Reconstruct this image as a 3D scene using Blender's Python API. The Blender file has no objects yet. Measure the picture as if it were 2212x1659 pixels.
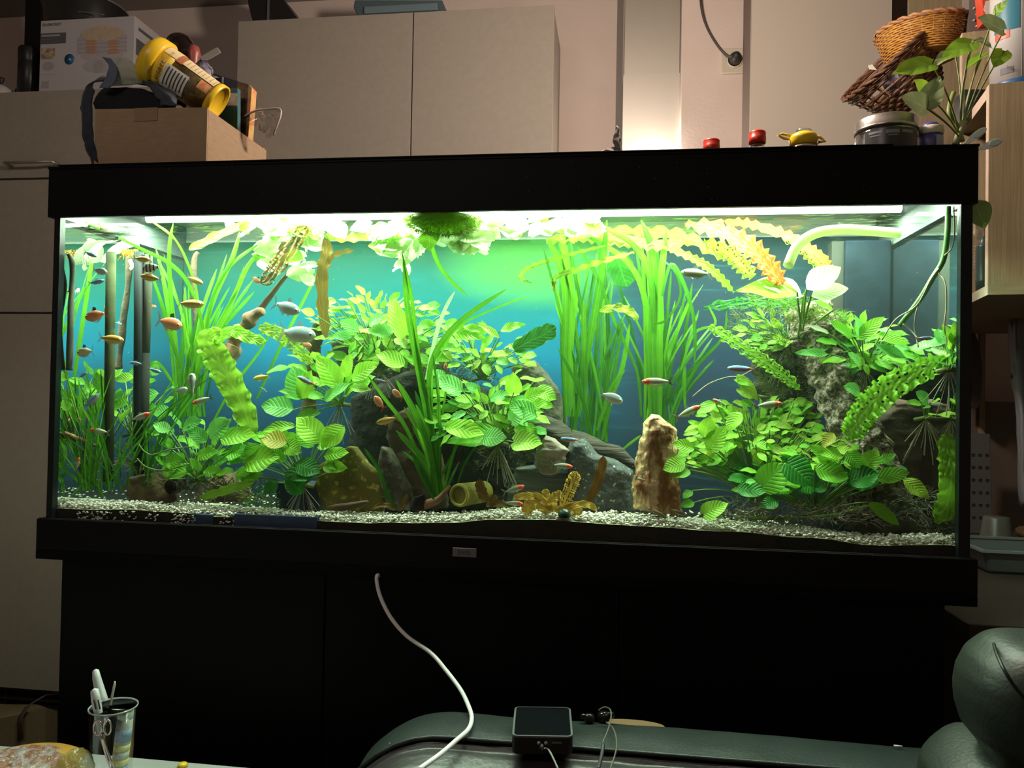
import bpy, math, random
import numpy as np
from mathutils import Vector, Matrix, noise
random.seed(7)
C = bpy.context.scene.collection
S = bpy.context.scene
PI = math.pi

# ------------------------------------------------------------------ camera
FPX, CAMP, YAW, PITCH, ROLL = 1654.93, Vector((0.98682, -1.21043, 1.00647)), -0.136160, 0.017301, 0.018336
_F = Vector((math.sin(YAW)*math.cos(PITCH), math.cos(YAW)*math.cos(PITCH), math.sin(PITCH)))
_R = Vector((math.cos(YAW), -math.sin(YAW), 0)); _U = _R.cross(_F)
R2 = _R*math.cos(ROLL) + _U*math.sin(ROLL); U2 = _U*math.cos(ROLL) - _R*math.sin(ROLL)
cd = bpy.data.cameras.new('camera'); cam = bpy.data.objects.new('camera', cd); C.objects.link(cam)
cd.sensor_width = 36; cd.lens = FPX/2212*36; cd.clip_start = 0.02; cd.clip_end = 40
m = Matrix.Identity(4)
for i in range(3):
    m[i][0] = R2[i]; m[i][1] = U2[i]; m[i][2] = -_F[i]; m[i][3] = CAMP[i]
cam.matrix_world = m; S.camera = cam

# ------------------------------------------------------------------ world, lights, exposure
w = bpy.data.worlds.new('world'); S.world = w; w.use_nodes = True
w.node_tree.nodes['Background'].inputs[0].default_value = (0.5, 0.47, 0.44, 1)
w.node_tree.nodes['Background'].inputs[1].default_value = 0.05
def area(name, loc, tgt, sx, sy, power, col, spread=PI):
    l = bpy.data.lights.new(name, 'AREA'); l.shape = 'RECTANGLE'; l.size = sx; l.size_y = sy
    l.energy = power; l.color = col; l.spread = spread
    o = bpy.data.objects.new(name, l); C.objects.link(o); o.location = loc
    d = Vector(tgt) - Vector(loc)
    o.rotation_euler = d.to_track_quat('-Z', 'Y').to_euler(); return o
# two tubes under the hood of the aquarium
LAMPC = (0.86, 1.0, 0.80)
for yy in (0.075, 0.25):
    o = area('aquarium_tube_light', (0.755, yy, 1.350), (0.755, yy, 0), 1.44, 0.03, 19.0, LAMPC)
# lamp above the aquarium and hob lamp by the duct in the kitchen, living room lamp behind the camera
def point(name, loc, power, col, r):
    l = bpy.data.lights.new(name, 'POINT'); l.energy = power; l.color = col; l.shadow_soft_size = r
    o = bpy.data.objects.new(name, l); C.objects.link(o); o.location = loc; return o
point('kitchen_lamp_light', (1.0, 0.20, 1.88), 36.0, (1.0, 0.83, 0.69), 0.06)
point('hob_lamp_light', (1.10, 1.315, 1.812), 3.0, (1.0, 0.88, 0.74), 0.015)
area('room_lamp_light', (0.1, -1.7, 2.35), (0.4, 0.5, 0.7), 0.5, 0.5, 7.5, (1.0, 0.86, 0.76))
S.view_settings.view_transform = 'Standard'; S.view_settings.look = 'None'
S.view_settings.exposure = 0.0; S.view_settings.gamma = 1.0; S.view_settings.use_curve_mapping = False
S.cycles.max_bounces = 8; S.cycles.diffuse_bounces = 3; S.cycles.glossy_bounces = 3
S.cycles.transmission_bounces = 4; S.cycles.transparent_max_bounces = 12
S.cycles.caustics_reflective = False; S.cycles.caustics_refractive = False
S.cycles.sample_clamp_indirect = 4.0; S.cycles.volume_bounces = 1
S.cycles.use_denoising = True

# ------------------------------------------------------------------ pixel -> point on a real plane
def ray(u, v): return _F + R2*((u-1106)/FPX) - U2*((v-829.5)/FPX)
def P(u, v, Y):
    d = ray(u, v); return CAMP + d*((Y-CAMP.y)/d.y)
def PZ(u, v, Z):
    d = ray(u, v); return CAMP + d*((Z-CAMP.z)/d.z)
def PX(u, v, X):
    d = ray(u, v); return CAMP + d*((X-CAMP.x)/d.x)
def px(Y, u=1106):                       # metres per photo pixel at that depth
    return (P(u+1, 830, Y) - P(u, 830, Y)).length

def PP(u, v, Y):                         # the same, kept inside the aquarium's panes
    for k in range(60):
        q = P(u, v, Y)
        if 0.028 < q.x < 1.484 or Y < .0135: break
        Y -= .006
    q = P(u, v, max(Y, .0125)); q.x = min(max(q.x, .026), 1.486); return q
# ------------------------------------------------------------------ materials
def _mix(nt, a, b, fac):
    n = nt.nodes.new('ShaderNodeMix'); n.data_type = 'RGBA'
    for k, s in ((6, a), (7, b)):
        if isinstance(s, tuple): n.inputs[k].default_value = (*s[:3], 1)
        else: nt.links.new(s, n.inputs[k])
    if isinstance(fac, (int, float)): n.inputs[0].default_value = fac
    else: nt.links.new(fac, n.inputs[0])
    return n.outputs[2]
def _math(nt, op, a, b=None, c=None):
    n = nt.nodes.new('ShaderNodeMath'); n.operation = op
    for k, s in enumerate((a, b, c)):
        if s is None: continue
        if isinstance(s, (int, float)): n.inputs[k].default_value = s
        else: nt.links.new(s, n.inputs[k])
    return n.outputs[0]
def _noise(nt, scale, detail=3, co=None, dist=0.0):
    n = nt.nodes.new('ShaderNodeTexNoise'); n.inputs['Scale'].default_value = scale
    n.inputs['Detail'].default_value = detail; n.inputs['Distortion'].default_value = dist
    if co is not None: nt.links.new(co, n.inputs['Vector'])
    return n.outputs[0]
def _ramp(nt, fac, stops):
    n = nt.nodes.new('ShaderNodeValToRGB'); e = n.color_ramp.elements
    while len(e) < len(stops): e.new(0.5)
    for k, (p_, c_) in enumerate(stops):
        e[k].position = p_; e[k].color = (*c_[:3], 1)
    nt.links.new(fac, n.inputs[0]); return n.outputs[0]
def _co(nt, kind='Object', scale=None):
    t = nt.nodes.new('ShaderNodeTexCoord').outputs[kind]
    if scale:
        mp = nt.nodes.new('ShaderNodeMapping'); mp.inputs['Scale'].default_value = scale
        nt.links.new(t, mp.inputs['Vector']); t = mp.outputs[0]
    return t
def newmat(name):
    mt = bpy.data.materials.new(name); mt.use_nodes = True
    return mt, mt.node_tree, mt.node_tree.nodes['Principled BSDF']
def _bump(nt, b, h, strength, dist=0.01):
    n = nt.nodes.new('ShaderNodeBump'); n.inputs['Strength'].default_value = strength
    n.inputs['Distance'].default_value = dist
    nt.links.new(h, n.inputs['Height']); nt.links.new(n.outputs[0], b.inputs['Normal'])
_M = {}
def mat(name, col, rough=0.5, metal=0.0, col2=None, scale=20.0, stretch=None, bump=0.0, bscale=None, bdist=0.003,
        emit=None, spec=None, lo=0.35, hi=0.65, coat=0.0, sheen=0.0, detail=4):
    if name in _M: return _M[name]
    mt, nt, b = newmat(name)
    b.inputs['Base Color'].default_value = (*col, 1); b.inputs['Roughness'].default_value = rough
    b.inputs['Metallic'].default_value = metal
    if spec is not None: b.inputs['Specular IOR Level'].default_value = spec
    if coat: b.inputs['Coat Weight'].default_value = coat
    if sheen: b.inputs['Sheen Weight'].default_value = sheen
    co = _co(nt, 'Object', stretch)
    if col2 is not None:
        f = _noise(nt, scale, detail, co)
        f = _ramp(nt, f, [(lo, (0, 0, 0)), (hi, (1, 1, 1))])
        nt.links.new(_mix(nt, col, col2, f), b.inputs['Base Color'])
    if bump: _bump(nt, b, _noise(nt, bscale or scale*2, detail, co), bump, bdist)
    if emit:
        b.inputs['Emission Color'].default_value = (*emit[:3], 1); b.inputs['Emission Strength'].default_value = emit[3]
    _M[name] = mt; return mt
def leafmat(name, c1, c2, vein, rough=0.35, trans=0.35, veins=26.0, tcol=None, spots=None):
    if name in _M: return _M[name]
    mt, nt, b = newmat(name)
    rnd = nt.nodes.new('ShaderNodeObjectInfo').outputs['Random']
    co = _co(nt, 'Object'); uv = _co(nt, 'UV')
    sp = nt.nodes.new('ShaderNodeSeparateXYZ'); nt.links.new(uv, sp.inputs[0])
    au = _math(nt, 'ABSOLUTE', _math(nt, 'SUBTRACT', sp.outputs[0], 0.5))
    ph = _math(nt, 'MULTIPLY', _math(nt, 'SUBTRACT', sp.outputs[1], _math(nt, 'MULTIPLY', au, 0.55)), veins*2)
    vn = _math(nt, 'POWER', _math(nt, 'ADD', _math(nt, 'MULTIPLY', _math(nt, 'SINE', ph), 0.5), 0.5), 3.0)
    mid = _math(nt, 'LESS_THAN', au, 0.028)
    nz = _noise(nt, 35, 3, co)
    fac = _math(nt, 'MULTIPLY_ADD', rnd, 0.7, _math(nt, 'MULTIPLY_ADD', nz, 0.9, -0.30))
    col = _mix(nt, c1, c2, fac)
    col = _mix(nt, col, vein, _math(nt, 'MULTIPLY', _math(nt, 'MAXIMUM', _math(nt, 'MULTIPLY', vn, 0.35), mid), 0.7))
    if spots:
        s = _ramp(nt, _noise(nt, 60, 5, co), [(0.56, (0, 0, 0)), (0.64, (1, 1, 1))])
        col = _mix(nt, col, spots, _math(nt, 'MULTIPLY', s, 0.8))
    nt.links.new(col, b.inputs['Base Color']); b.inputs['Roughness'].default_value = rough; b.inputs['Specular IOR Level'].default_value = .25
    _bump(nt, b, _math(nt, 'ADD', _math(nt, 'MULTIPLY', vn, -1.0), _math(nt, 'MULTIPLY', mid, -1.5)), 0.5, 0.0012)
    tr = nt.nodes.new('ShaderNodeBsdfTranslucent')
    hs = nt.nodes.new('ShaderNodeHueSaturation'); hs.inputs['Value'].default_value = 1.15; hs.inputs['Hue'].default_value = 0.49
    nt.links.new(col, hs.inputs['Color']); nt.links.new(hs.outputs[0], tr.inputs[0])
    mx = nt.nodes.new('ShaderNodeMixShader'); mx.inputs[0].default_value = trans
    nt.links.new(b.outputs[0], mx.inputs[1]); nt.links.new(tr.outputs[0], mx.inputs[2])
    nt.links.new(mx.outputs[0], nt.nodes['Material Output'].inputs[0])
    _M[name] = mt; return mt
def glassmat(name, tint=(1, 1, 1), rough=0.02, k=1.0, mul=1.0):
    """a thin pane: clear straight through, Fresnel reflection on top"""
    if name in _M: return _M[name]
    mt, nt, b = newmat(name); nt.nodes.remove(b)
    t = nt.nodes.new('ShaderNodeBsdfTransparent'); t.inputs[0].default_value = (*tint, 1)
    g = nt.nodes.new('ShaderNodeBsdfGlossy'); g.inputs['Roughness'].default_value = rough
    lw = nt.nodes.new('ShaderNodeLayerWeight'); lw.inputs[0].default_value = 0.25
    f = _math(nt, 'MULTIPLY_ADD', lw.outputs[0], mul, 0.02*k)
    mx = nt.nodes.new('ShaderNodeMixShader'); nt.links.new(f, mx.inputs[0])
    nt.links.new(t.outputs[0], mx.inputs[1]); nt.links.new(g.outputs[0], mx.inputs[2])
    nt.links.new(mx.outputs[0], nt.nodes['Material Output'].inputs[0])
    _M[name] = mt; return mt

# ------------------------------------------------------------------ object helpers
def meta(o, label=None, cat=None, group=None, kind=None):
    if label: o['label'] = label
    if cat: o['category'] = cat
    if group: o['group'] = group
    if kind: o['kind'] = kind
    return o
def thing(name, label, cat, loc, group=None):
    o = bpy.data.objects.new(name, None); C.objects.link(o); o.location = loc
    o.empty_display_size = 0.02
    return meta(o, label, cat, group)
def wloc(o):
    v = Vector((0, 0, 0))
    while o is not None: v += o.location; o = o.parent
    return v
class MB:
    def __init__(s): s.v = []; s.f = []; s.uv = []; s.mi = []; s.sm = []; s.cur = 0; s.smooth = False
    def add(s, vs, fs, uvs=None, smooth=None):
        b = len(s.v); s.v += [tuple(p) for p in vs]
        for k, f in enumerate(fs):
            s.f.append(tuple(i+b for i in f)); s.mi.append(s.cur); s.sm.append(s.smooth if smooth is None else smooth)
            s.uv.append([uvs[i] for i in f] if uvs else [(0, 0)]*len(f))
        return s
    def box(s, a, b):
        (x0, y0, z0), (x1, y1, z1) = a, b
        s.add([(x0,y0,z0),(x1,y0,z0),(x1,y1,z0),(x0,y1,z0),(x0,y0,z1),(x1,y0,z1),(x1,y1,z1),(x0,y1,z1)],
              [(3,2,1,0),(4,5,6,7),(0,1,5,4),(1,2,6,5),(2,3,7,6),(3,0,4,7)], smooth=False); return s
    def obox(s, o, ax, ay, az):          # oriented box: corner + three edge vectors
        o, ax, ay, az = map(Vector, (o, ax, ay, az))
        vs = [o, o+ax, o+ax+ay, o+ay, o+az, o+ax+az, o+ax+ay+az, o+ay+az]
        s.add(vs, [(3,2,1,0),(4,5,6,7),(0,1,5,4),(1,2,6,5),(2,3,7,6),(3,0,4,7)], smooth=False); return s
    def tube(s, pts, r, n=8, caps=True, nz=0.0, nzs=30.0, flat=1.0):
        pts = [Vector(p) for p in pts]; rs = r if isinstance(r, (list, tuple)) else [r]*len(pts)
        vs = []; fs = []; ref = None
        for i, p in enumerate(pts):
            d = (pts[min(i+1, len(pts)-1)] - pts[max(i-1, 0)]).normalized()
            if ref is None:
                ref = d.cross(Vector((0, 0, 1))); ref = ref if ref.length > 0.05 else d.cross(Vector((1, 0, 0)))
            a = (ref - d*ref.dot(d)).normalized(); ref = a; bb = d.cross(a)
            for k in range(n):
                t = 2*PI*k/n; q = a*math.cos(t) + bb*math.sin(t)*flat
                rr = rs[i]
                if nz: rr *= 1 + nz*noise.noise((p+q*rs[i])*nzs)*1.6
                vs.append(p + q*rr)
        for i in range(len(pts)-1):
            for k in range(n):
                k2 = (k+1) % n; fs.append((i*n+k, i*n+k2, (i+1)*n+k2, (i+1)*n+k))
        if caps: fs.append(tuple(range(n-1, -1, -1))); fs.append(tuple((len(pts)-1)*n+k for k in range(n)))
        s.add(vs, fs, smooth=True); return s
    def lathe(s, prof, c, n=24, axis=None, smooth=True, sx=1.0):
        """prof: (radius, height) list along the axis from c"""
        c = Vector(c); ax = Vector(axis or (0, 0, 1)).normalized()
        a = ax.cross(Vector((0, 1, 0))); a = a if a.length > 0.1 else ax.cross(Vector((1, 0, 0)))
        a.normalize(); bb = ax.cross(a); vs = []; fs = []
        for (r, h) in prof:
            for k in range(n):
                t = 2*PI*k/n; vs.append(c + ax*h + (a*math.cos(t)*sx + bb*math.sin(t))*r)
        for i in range(len(prof)-1):
            for k in range(n):
                k2 = (k+1) % n; fs.append((i*n+k, i*n+k2, (i+1)*n+k2, (i+1)*n+k))
        if prof[0][0] > 1e-5: fs.append(tuple(range(n-1, -1, -1)))
        if prof[-1][0] > 1e-5: fs.append(tuple((len(prof)-1)*n+k for k in range(n)))
        s.add(vs, fs, smooth=smooth); return s
    def grid(s, fn, nu, nv, skip=None, thick=None):
        vs = []; uvs = []; fs = []
        for i in range(nu+1):
            for j in range(nv+1):
                vs.append(fn(i/nu, j/nv)); uvs.append((j/nv, i/nu))
        for i in range(nu):
            for j in range(nv):
                if skip and skip(i, j): continue
                a = i*(nv+1)+j; fs.append((a, a+1, a+nv+2, a+nv+1))
        s.add(vs, fs, uvs, smooth=True); return s
    def mesh(s, name, mats):
        me = bpy.data.meshes.new(name); me.from_pydata(s.v, [], s.f)
        for m_ in (mats if isinstance(mats, (list, tuple)) else [mats]): me.materials.append(m_)
        me.polygons.foreach_set('use_smooth', s.sm); me.polygons.foreach_set('material_index', s.mi)
        ul = me.uv_layers.new(name='UVMap'); flat = [c for f in s.uv for q in f for c in q]
        ul.data.foreach_set('uv', flat); me.update(); return me
    def build(s, name, mats, parent=None, kind=None, label=None, cat=None, group=None, bevel=0, origin=None, solid=0):
        off = wloc(parent) if parent else Vector((0, 0, 0))
        loc = Vector((0, 0, 0))
        if origin is None:
            xs = np.array(s.v); loc = Vector(((xs[:,0].min()+xs[:,0].max())/2, (xs[:,1].min()+xs[:,1].max())/2, xs[:,2].min()))
        else: loc = Vector(origin)
        s.v = [(p[0]-loc.x, p[1]-loc.y, p[2]-loc.z) for p in s.v]
        o = bpy.data.objects.new(name, s.mesh(name, mats)); C.objects.link(o); o.location = loc - off
        if parent: o.parent = parent
        if solid:
            md = o.modifiers.new('solid', 'SOLIDIFY'); md.thickness = solid; md.offset = 0
        if bevel:
            md = o.modifiers.new('bevel', 'BEVEL'); md.width = bevel; md.segments = 2; md.limit_method = 'ANGLE'
        return meta(o, label, cat, group, kind)
def bx(name, a, b, mt, parent=None, **k): return MB().box(a, b).build(name, mt, parent, **k)
def smooth_path(pts, n=6):
    pts = [Vector(p) for p in pts]; out = []
    for i in range(len(pts)-1):
        p0 = pts[max(i-1, 0)]; p1 = pts[i]; p2 = pts[i+1]; p3 = pts[min(i+2, len(pts)-1)]
        for k in range(n):
            t = k/n
            out.append(0.5*((2*p1) + (p2-p0)*t + (2*p0-5*p1+4*p2-p3)*t*t + (3*p1-p0-3*p2+p3)*t**3))
    out.append(pts[-1]); return out
def lettering(txt, loc, xdir, updir, size, mt, parent, name='lettering', align='LEFT', sx=1.0):
    cu = bpy.data.curves.new('t', 'FONT'); cu.body = txt; cu.size = size; cu.align_x = align; cu.resolution_u = 2
    to = bpy.data.objects.new('t', cu); C.objects.link(to)
    dg = bpy.context.evaluated_depsgraph_get(); dg.update()
    me = bpy.data.meshes.new_from_object(to.evaluated_get(dg)); bpy.data.objects.remove(to)
    x = Vector(xdir).normalized(); u = Vector(updir).normalized(); n = x.cross(u)
    l = Vector(loc) + n*0.0006
    for v in me.vertices: q = v.co.copy(); v.co = x*q.x*sx + u*q.y
    me.materials.clear(); me.materials.append(mt)
    o = bpy.data.objects.new(name, me); C.objects.link(o); o.location = l - (wloc(parent) if parent else Vector()); o.parent = parent
    return o
# ------------------------------------------------------------------ common materials
M_wall = mat('warm_plaster', (0.68, 0.56, 0.50), 0.85, bump=0.25, bscale=90, bdist=0.002, col2=(0.63, 0.52, 0.46), scale=6)
M_ceil = mat('ceiling_paint', (0.30, 0.27, 0.24), 0.9, bump=0.2, bscale=80)
M_floor = mat('floor_laminate', (0.10, 0.07, 0.05), 0.5, col2=(0.07, 0.05, 0.035), scale=8, stretch=(1, 8, 1))
M_cream = mat('cream_laminate', (0.345, 0.305, 0.255), 0.55, bump=0.15, bscale=400, bdist=0.0006, col2=(0.325, 0.285, 0.238), scale=60)
M_cedge = mat('cabinet_edge', (0.46, 0.36, 0.30), 0.55)
M_gap = mat('dark_gap', (0.02, 0.016, 0.014), 0.9)
M_black = mat('black_trim_plastic', (0.005, 0.0048, 0.0046), 0.55, bump=0.3, bscale=500, bdist=0.0004, spec=0.12)
M_stand = mat('black_wood_laminate', (0.003, 0.003, 0.0032), 0.5, bump=0.2, bscale=60, stretch=(6, 1, 1), spec=0.08)
M_steel = mat('brushed_steel', (0.60, 0.56, 0.50), 0.45, 1.0, bump=0.15, bscale=200, stretch=(1, 1, 0.05), bdist=0.0006)
def oak(name, stretch):
    return mat(name, (0.33, 0.25, 0.145), 0.6, col2=(0.25, 0.185, 0.10), scale=26, stretch=stretch, bump=0.3, bdist=0.001, lo=0.3, hi=0.7, detail=6)
M_oak = oak('sonoma_oak_upright', (6, 6, 0.25)); M_oakh = oak('sonoma_oak_board', (0.4, 6, 8))
M_oakedge = mat('oak_edge_lit', (0.62, 0.48, 0.38), 0.6, col2=(0.50, 0.38, 0.28), scale=30)  # edge bands lighter and pinker than the oak: lamp light put into their colour

# ------------------------------------------------------------------ the room
ZC = 2.475; YW = 1.5
bx('floor', (-2.4, -3.6, -0.05), (3.0, 1.55, 0), M_floor, kind='structure')
bx('ceiling', (-2.4, -3.6, ZC), (3.0, 1.55, ZC+0.05), M_ceil, kind='structure')
bx('wall_back', (-2.4, YW, 0), (3.0, YW+0.05, ZC), M_wall, kind='structure')
bx('wall_left', (-2.45, -3.6, 0), (-2.4, 1.55, ZC), M_wall, kind='structure')
bx('wall_right', (3.0, -3.6, 0), (3.05, 1.55, ZC), M_wall, kind='structure')
bx('wall_front', (-2.4, -3.65, 0), (3.0, -3.6, ZC), M_wall, kind='structure')
# pier of the wall with the socket, right of the stainless duct
pa = P(1470, 200, 1.32).x; pb = P(1640, 200, 1.32).x
bx('wall_pier', (pa, 1.32, 0), (pb+0.1, YW, ZC), M_wall, kind='structure', bevel=0.004)
bx('duct_shadow_1', (P(1342, 200, YW).x-0.018, YW-0.02, 1.2), (P(1344, 200, YW).x, YW, ZC), mat('duct_shadow_grey', (0.20, 0.17, 0.15), 0.6), kind='structure')  # dark strip stands in for the duct's shadow on the wall

# stainless duct of the extractor hood
hl = P(1346, 200, 1.36).x; hr = P(1469, 200, 1.36).x
hz = P(1400, 160, 1.36).z
t = thing('extractor_duct', 'brushed stainless steel extractor duct on the back wall, glowing near its foot', 'duct', (hl, 1.36, 1.72))
bx('upper_sleeve', (hl+0.003, 1.363, hz), (hr-0.003, YW, ZC), M_steel, t)
bx('lower_sleeve', (hl, 1.36, 1.74), (hr, YW, hz), M_steel, t)

# ------------------------------------------------------------------ wall cabinet with two doors
YC = 1.2
x0 = P(515, 42, YC).x; xm = P(893, 28, YC).x; x1 = P(1197, 12, YC).x; zt = 2.257; zb = 1.50
t = thing('wall_cabinet', 'grey-beige wall cabinet with two handleless doors above the aquarium', 'cabinet', (x0, YC, zb))
bx('body', (x0+0.002, YC+0.02, zb), (x1-0.002, 1.498, zt-0.002), M_cream, t, label='cabinet carcass with a visible side edge')
bx('door', (x0, YC, zb), (xm-0.002, YC+0.018, zt), M_cream, t, bevel=0.0012)
bx('door', (xm+0.002, YC, zb), (x1, YC+0.018, zt), M_cream, t, bevel=0.0012)
bx('door_edge', (x1-0.0005, YC+0.0008, zb), (x1+0.001, YC+0.0172, zt-0.001), M_cedge, t)
# ------------------------------------------------------------------ tall cabinets on the left
YT = 0.9; zt2 = P(100, 196, YT).z; xr = P(430, 200, YT).x
zd1 = P(20, 387, YT).z; zd2 = P(20, 676, YT).z; zbt = P(60, 1489, YT).z
t = thing('tall_cabinet', 'grey-beige tall kitchen cabinet left of the aquarium with drawer front and doors', 'cabinet', (-1.2, YT, 0))
bx('body', (-1.9, YT+0.02, 0.12), (xr, 1.498, zt2), M_cream, t)
bx('drawer', (-1.9, YT, zd1+0.003), (xr, YT+0.018, zt2-0.0), M_cream, t, bevel=0.001)
bx('door', (-1.9, YT, zd2+0.003), (xr, YT+0.018, zd1-0.003), M_cream, t, bevel=0.001)
bx('door', (-1.9, YT, zbt), (xr, YT+0.018, zd2-0.003), M_cream, t, bevel=0.001)
a_ = P(10, 352, YT-0.03); b_ = P(112, 352, YT-0.03)
hm = MB(); hm.tube([(a_.x, YT, a_.z), (a_.x, YT-0.03, a_.z), (b_.x, YT-0.03, b_.z+0.004), (b_.x, YT, b_.z+0.004)], 0.006, 8, flat=0.7)
ho = hm.build('handle', mat('satin_handle', (0.50, 0.45, 0.38), 0.35, 0.8), t, label='satin metal bar handle')
g = thing('plinth_grille', 'dark plinth ventilation grille below the tall cabinet', 'grille', (-1.2, YT+0.04, 0.02))
gm = mat('dark_grille', (0.035, 0.028, 0.023), 0.6)
bx('backing', (-1.9, YT+0.07, 0.0), (xr, YT+0.08, 0.12), M_gap, g)
for k in range(4):
    z = 0.018+k*0.027; bx('slat', (-1.9, YT+0.045, z), (xr, YT+0.068, z+0.006), gm, g)
for k in range(14):
    x = -1.85+k*0.075; bx('divider', (x, YT+0.046, 0.012), (x+0.004, YT+0.069, 0.11), gm, g)

# ------------------------------------------------------------------ tall cream panel and the oak post behind it
YP = 1.12
x0 = P(1622, 200, YP).x; x1 = P(1925, 200, YP).x
t = thing('tall_appliance_panel', 'plain tall cream cabinet side right of the wall socket', 'cabinet', (x0, YP, 0))
bx('side_panel', (x0, YP, 0), (x1, YP+0.02, ZC-0.02), mat('pale_cream_panel', (0.47, 0.41, 0.345), 0.6, bump=0.1, bscale=300, bdist=0.0005), t)
bx('front_edge', (x0, YP+0.021, 0), (x0+0.015, YP+0.16, ZC-0.02), mat('grey_edge', (0.16, 0.12, 0.10), 0.7), t)
bx('body', (x0+0.02, YP+0.021, 0), (x1, YP+0.36, ZC-0.02), M_cream, t)

# wall socket with plug and cable
sc = P(1586, 133, 1.318)
t = thing('wall_socket', 'cream square wall socket with a black plug in it', 'socket', (sc.x, 1.318, sc.z))
M_sock = mat('ivory_plastic', (0.56, 0.50, 0.40), 0.4)
h = 0.041
bx('cover_plate', (sc.x-h, 1.309, sc.z-h), (sc.x+h, 1.32, sc.z+h), M_sock, t, bevel=0.003)
MB().lathe([(0.026, 0), (0.024, 0.006), (0.0215, 0.006), (0.020, -0.002), (0, -0.002)], (sc.x, 1.309, sc.z), 24, (0, -1, 0)).build('socket_ring', M_sock, t)
M_rub = mat('black_rubber', (0.02, 0.02, 0.02), 0.5)
t = thing('mains_cable', 'dark cable with round plug hanging down to the wall socket', 'cable', (sc.x, 1.28, sc.z))
MB().lathe([(0.019, 0), (0.019, 0.018), (0.013, 0.034), (0.007, 0.04), (0, 0.042)], (sc.x, 1.305, sc.z), 18, (0, -1, 0)).build('plug', M_rub, t)
pts = [P(1512, -30, 1.29), P(1516, 20, 1.29), P(1528, 60, 1.29), P(1552, 100, 1.285), P(1575, 122, 1.28), (sc.x-0.004, 1.272, sc.z+0.004)]
MB().tube(smooth_path(pts, 6), 0.0042, 8).build('cord', mat('grey_brown_cord', (0.06, 0.05, 0.045), 0.5), t)

# ------------------------------------------------------------------ stepped oak shelf on the right (set at an angle)
sd = Vector((math.sin(math.radians(10.4)), math.cos(math.radians(10.4)), 0)); sx = Vector((sd.y, -sd.x, 0))
n0 = P(2138, 182, 0.30); n0 = Vector((n0.x, n0.y, 0))            # near front-left foot of the shelf
def SH(a, b, z): return n0 + sx*a + sd*b + Vector((0, 0, z))       # a along the panels, b into the depth
def sbox(name, a0, a1, b0, b1, z0, z1, mt, par, **k):
    o_ = SH(a0, b0, z0)
    return MB().obox(o_, sx*(a1-a0), sd*(b1-b0), Vector((0, 0, z1-z0))).build(name, mt, par, **k)
shz0 = P(2138, 637, 0.30).z; shz1 = P(2138, 182, 0.30).z
zs2 = P(2080, 68, 0.50).z
t = thing('stepped_shelf', 'light oak open shelf with stepped compartments beside the aquarium', 'shelf', SH(0.2, 0.2, shz0))
th = 0.018
pn = 0.21; pf = 0.86
sbox('upright', 0.0, 0.62, 0.0, th, shz0+th, shz1, M_oak, t)
sbox('upright', 0.0, 0.62, pn, pn+th, shz0+th, zs2, M_oak, t)
sbox('upright', 0.0, 0.50, pf, pf+th, shz0+th, ZC-0.03, M_oak, t)
sbox('bottom_board', 0.0, 0.62, 0.0, pf, shz0, shz0+th, M_oakh, t)
sbox('shelf_board', 0.0, 0.62, th, pn, shz1-0.022, shz1-0.002, M_oakh, t)
sbox('shelf_board', 0.02, 0.30, pn+th, pf, 1.60, 1.618, M_oakh, t)
sbox('shelf_board', 0.16, 0.62, pn+th, pf, zs2-0.05, zs2-0.032, M_oakh, t)
for (b0, z0, z1) in ((0.0, shz0+th, shz1), (pn, shz0+th, zs2), (pf, shz0+th, ZC-0.04)):
    sbox('edge_band', -0.0012, 0.0, b0, b0+th, z0, z1, M_oakedge, t)
sbox('edge_band', -0.0012, 0.0, 0.0, pf, shz0, shz0+th, M_oakedge, t)
sbox('edge_band', -0.0012, 0.0, th, pn, shz1-0.022, shz1-0.002, M_oakedge, t)
sbox('back_board', 0.30, 0.312, th, pf, shz0+th, 1.60, mat('brown_shelf_board', (0.20, 0.145, 0.10), 0.7), t)  # back board in a darker brown than the oak

# ------------------------------------------------------------------ low sideboard behind and right of the aquarium
t = thing('sideboard', 'dark brown sideboard under the stepped shelf right of the stand', 'sideboard', (2.0, 0.5, 0))
M_db = mat('dark_brown_wood', (0.050, 0.038, 0.028), 0.7, col2=(0.038, 0.028, 0.02), scale=10, stretch=(1, 1, 6))
bx('worktop', (1.545, 0.10, 0.635), (2.7, 1.10, 0.66), M_db, t, bevel=0.002)
bx('front_panel', (1.30, 0.46, 0.0), (2.7, 0.48, 0.634), M_db, t)
bx('side_panel', (2.66, 0.12, 0.0), (2.69, 1.1, 0.634), M_db, t)
zz = P(2120, 940, 1.2).z
t = thing('splash_panel', 'brown framed panel standing behind the grater and sideboard', 'panel', (1.9, 1.25, 0.0))
bx('board', (1.9, 1.22, 0.0), (2.6, 1.235, 1.02), mat('brown_panel', (0.13, 0.095, 0.07), 0.7), t)
fr = mat('tan_frame', (0.30, 0.22, 0.15), 0.6)
bx('rail', (1.89, 1.21, 0.90), (2.06, 1.222, 0.915), fr, t); bx('stile', (2.045, 1.21, 0.915), (2.06, 1.222, 1.30), fr, t)

# ------------------------------------------------------------------ aquarium
D = 0.42; W = 1.51; ZB, ZT, ZG = 0.7128, 1.3891, 0.7820
ZL = 1.3053; ZW = 1.2945
t = AQ = thing('aquarium', 'large glass aquarium with black hood and black base frame, full of plants', 'aquarium', (W/2, 0, 0.73))
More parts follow.
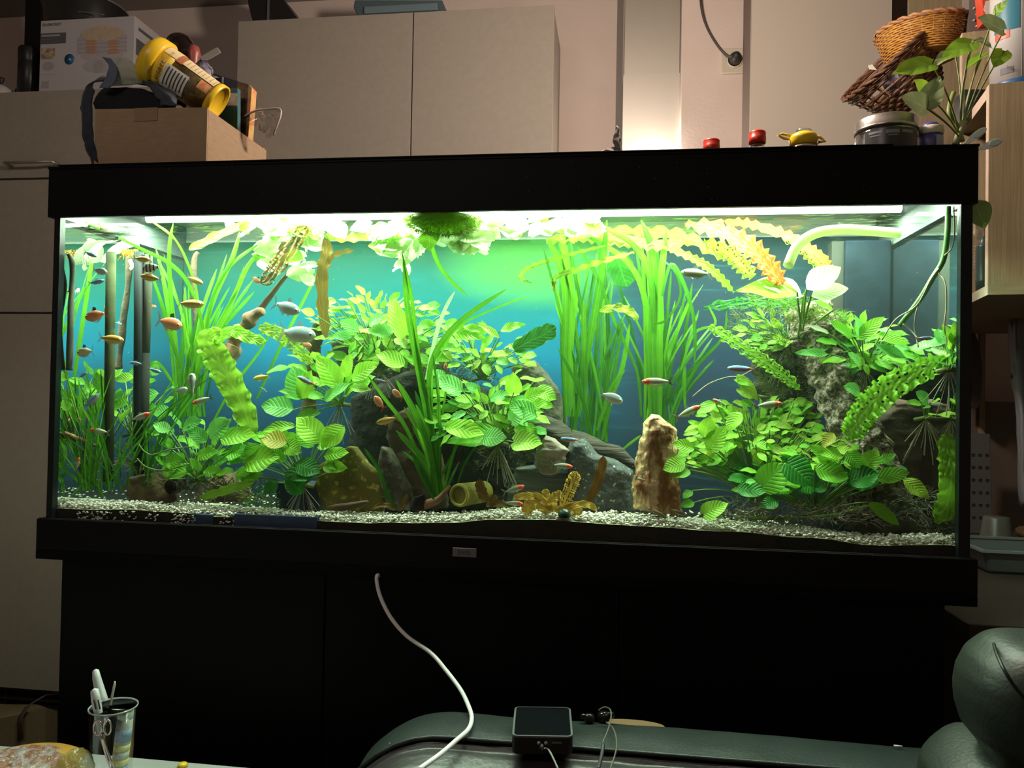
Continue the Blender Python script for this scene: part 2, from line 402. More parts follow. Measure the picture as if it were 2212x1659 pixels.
# glass
M_pane = glassmat('aquarium_glass', (0.97, 1.0, 0.985), 0.01, 0.6, 0.10)
M_pedge = mat('dark_silicone_edge', (0.006, 0.010, 0.011), 0.3)
ga = 0.012; gb = W-0.007
bx('front_pane', (ga, 0.0, ZG-0.03), (gb, 0.008, ZT-0.03), M_pane, t)
bx('side_pane', (ga, 0.0085, ZG-0.03), (ga+0.008, D-0.01, ZT-0.03), M_pane, t, label='left side pane')
bx('side_pane', (gb-0.008, 0.0085, ZG-0.03), (gb, D-0.01, ZT-0.03), M_pane, t, label='right side pane')
for xa, xb in ((ga-0.001, ga+0.010), (gb-0.015, gb+0.001)):
    bx('corner_seam', (xa, -0.0008, ZG), (xb, 0.012, ZL+0.004), M_pedge, t, label='black silicone corner seam')
bx('floor_pane', (ga, 0.0, ZB+0.02), (gb, D-0.01, ZB+0.03), M_black, t)
# base frame and hood
base = bx('base_frame', (-0.003, -0.006, 0.7295), (W+0.003, D+0.005, ZG), M_black, t, bevel=0.0012, label='black base frame')
bx('frame_lip', (-0.001, -0.003, ZG), (W+0.001, -0.001, ZG+0.0012), mat('dull_edge_line', (0.03, 0.028, 0.028), 0.4), t)
hm = MB()
hm.box((0, 0-0.004, ZL), (W, 0.004, ZT)); hm.box((0, D-0.004, ZL), (W, D+0.004, ZT))
hm.box((0, 0.004, ZL), (0.008, D-0.004, ZT)); hm.box((W-0.008, 0.004, ZL), (W, D-0.004, ZT))
hm.box((-0.001, -0.006, ZT), (W+0.001, D+0.006, ZT+0.0035))
hm.build('hood', M_black, t, label='black hood')
bx('hood_flap', (0.02, -0.009, ZT+0.0036), (W-0.12, 0.20, ZT+0.0062), M_black, t, bevel=0.001)
M_refl = mat('white_reflector', (0.85, 0.88, 0.85), 0.5)
rm = MB(); rm.box((0.009, 0.0045, 1.378), (W-0.009, D-0.005, 1.383)); rm.box((0.009, D-0.013, 1.307), (W-0.009, D-0.006, 1.378))
rm.build('reflector', M_refl, t, label='white reflector inside the hood')
for xa in (0.009, W-0.013): bx('added_end_plate', (xa, 0.005, 1.307), (xa+.004, D-0.014, 1.377), mat('added_plate_grey', (0.12, 0.14, 0.13), 0.7), t, label='grey plate added inside the hood end for its glow')  # plates added inside both hood ends to spread the white glow
M_tube = mat('lit_tube', (0.9, 1.0, 0.9), 0.3, emit=(0.88, 1.0, 0.86, 3.0))
for yy in (0.075, 0.25):
    MB().tube([(0.02, yy, 1.362), (W-0.02, yy, 1.362)], 0.009, 10).build('light_tube', M_tube, t, label='glowing light tube')
# badge
bl = P(978, 1193, -0.006); br = P(1030, 1195, -0.006); zt_ = P(1004, 1183, -0.006).z; zb_ = P(1004, 1203, -0.006).z
bd = bx('badge', (bl.x, -0.0085, zb_), (br.x, -0.0060, zt_), mat('grey_badge', (0.17, 0.16, 0.165), 0.4, 0.3), t, bevel=0.001, label='small grey name badge')
lettering('JUWEL', ((bl.x+br.x)/2, -0.0086, zb_+0.0045), (1, 0, 0), (0, 0, 1), 0.0095, mat('badge_ink', (0.05, 0.05, 0.055), 0.5), bd, align='CENTER', sx=0.8)
# specks on the hood
sp = MB(); rr = random.Random(3)
for k in range(46):
    u = rr.choice([rr.uniform(1330, 1560), rr.uniform(300, 2080)]); v = rr.uniform(345, 440)
    q = P(u, v, -0.0042); r_ = rr.uniform(0.0003, 0.0008)
    sp.add([(q.x-r_*1.6, -0.0043, q.z), (q.x, -0.0043, q.z+r_*.7), (q.x+r_*1.2, -0.0043, q.z+r_*.5), (q.x, -0.0043, q.z-r_*.5)], [(0, 3, 2, 1)])
sp.build('dust_specks', mat('dust', (0.20, 0.19, 0.18), 0.9), t, kind='stuff')
q = P(758, 345, 0.1)
MB().lathe([(0.002, 0), (0.002, q.z-1.392), (0.0025, q.z-1.389), (0, q.z-1.387)], (q.x, 0.1, 1.392), 8).build('hood_led', mat('led_grey', (0.35, 0.32, 0.30), 0.4), t)  # tiny white LED of the hood, built as an unlit grey pin

# background print behind the rear pane
YB = 0.385
mt, nt, b = newmat('underwater_print')
co = _co(nt, 'UV'); sp3 = nt.nodes.new('ShaderNodeSeparateXYZ'); nt.links.new(co, sp3.inputs[0])
wob = _noise(nt, 3.2, 5, co, 0.8)
zf = _math(nt, 'MULTIPLY_ADD', wob, 0.22, _math(nt, 'ADD', sp3.outputs[1], -0.11))
base_c = _ramp(nt, zf, [(0.0, (0.010, 0.028, 0.06)), (0.35, (0.004, 0.042, 0.105)), (0.58, (0.001, 0.095, 0.190)), (0.78, (0.002, 0.075, 0.080)), (1.0, (0.008, 0.055, 0.028))])
right_c = _ramp(nt, zf, [(0.0, (0.010, 0.018, 0.036)), (0.6, (0.008, 0.020, 0.046)), (1.0, (0.006, 0.022, 0.026))])
fx = _ramp(nt, _math(nt, 'MULTIPLY_ADD', wob, 0.12, sp3.outputs[0]), [(0.64, (0, 0, 0)), (0.76, (1, 1, 1))])
cc = _mix(nt, base_c, right_c, fx)
dx_ = _math(nt, 'DIVIDE', _math(nt, 'SUBTRACT', sp3.outputs[0], 0.54), 0.16); dz_ = _math(nt, 'DIVIDE', _math(nt, 'SUBTRACT', sp3.outputs[1], 0.93), 0.20)
rad = _math(nt, 'ADD', _math(nt, 'MULTIPLY', dx_, dx_), _math(nt, 'MULTIPLY', dz_, dz_))
gl = _ramp(nt, _math(nt, 'MULTIPLY_ADD', wob, 0.9, _math(nt, 'ADD', rad, -0.45)), [(0.0, (1, 1, 1)), (1.25, (0, 0, 0))])
cc = _mix(nt, cc, (0.040, 0.165, 0.026), gl)
st = _ramp(nt, _noise(nt, 9, 5, _co(nt, 'UV', (0.8, 5, 1)), 1.2), [(0.58, (0, 0, 0)), (0.70, (1, 1, 1))])
cc = _mix(nt, cc, (0.012, 0.10, 0.12), _math(nt, 'MULTIPLY', st, 0.35))
nt.links.new(cc, b.inputs['Base Color']); b.inputs['Roughness'].default_value = 0.7; b.inputs['Specular IOR Level'].default_value = 0.04
bm_ = MB(); bm_.add([(ga+0.01, YB, ZG-0.02), (gb-0.01, YB, ZG-0.02), (gb-0.01, YB, ZT-0.05), (ga+0.01, YB, ZT-0.05)], [(0, 1, 2, 3)], [(0, 0), (1, 0), (1, 1), (0, 1)])
bm_.box((ga+0.01, YB+0.0005, ZG-0.02), (gb-0.01, YB+0.012, ZT-0.05))
bm_.build('background_print', mt, t, label='blue green underwater picture on the rear pane')
# filter box
fl = P(1826, 700, 0.30).x; frr = P(2048, 700, 0.34).x
fb = bx('filter_box', (fl, 0.305, ZG-0.02), (gb-0.0095, YB-0.001, 1.315), mat('black_filter_plastic', (0.003, 0.008, 0.015), 0.7, bump=0.3, bscale=60, spec=.1, col2=(0.006, 0.013, 0.024), scale=25), t, label='dark filter box in the rear right corner', bevel=0.003)
sl = P(1812, 700, 0.30).x
bx('filter_strip', (sl-0.01, 0.315, ZG-0.02), (fl+0.012, 0.345, 1.315), mat('brown_strip', (0.035, 0.038, 0.030), 0.8, spec=.2, col2=(0.02, 0.022, 0.018), scale=20), fb)
# water body
mt, nt, b = newmat('water_surface'); nt.nodes.remove(b)
tr_ = nt.nodes.new('ShaderNodeBsdfTransparent'); tr_.inputs[0].default_value = (0.93, 1.0, 0.94, 1)
gl_ = nt.nodes.new('ShaderNodeBsdfGlossy'); gl_.inputs['Roughness'].default_value = 0.06; gl_.inputs['Color'].default_value = (0.95, 1, 0.97, 1)
bp = nt.nodes.new('ShaderNodeBump'); bp.inputs['Strength'].default_value = 0.5; bp.inputs['Distance'].default_value = 0.006
nt.links.new(_noise(nt, 30, 3, _co(nt, 'Object', (1.0, 1.6, 1)), 0.6), bp.inputs['Height']); nt.links.new(bp.outputs[0], gl_.inputs['Normal'])
fr_ = nt.nodes.new('ShaderNodeFresnel'); fr_.inputs[0].default_value = 1.33; nt.links.new(bp.outputs[0], fr_.inputs['Normal'])
rip = _ramp(nt, _noise(nt, 22, 4, _co(nt, 'Object', (1.0, 3.4, 1)), 1.5), [(0.50, (0.05, 0.05, 0.05)), (0.60, (1, 1, 1))])
mx_ = nt.nodes.new('ShaderNodeMixShader'); nt.links.new(_math(nt, 'MULTIPLY', fr_.outputs[0], rip), mx_.inputs[0])
nt.links.new(tr_.outputs[0], mx_.inputs[1]); nt.links.new(gl_.outputs[0], mx_.inputs[2])
nt.links.new(mx_.outputs[0], nt.nodes['Material Output'].inputs[0])
WS = MB().grid(lambda a, b_: (ga+0.009+(gb-ga-0.018)*a, 0.0085+(YB-0.009)*b_, ZW+0.0012*noise.noise((a*60, b_*22, 0))), 140, 40).build(
    'water', mt, None, kind='stuff', label='clear rippled water filling the aquarium up to its hood', cat='water')

mt, nt, b = newmat('water_side'); nt.nodes.remove(b)
tr_ = nt.nodes.new('ShaderNodeBsdfTransparent'); tr_.inputs[0].default_value = (1, 1, 1, 1)
gl_ = nt.nodes.new('ShaderNodeBsdfGlossy'); gl_.inputs['Roughness'].default_value = 0.02; gl_.inputs['Color'].default_value = (0.86, 0.93, 0.90, 1)
fr_ = nt.nodes.new('ShaderNodeFresnel'); fr_.inputs[0].default_value = 1.33
mx_ = nt.nodes.new('ShaderNodeMixShader'); nt.links.new(fr_.outputs[0], mx_.inputs[0])
nt.links.new(tr_.outputs[0], mx_.inputs[1]); nt.links.new(gl_.outputs[0], mx_.inputs[2])
nt.links.new(mx_.outputs[0], nt.nodes['Material Output'].inputs[0])
g = MB()
xs0, xs1 = ga+0.0088, gb-0.0088
g.add([(xs0, 0.0088, ZG), (xs0, YB-.001, ZG), (xs0, YB-.001, ZW), (xs0, 0.0088, ZW)], [(0, 3, 2, 1)])
g.add([(xs1, 0.0088, ZG), (xs1, YB-.001, ZG), (xs1, YB-.001, ZW), (xs1, 0.0088, ZW)], [(0, 1, 2, 3)])
g.build('water_side', mt, WS)
vm = bpy.data.materials.new('water_haze'); vm.use_nodes = True; nt = vm.node_tree; nt.nodes.remove(nt.nodes['Principled BSDF'])
vs_ = nt.nodes.new('ShaderNodeVolumeScatter'); vs_.inputs['Density'].default_value = 0.06; vs_.inputs['Color'].default_value = (.70, 1, .90, 1)
nt.links.new(vs_.outputs[0], nt.nodes['Material Output'].inputs['Volume'])
bx('water_body', (xs0+.0005, .0095, ZG), (xs1-.0005, YB-.003, ZW-.003), vm, WS)
# ------------------------------------------------------------------ stand
t = thing('aquarium_stand', 'black laminate cabinet stand with plain doors under the aquarium', 'stand', (W/2, 0, 0))
bx('top_board', (-0.003, -0.006, ZB), (W+0.003, D+0.005, 0.7292), M_stand, t, bevel=0.001)
sa, sb = 0.0447, 1.4697
z1 = P(1000, 1250, -0.001).z
bx('carcass', (sa, 0.012, 0.0), (sb, D-0.01, ZB), M_stand, t)
bx('fascia', (sa, -0.001, z1+0.002), (sb, 0.0115, ZB-0.0005), M_stand, t, bevel=0.0008)
c1 = P(701, 1400, 0).x; c2 = P(1336, 1400, 0).x
for a, b2 in ((sa, c1-0.001), (c1+0.001, c2-0.001), (c2+0.001, sb)):
    bx('door', (a, -0.002, 0.04), (b2, 0.0115, z1-0.002), M_stand, t, bevel=0.0012)
bx('plinth', (sa+0.01, 0.001, 0), (sb-0.01, 0.0115, 0.038), M_stand, t)
# ------------------------------------------------------------------ substrate
GL = [(118,1092),(300,1094),(450,1106),(600,1114),(800,1122),(950,1122),(1108,1112),(1300,1122),(1450,1132),(1600,1142),(1750,1152),(1850,1167),(2090,1172)]
GX = [P(u, v, 0.010) for u, v in GL]
def gz(x, y=0.01):
    z = float(np.interp(x, [q.x for q in GX], [q.z for q in GX]))
    return z - 0.10*max(0, y-0.06) + 0.0035*noise.noise((x*14, y*14, 3))
M_soil = mat('dark_soil', (0.020, 0.013, 0.008), 0.95, col2=(0.006, 0.005, 0.003), scale=120, bump=0.8, bscale=140, bdist=0.004)
M_mulm = mat('brown_mulm', (0.14, 0.13, 0.06), 0.95, col2=(0.55, 0.56, 0.36), scale=60, bump=0.8, bscale=140, bdist=0.004)
sb_ = MB()
nx = 150
def gfn(a, b_):
    x = ga+0.010+(gb-ga-0.020)*b_; y = 0.0092+(YB-0.0105)*a
    return (x, y, gz(x, y)-0.006)
sb_.grid(gfn, 24, nx)
sb_.cur = 1
for k in range(nx):
    xa_ = ga+0.010+(gb-ga-0.020)*k/nx; xb_ = ga+0.010+(gb-ga-0.020)*(k+1)/nx
    sb_.add([(xa_, 0.0092, ZG-0.02), (xb_, 0.0092, ZG-0.02), (xb_, 0.0092, gz(xb_, 0.0092)-0.006), (xa_, 0.0092, gz(xa_, 0.0092)-0.006)], [(0, 1, 2, 3)])
soil = sb_.build('substrate', [M_mulm, M_soil], None, kind='stuff', label='dark soil bed showing through the bottom of the aquarium glass', cat='soil')
M_grav = mat('pale_gravel', (0.98, 0.98, 0.86), 0.6, col2=(0.55, 0.58, 0.36), scale=170, lo=0.56, hi=0.68)
rr = random.Random(11)
def pebbles(spots):
    g = MB(); g.smooth = True
    for (p, s_) in spots:
        a = rr.random()*PI; ca, sa_ = math.cos(a), math.sin(a); vs = []
        for q in ((1,0,0),(0,1,0),(-1,0,0),(0,-1,0),(0,0,.75),(0,0,-.75),(.7,.7,.3),(-.6,.7,-.2),(.7,-.6,.3)):
            j = s_*(0.75+0.5*rr.random()); vs.append((p[0]+(q[0]*ca-q[1]*sa_)*j*1.25, p[1]+(q[0]*sa_+q[1]*ca)*j, p[2]+q[2]*j))
        g.add(vs, [(0,6,4),(6,1,4),(1,7,4),(7,2,4),(2,3,4),(3,8,4),(8,0,4),(0,5,6),(6,5,1),(1,5,7),(7,5,2),(2,5,3),(3,5,8),(8,5,0)])
    return g
spots = []
for k in range(11000):
    x = rr.uniform(ga+0.013, gb-0.013); y = 0.0125+abs(rr.gauss(0, 0.038))
    if y > 0.13: continue
    s_ = rr.uniform(0.0013, 0.0031)
    z = gz(x, y) + rr.uniform(-0.006, 0.003) - (0.0 if y > 0.016 else rr.uniform(0, 0.006))
    if 0.97 < x < 1.05 and rr.random() < .3: z += 0.004
    spots.append(((x, y, z), s_))
for k in range(900):
    x = rr.uniform(ga+0.013, gb-0.013); spots.append(((x, rr.uniform(.13, .37), gz(x, .25)-0.004+rr.uniform(-.002, .006)), rr.uniform(.0015, .003)))
for (u0_, u1_, n_) in ((165, 250, 110), (255, 300, 35), (315, 340, 18), (370, 425, 60), (475, 505, 24)):
    for k in range(n_):
        q = P(rr.uniform(u0_, u1_), rr.uniform(1104, 1140), 0.0095); spots.append(((q.x, 0.0095, q.z), rr.uniform(.0012, .0026)))
pebbles(spots).build('gravel', M_grav, None, kind='stuff', label='pale cream gravel layer on the soil along the front glass', cat='gravel')
M_navy = mat('navy_plastic', (0.022, 0.045, 0.105), 0.5, col2=(0.03, 0.055, 0.12), scale=60)
for (u0_, v0_, u1_, v1_, yy, lb) in ((412, 1112, 461, 1134, 0.0094, 'small blue plastic planter sunk in the soil behind the front glass, left one'),
                                     (501, 1117, 686, 1145, 0.0094, 'long blue plastic planter sunk in the soil behind the front glass'),
                                     (596, 1046, 688, 1100, 0.075, 'navy plastic box standing behind white roots left of the olive slab')):
    A_ = P(u0_, v1_, yy); B_ = P(u1_, v0_, yy)
    zb0 = max(A_.z, ZG-0.01) if yy < 0.02 else gz(A_.x, yy)-0.01
    th_ = 0.0006 if yy < 0.02 else 0.0
    m_ = MB(); m_.box((A_.x, yy-th_*0.4, zb0), (B_.x, yy+0.05, B_.z)); m_.build('plastic_planter', M_navy, None, label=lb, cat='planter', bevel=0.001)

# ------------------------------------------------------------------ rocks and wood
def rock(name, label, cat, out, Y, depth, mt, nz=0.12, nzs=14, rows=46, seg=44, power=2.6, lean=0.0, clamp=True, par=None):
    vs_ = [v for u, v in out]; v0, v1 = min(vs_), max(vs_); g = MB(); g.smooth = True; V = []; n = seg
    for i in range(rows+1):
        t = i/rows; v = v0 + (v1-v0)*(0.5-0.5*math.cos(PI*min(max(t, .03), .985)))
        xs = []
        for k in range(len(out)):
            (ua, va), (ub, vb) = out[k], out[(k+1) % len(out)]
            if (va-v)*(vb-v) <= 0 and va != vb: xs.append(ua+(ub-ua)*(v-va)/(vb-va))
        if len(xs) < 2: xs = [xs[0]-1, xs[0]+1] if xs else [out[0][0]-1, out[0][0]+1]
        Yo_ = Y if clamp else Y+depth/2
        L, R_ = P(min(xs), v, Yo_), P(max(xs), v, Yo_); c = (L+R_)/2; a = max((R_.x-L.x)/2, 0.001)
        env = (1-abs(2*t-1)**6)**0.5*0.55+0.45 if i not in (0, rows) else 0.3
        b_ = min(depth/2*env, a*2.2+0.004) if clamp else depth/2*(1-abs(2*t-1)**2.6)**0.5+.004
        for k in range(n):
            th_ = 2*PI*k/n; cx_, sy_ = math.cos(th_), math.sin(th_)
            p = Vector((c.x + a*math.copysign(abs(cx_)**(2/power), cx_), Y + depth/2 + lean*(t-.5) + b_*math.copysign(abs(sy_)**(2/power), sy_), c.z))
            dn = noise.noise(p*nzs)*1.0 + 0.5*noise.noise(p*nzs*2.7) + 0.3*noise.noise(p*nzs*6)
            dn += .22*noise.noise(p*nzs*14)+.35*(abs(noise.noise(p*nzs*4+Vector((7, 0, 0))))-.2)
            rad_ = Vector((cx_, sy_*0.9, 0)); p += rad_*min(a, depth/2+.01, .03)*nz*dn*1.25
            if clamp: p.x = min(max(p.x, .024), 1.487); p.y = min(max(p.y, .0105), YB-.002)
            V.append(p)
    F = []
    for i in range(rows):
        for k in range(n): F.append((i*n+k, (i+1)*n+k, (i+1)*n+(k+1) % n, i*n+(k+1) % n))
    F.append(tuple(range(n))); F.append(tuple(rows*n+k for k in range(n-1, -1, -1)))
    g.add(V, F); return g.build(name, mt, par, label=label, cat=cat)
M_ochre = mat('ochre_stone', (0.80, 0.55, 0.28), 0.8, col2=(0.30, 0.13, 0.035), scale=48, stretch=(1, 1, 0.35), bump=1.0, bscale=90, bdist=0.012, lo=.46, hi=.58, detail=8)
M_grey = mat('speckled_grey_stone', (0.065, 0.08, 0.08), 0.8, col2=(0.62, 0.66, 0.50), scale=150, bump=1.0, bscale=60, bdist=0.008, lo=.66, hi=.70, detail=2)
M_grey2 = mat('light_grey_stone', (0.30, 0.26, 0.20), 0.8, col2=(0.20, 0.17, 0.13), scale=30, bump=0.7, bscale=70, bdist=0.003)
M_layer = mat('layered_dark_stone', (0.055, 0.065, 0.06), 0.85, col2=(0.11, 0.12, 0.11), scale=14, stretch=(1, 1, 7), bump=1.0, bscale=22, bdist=0.006)
M_olive = mat('olive_algae_slab', (0.15, 0.13, 0.015), 0.75, col2=(0.46, 0.42, 0.06), scale=75, lo=.56, hi=.66, bump=0.6, bscale=50, bdist=0.003)
M_slate = mat('veined_slate', (0.06, 0.058, 0.035), 0.8, col2=(0.20, 0.19, 0.13), scale=60, lo=.52, hi=.66, bump=0.9, bscale=40, bdist=0.005)
M_lava = mat('black_rock', (0.006, 0.006, 0.005), 0.95, spec=.15, col2=(0.022, 0.022, 0.017), scale=35, bump=1.0, bscale=60, bdist=0.008)
M_wood = mat('sunken_wood', (0.12, 0.070, 0.035), 0.85, col2=(0.045, 0.028, 0.016), scale=20, stretch=(1, 1, 1), bump=1.0, bscale=45, bdist=0.006)
M_bark = mat('cork_bark', (0.46, 0.38, 0.32), 0.9, col2=(0.13, 0.10, 0.07), scale=150, bump=1.0, bscale=150, bdist=0.012, lo=.44, hi=.56, detail=6)
M_grain = mat('grey_grained_wood', (0.075, 0.065, 0.05), 0.85, col2=(0.03, 0.026, 0.02), scale=30, stretch=(1.2, 3, 9), bump=1.0, bscale=14, bdist=0.008)
M_tan = mat('tan_wood', (0.34, 0.20, 0.11), 0.8, col2=(0.14, 0.075, 0.04), scale=25, bump=0.9, bscale=50, bdist=0.004)
rock('standing_stone', 'tall ochre standing stone near the middle right of the tank', 'rock',
     [(1409,895),(1425,897),(1455,925),(1466,945),(1464,970),(1452,990),(1462,1010),(1470,1060),(1472,1116),(1372,1104),(1370,1050),(1378,1000),(1390,960),(1392,915)], 0.035, 0.055, M_ochre, nz=0.22, nzs=26, rows=84, seg=60, power=3.2)
rock('boulder', 'big dark grey white-speckled boulder left of the ochre stone', 'rock',
     [(1232,950),(1262,950),(1290,985),(1330,995),(1368,1020),(1372,1110),(1225,1110),(1228,1040),(1218,985)], 0.085, 0.09, M_grey, nz=0.12, rows=60, seg=56)
rock('stone', 'light grey angular stone on top of the layered stones', 'rock',
     [(1176,942),(1196,950),(1222,972),(1218,990),(1206,1022),(1186,1030),(1166,1024),(1155,1008),(1160,980)], 0.075, 0.05, M_grey2, nz=0.25, nzs=30, power=5)
rock('layered_stone', 'dark layered stone under the light grey stone', 'rock',
     [(1110,1015),(1150,1008),(1190,1020),(1235,1020),(1250,1060),(1245,1110),(1085,1110),(1090,1060)], 0.11, 0.07, M_layer, nz=0.16)
rock('slab', 'olive algae-covered upright slab in the left half', 'rock',
     [(748,965),(765,967),(790,1000),(815,1020),(826,1060),(825,1104),(690,1106),(672,1050),(680,1010),(720,985)], 0.06, 0.03, M_olive, nz=0.10, rows=64)
rock('slate', 'narrow dark slate with pale veins leaning right of the olive slab', 'rock',
     [(820,965),(838,970),(856,1000),(880,1050),(896,1104),(832,1104),(818,1060),(814,1000)], 0.05, 0.03, M_slate, nz=0.12, nzs=22)
rock('brown_rock', 'knobbly brown rock behind the slate and tall grass', 'rock',
     [(838,900),(870,880),(905,905),(925,960),(950,1010),(960,1100),(880,1100),(850,1010),(830,950)], 0.11, 0.07, M_wood, nz=0.3, nzs=24)
rock('dark_rock', 'large black rock mass behind the slate in the middle left', 'rock',
     [(740,860),(790,835),(860,800),(960,800),(1060,850),(1120,900),(1140,990),(1150,1100),(700,1100),(725,1000)], 0.22, 0.13, M_lava, nz=0.22, rows=64, seg=60)
rock('dark_rock', 'black rock under the upper middle plant cluster', 'rock',
     [(700,740),(790,700),(880,720),(960,760),(960,820),(880,850),(740,850)], 0.27, 0.09, M_lava, nz=0.3, rows=50)
rock('mossy_rock', 'grey-brown rough rock slope between middle plants and tall grass', 'rock',
     [(1100,790),(1150,775),(1210,860),(1235,950),(1240,1000),(1120,1000),(1080,900)], 0.25, 0.09, mat('rough_brown_rock', (0.09, 0.085, 0.045), 0.9, col2=(0.03, 0.03, 0.02), scale=60, bump=1.0, bscale=80, bdist=0.006), nz=0.3)
rock('brown_stone', 'brown lumpy stone at the left front behind the plant roots', 'rock',
     [(265,1035),(320,1022),(350,1040),(360,1098),(255,1096)], 0.05, 0.06, mat('mud_brown_stone', (0.16, 0.12, 0.05), 0.9, col2=(0.07, 0.05, 0.025), scale=40, bump=0.9), nz=0.28, nzs=25)
rock('brown_stone', 'dark red-brown stone under the round-leaved plant at the left', 'rock',
     [(440,1030),(480,1020),(510,1045),(520,1085),(430,1085)], 0.12, 0.06, M_wood, nz=0.25)
rock('low_rock', 'low grey-green rock at the lower right corner', 'rock',
     [(1880,1065),(1920,1045),(1965,1060),(2000,1090),(2030,1130),(2035,1165),(1850,1160),(1860,1110)], 0.07, 0.09, mat('green_grey_rock', (0.10, 0.105, 0.06), 0.9, col2=(0.035, 0.035, 0.02), scale=45, bump=1.0, bscale=50, bdist=0.006), nz=0.2)
# trunks and driftwood
def log(name, label, pts, rads, mt, n=32, nz=0.22, nzs=22, cat='driftwood', par=None, sm=6, flat=1.0):
    sp_ = smooth_path([PP(*p) for p in pts], sm*2); k = len(sp_)
    rs = list(np.interp(np.linspace(0, 1, k), np.linspace(0, 1, len(rads)), rads))
    return MB().tube(sp_, rs, n, nz=nz, nzs=nzs, flat=flat).build(name, mt, par, label=label, cat=cat)
log('trunk', 'thick pale cork-textured trunk leaning on the right side', [(1745,655,.17),(1765,720,.17),(1795,800,.15),(1825,890,.13),(1865,985,.12),(1890,1090,.12)], [.030,.046,.037,.034,.045,.05], M_bark, n=64, nz=.20, nzs=60, sm=14)
log('stump', 'dark mossy stump left of the cork-textured trunk', [(1680,735,.24),(1690,800,.24),(1700,870,.24),(1710,960,.24)], [.042,.045,.043,.05], mat('moss_bark', (0.055, 0.065, 0.022), 0.95, col2=(0.02, 0.02, 0.012), scale=90, bump=1.0, bscale=120, bdist=.008), n=24, nz=.3, nzs=35)
rock('root_block', 'brown hollow tree root block below the long crinkled leaf at the right', 'driftwood',
     [(1840,930),(1900,905),(1960,860),(2040,880),(2060,960),(2050,1060),(2050,1130),(1850,1090),(1830,1000)], 0.14, 0.12, M_wood, nz=0.4, nzs=18, rows=64, seg=60)
rock('bark_block', 'dark knobbly bark shelf behind the right hand plants', 'driftwood',
     [(1760,810),(1820,790),(1930,785),(2040,800),(2050,880),(1960,900),(1880,930),(1790,900)], 0.21, 0.10, M_lava, nz=0.35, nzs=20)
log('driftwood', 'dark grained driftwood log running down behind the grey boulder', [(1100,905,.17),(1180,925,.17),(1260,960,.16),(1330,985,.15),(1376,1008,.14)], [.016,.022,.019,.015,.007], M_grain, nz=.25, nzs=30)
log('driftwood', 'twisted brown driftwood fork in the upper left', [(480,820,.14),(500,760,.14),(520,715,.13),(545,685,.12),(568,672,.11)], [.014,.017,.014,.012,.005], M_tan, n=18, nz=.5, nzs=45)
log('driftwood', 'long thin straight branch rising behind the twisted fork', [(545,690,.14),(580,645,.15),(615,600,.16),(640,572,.17)], [.006,.005,.004,.003], M_wood, n=10)
log('driftwood', 'short reddish driftwood spur below the twisted fork', [(505,750,.13),(490,780,.12),(480,812,.12)], [.012,.008,.006], M_tan, n=12, nz=.5)
log('driftwood', 'dark red-brown upright wood left of the middle plant cluster', [(690,700,.20),(680,760,.20),(672,820,.2),(668,900,.2)], [.012,.014,.014,.016], M_wood, n=14, nz=.3)
log('root', 'reddish root curling towards the olive pipe', [(900,1098,.05),(925,1088,.045),(945,1080,.045),(960,1064,.05),(972,1050,.06)], [.008,.008,.006,.004,.003], mat('reddish_root', (0.26, 0.12, 0.05), 0.7, col2=(0.12, 0.05, 0.03), scale=40, bump=.5), n=12, nz=.2)
rock('wood_lump', 'small black wood lump beside the reddish root', 'driftwood', [(893,1075),(912,1070),(916,1102),(884,1104)], 0.035, 0.02, M_lava, nz=.3, nzs=40, rows=12, seg=14)
rock('flat_bark', 'flat brown bark piece lying in front of the olive slab', 'bark', [(700,1095),(790,1082),(794,1086),(760,1102),(705,1104)], 0.03, 0.015, M_wood, nz=.2, rows=8, seg=14)
log('dead_branch', 'pale brown stick lying at an angle in the far left', [(140,935,.08),(175,950,.08),(207,963,.08)], [.003,.004,.003], M_tan, n=8)
log('dead_branch', 'upright grey-brown twig with forked tip at the far left', [(150,800,.03),(152,700,.03),(155,620,.03),(156,570,.03),(148,548,.03)], [.0055,.005,.0048,.005,.003], mat('grey_twig', (0.055, 0.060, 0.040), .85, bump=.5, bscale=60), n=10)
log('dead_branch', 'tall thin brown twig behind the left hand grass', [(430,800,.30),(425,700,.30),(418,610,.30),(420,560,.30),(428,545,.3)], [.008,.007,.007,.006,.004], M_wood, n=10)
# equipment at the left
def rod(name, label, cat, pts, r, mt, n=14, par=None, sm=1): return MB().tube(smooth_path([P(*p) for p in pts], sm), r, n).build(name, mt, par, label=label, cat=cat)
M_pipe = mat('algae_pipe', (0.085, 0.10, 0.045), 0.8, spec=.1, col2=(0.035, 0.05, 0.025), scale=30)
rod('bamboo_pole', 'olive brown upright pole in the left rear', 'pole', [(240,545,.06),(238,700,.06),(234,1040,.06)], 0.0085, M_pipe)
rod('heater', 'black upright heater tube in the left rear', 'heater', [(300,545,.08),(300,700,.08),(298,1030,.08)], 0.0085, mat('heater_black', (0.020, 0.028, 0.030), .6, spec=.15))
rod('intake_pipe', 'grey-beige upright pipe beside the black heater tube', 'pipe', [(321,550,.085),(319,660,.085),(315,762,.085)], 0.0070, mat('beige_pipe', (0.075, 0.080, 0.060), .8, spec=.1))
rod('intake_pipe', 'dark lower pipe end under the grey-beige pipe', 'pipe', [(315,763,.085),(311,1030,.085)], 0.0072, mat('dark_pipe', (0.02, 0.022, 0.02), .85, spec=.1))
t = thing('spray_bar', 'grey horizontal spray bar with round end just under the surface at the left', 'pipe', P(230, 490, .12))
MB().tube([P(222,491,.10), P(275,500,.20), P(345,516,.33)], 0.0085, 14).build('pipe', mat('spray_grey', (0.33, 0.36, 0.34), .5, col2=(.15, .17, .15), scale=60, bump=.4), t)
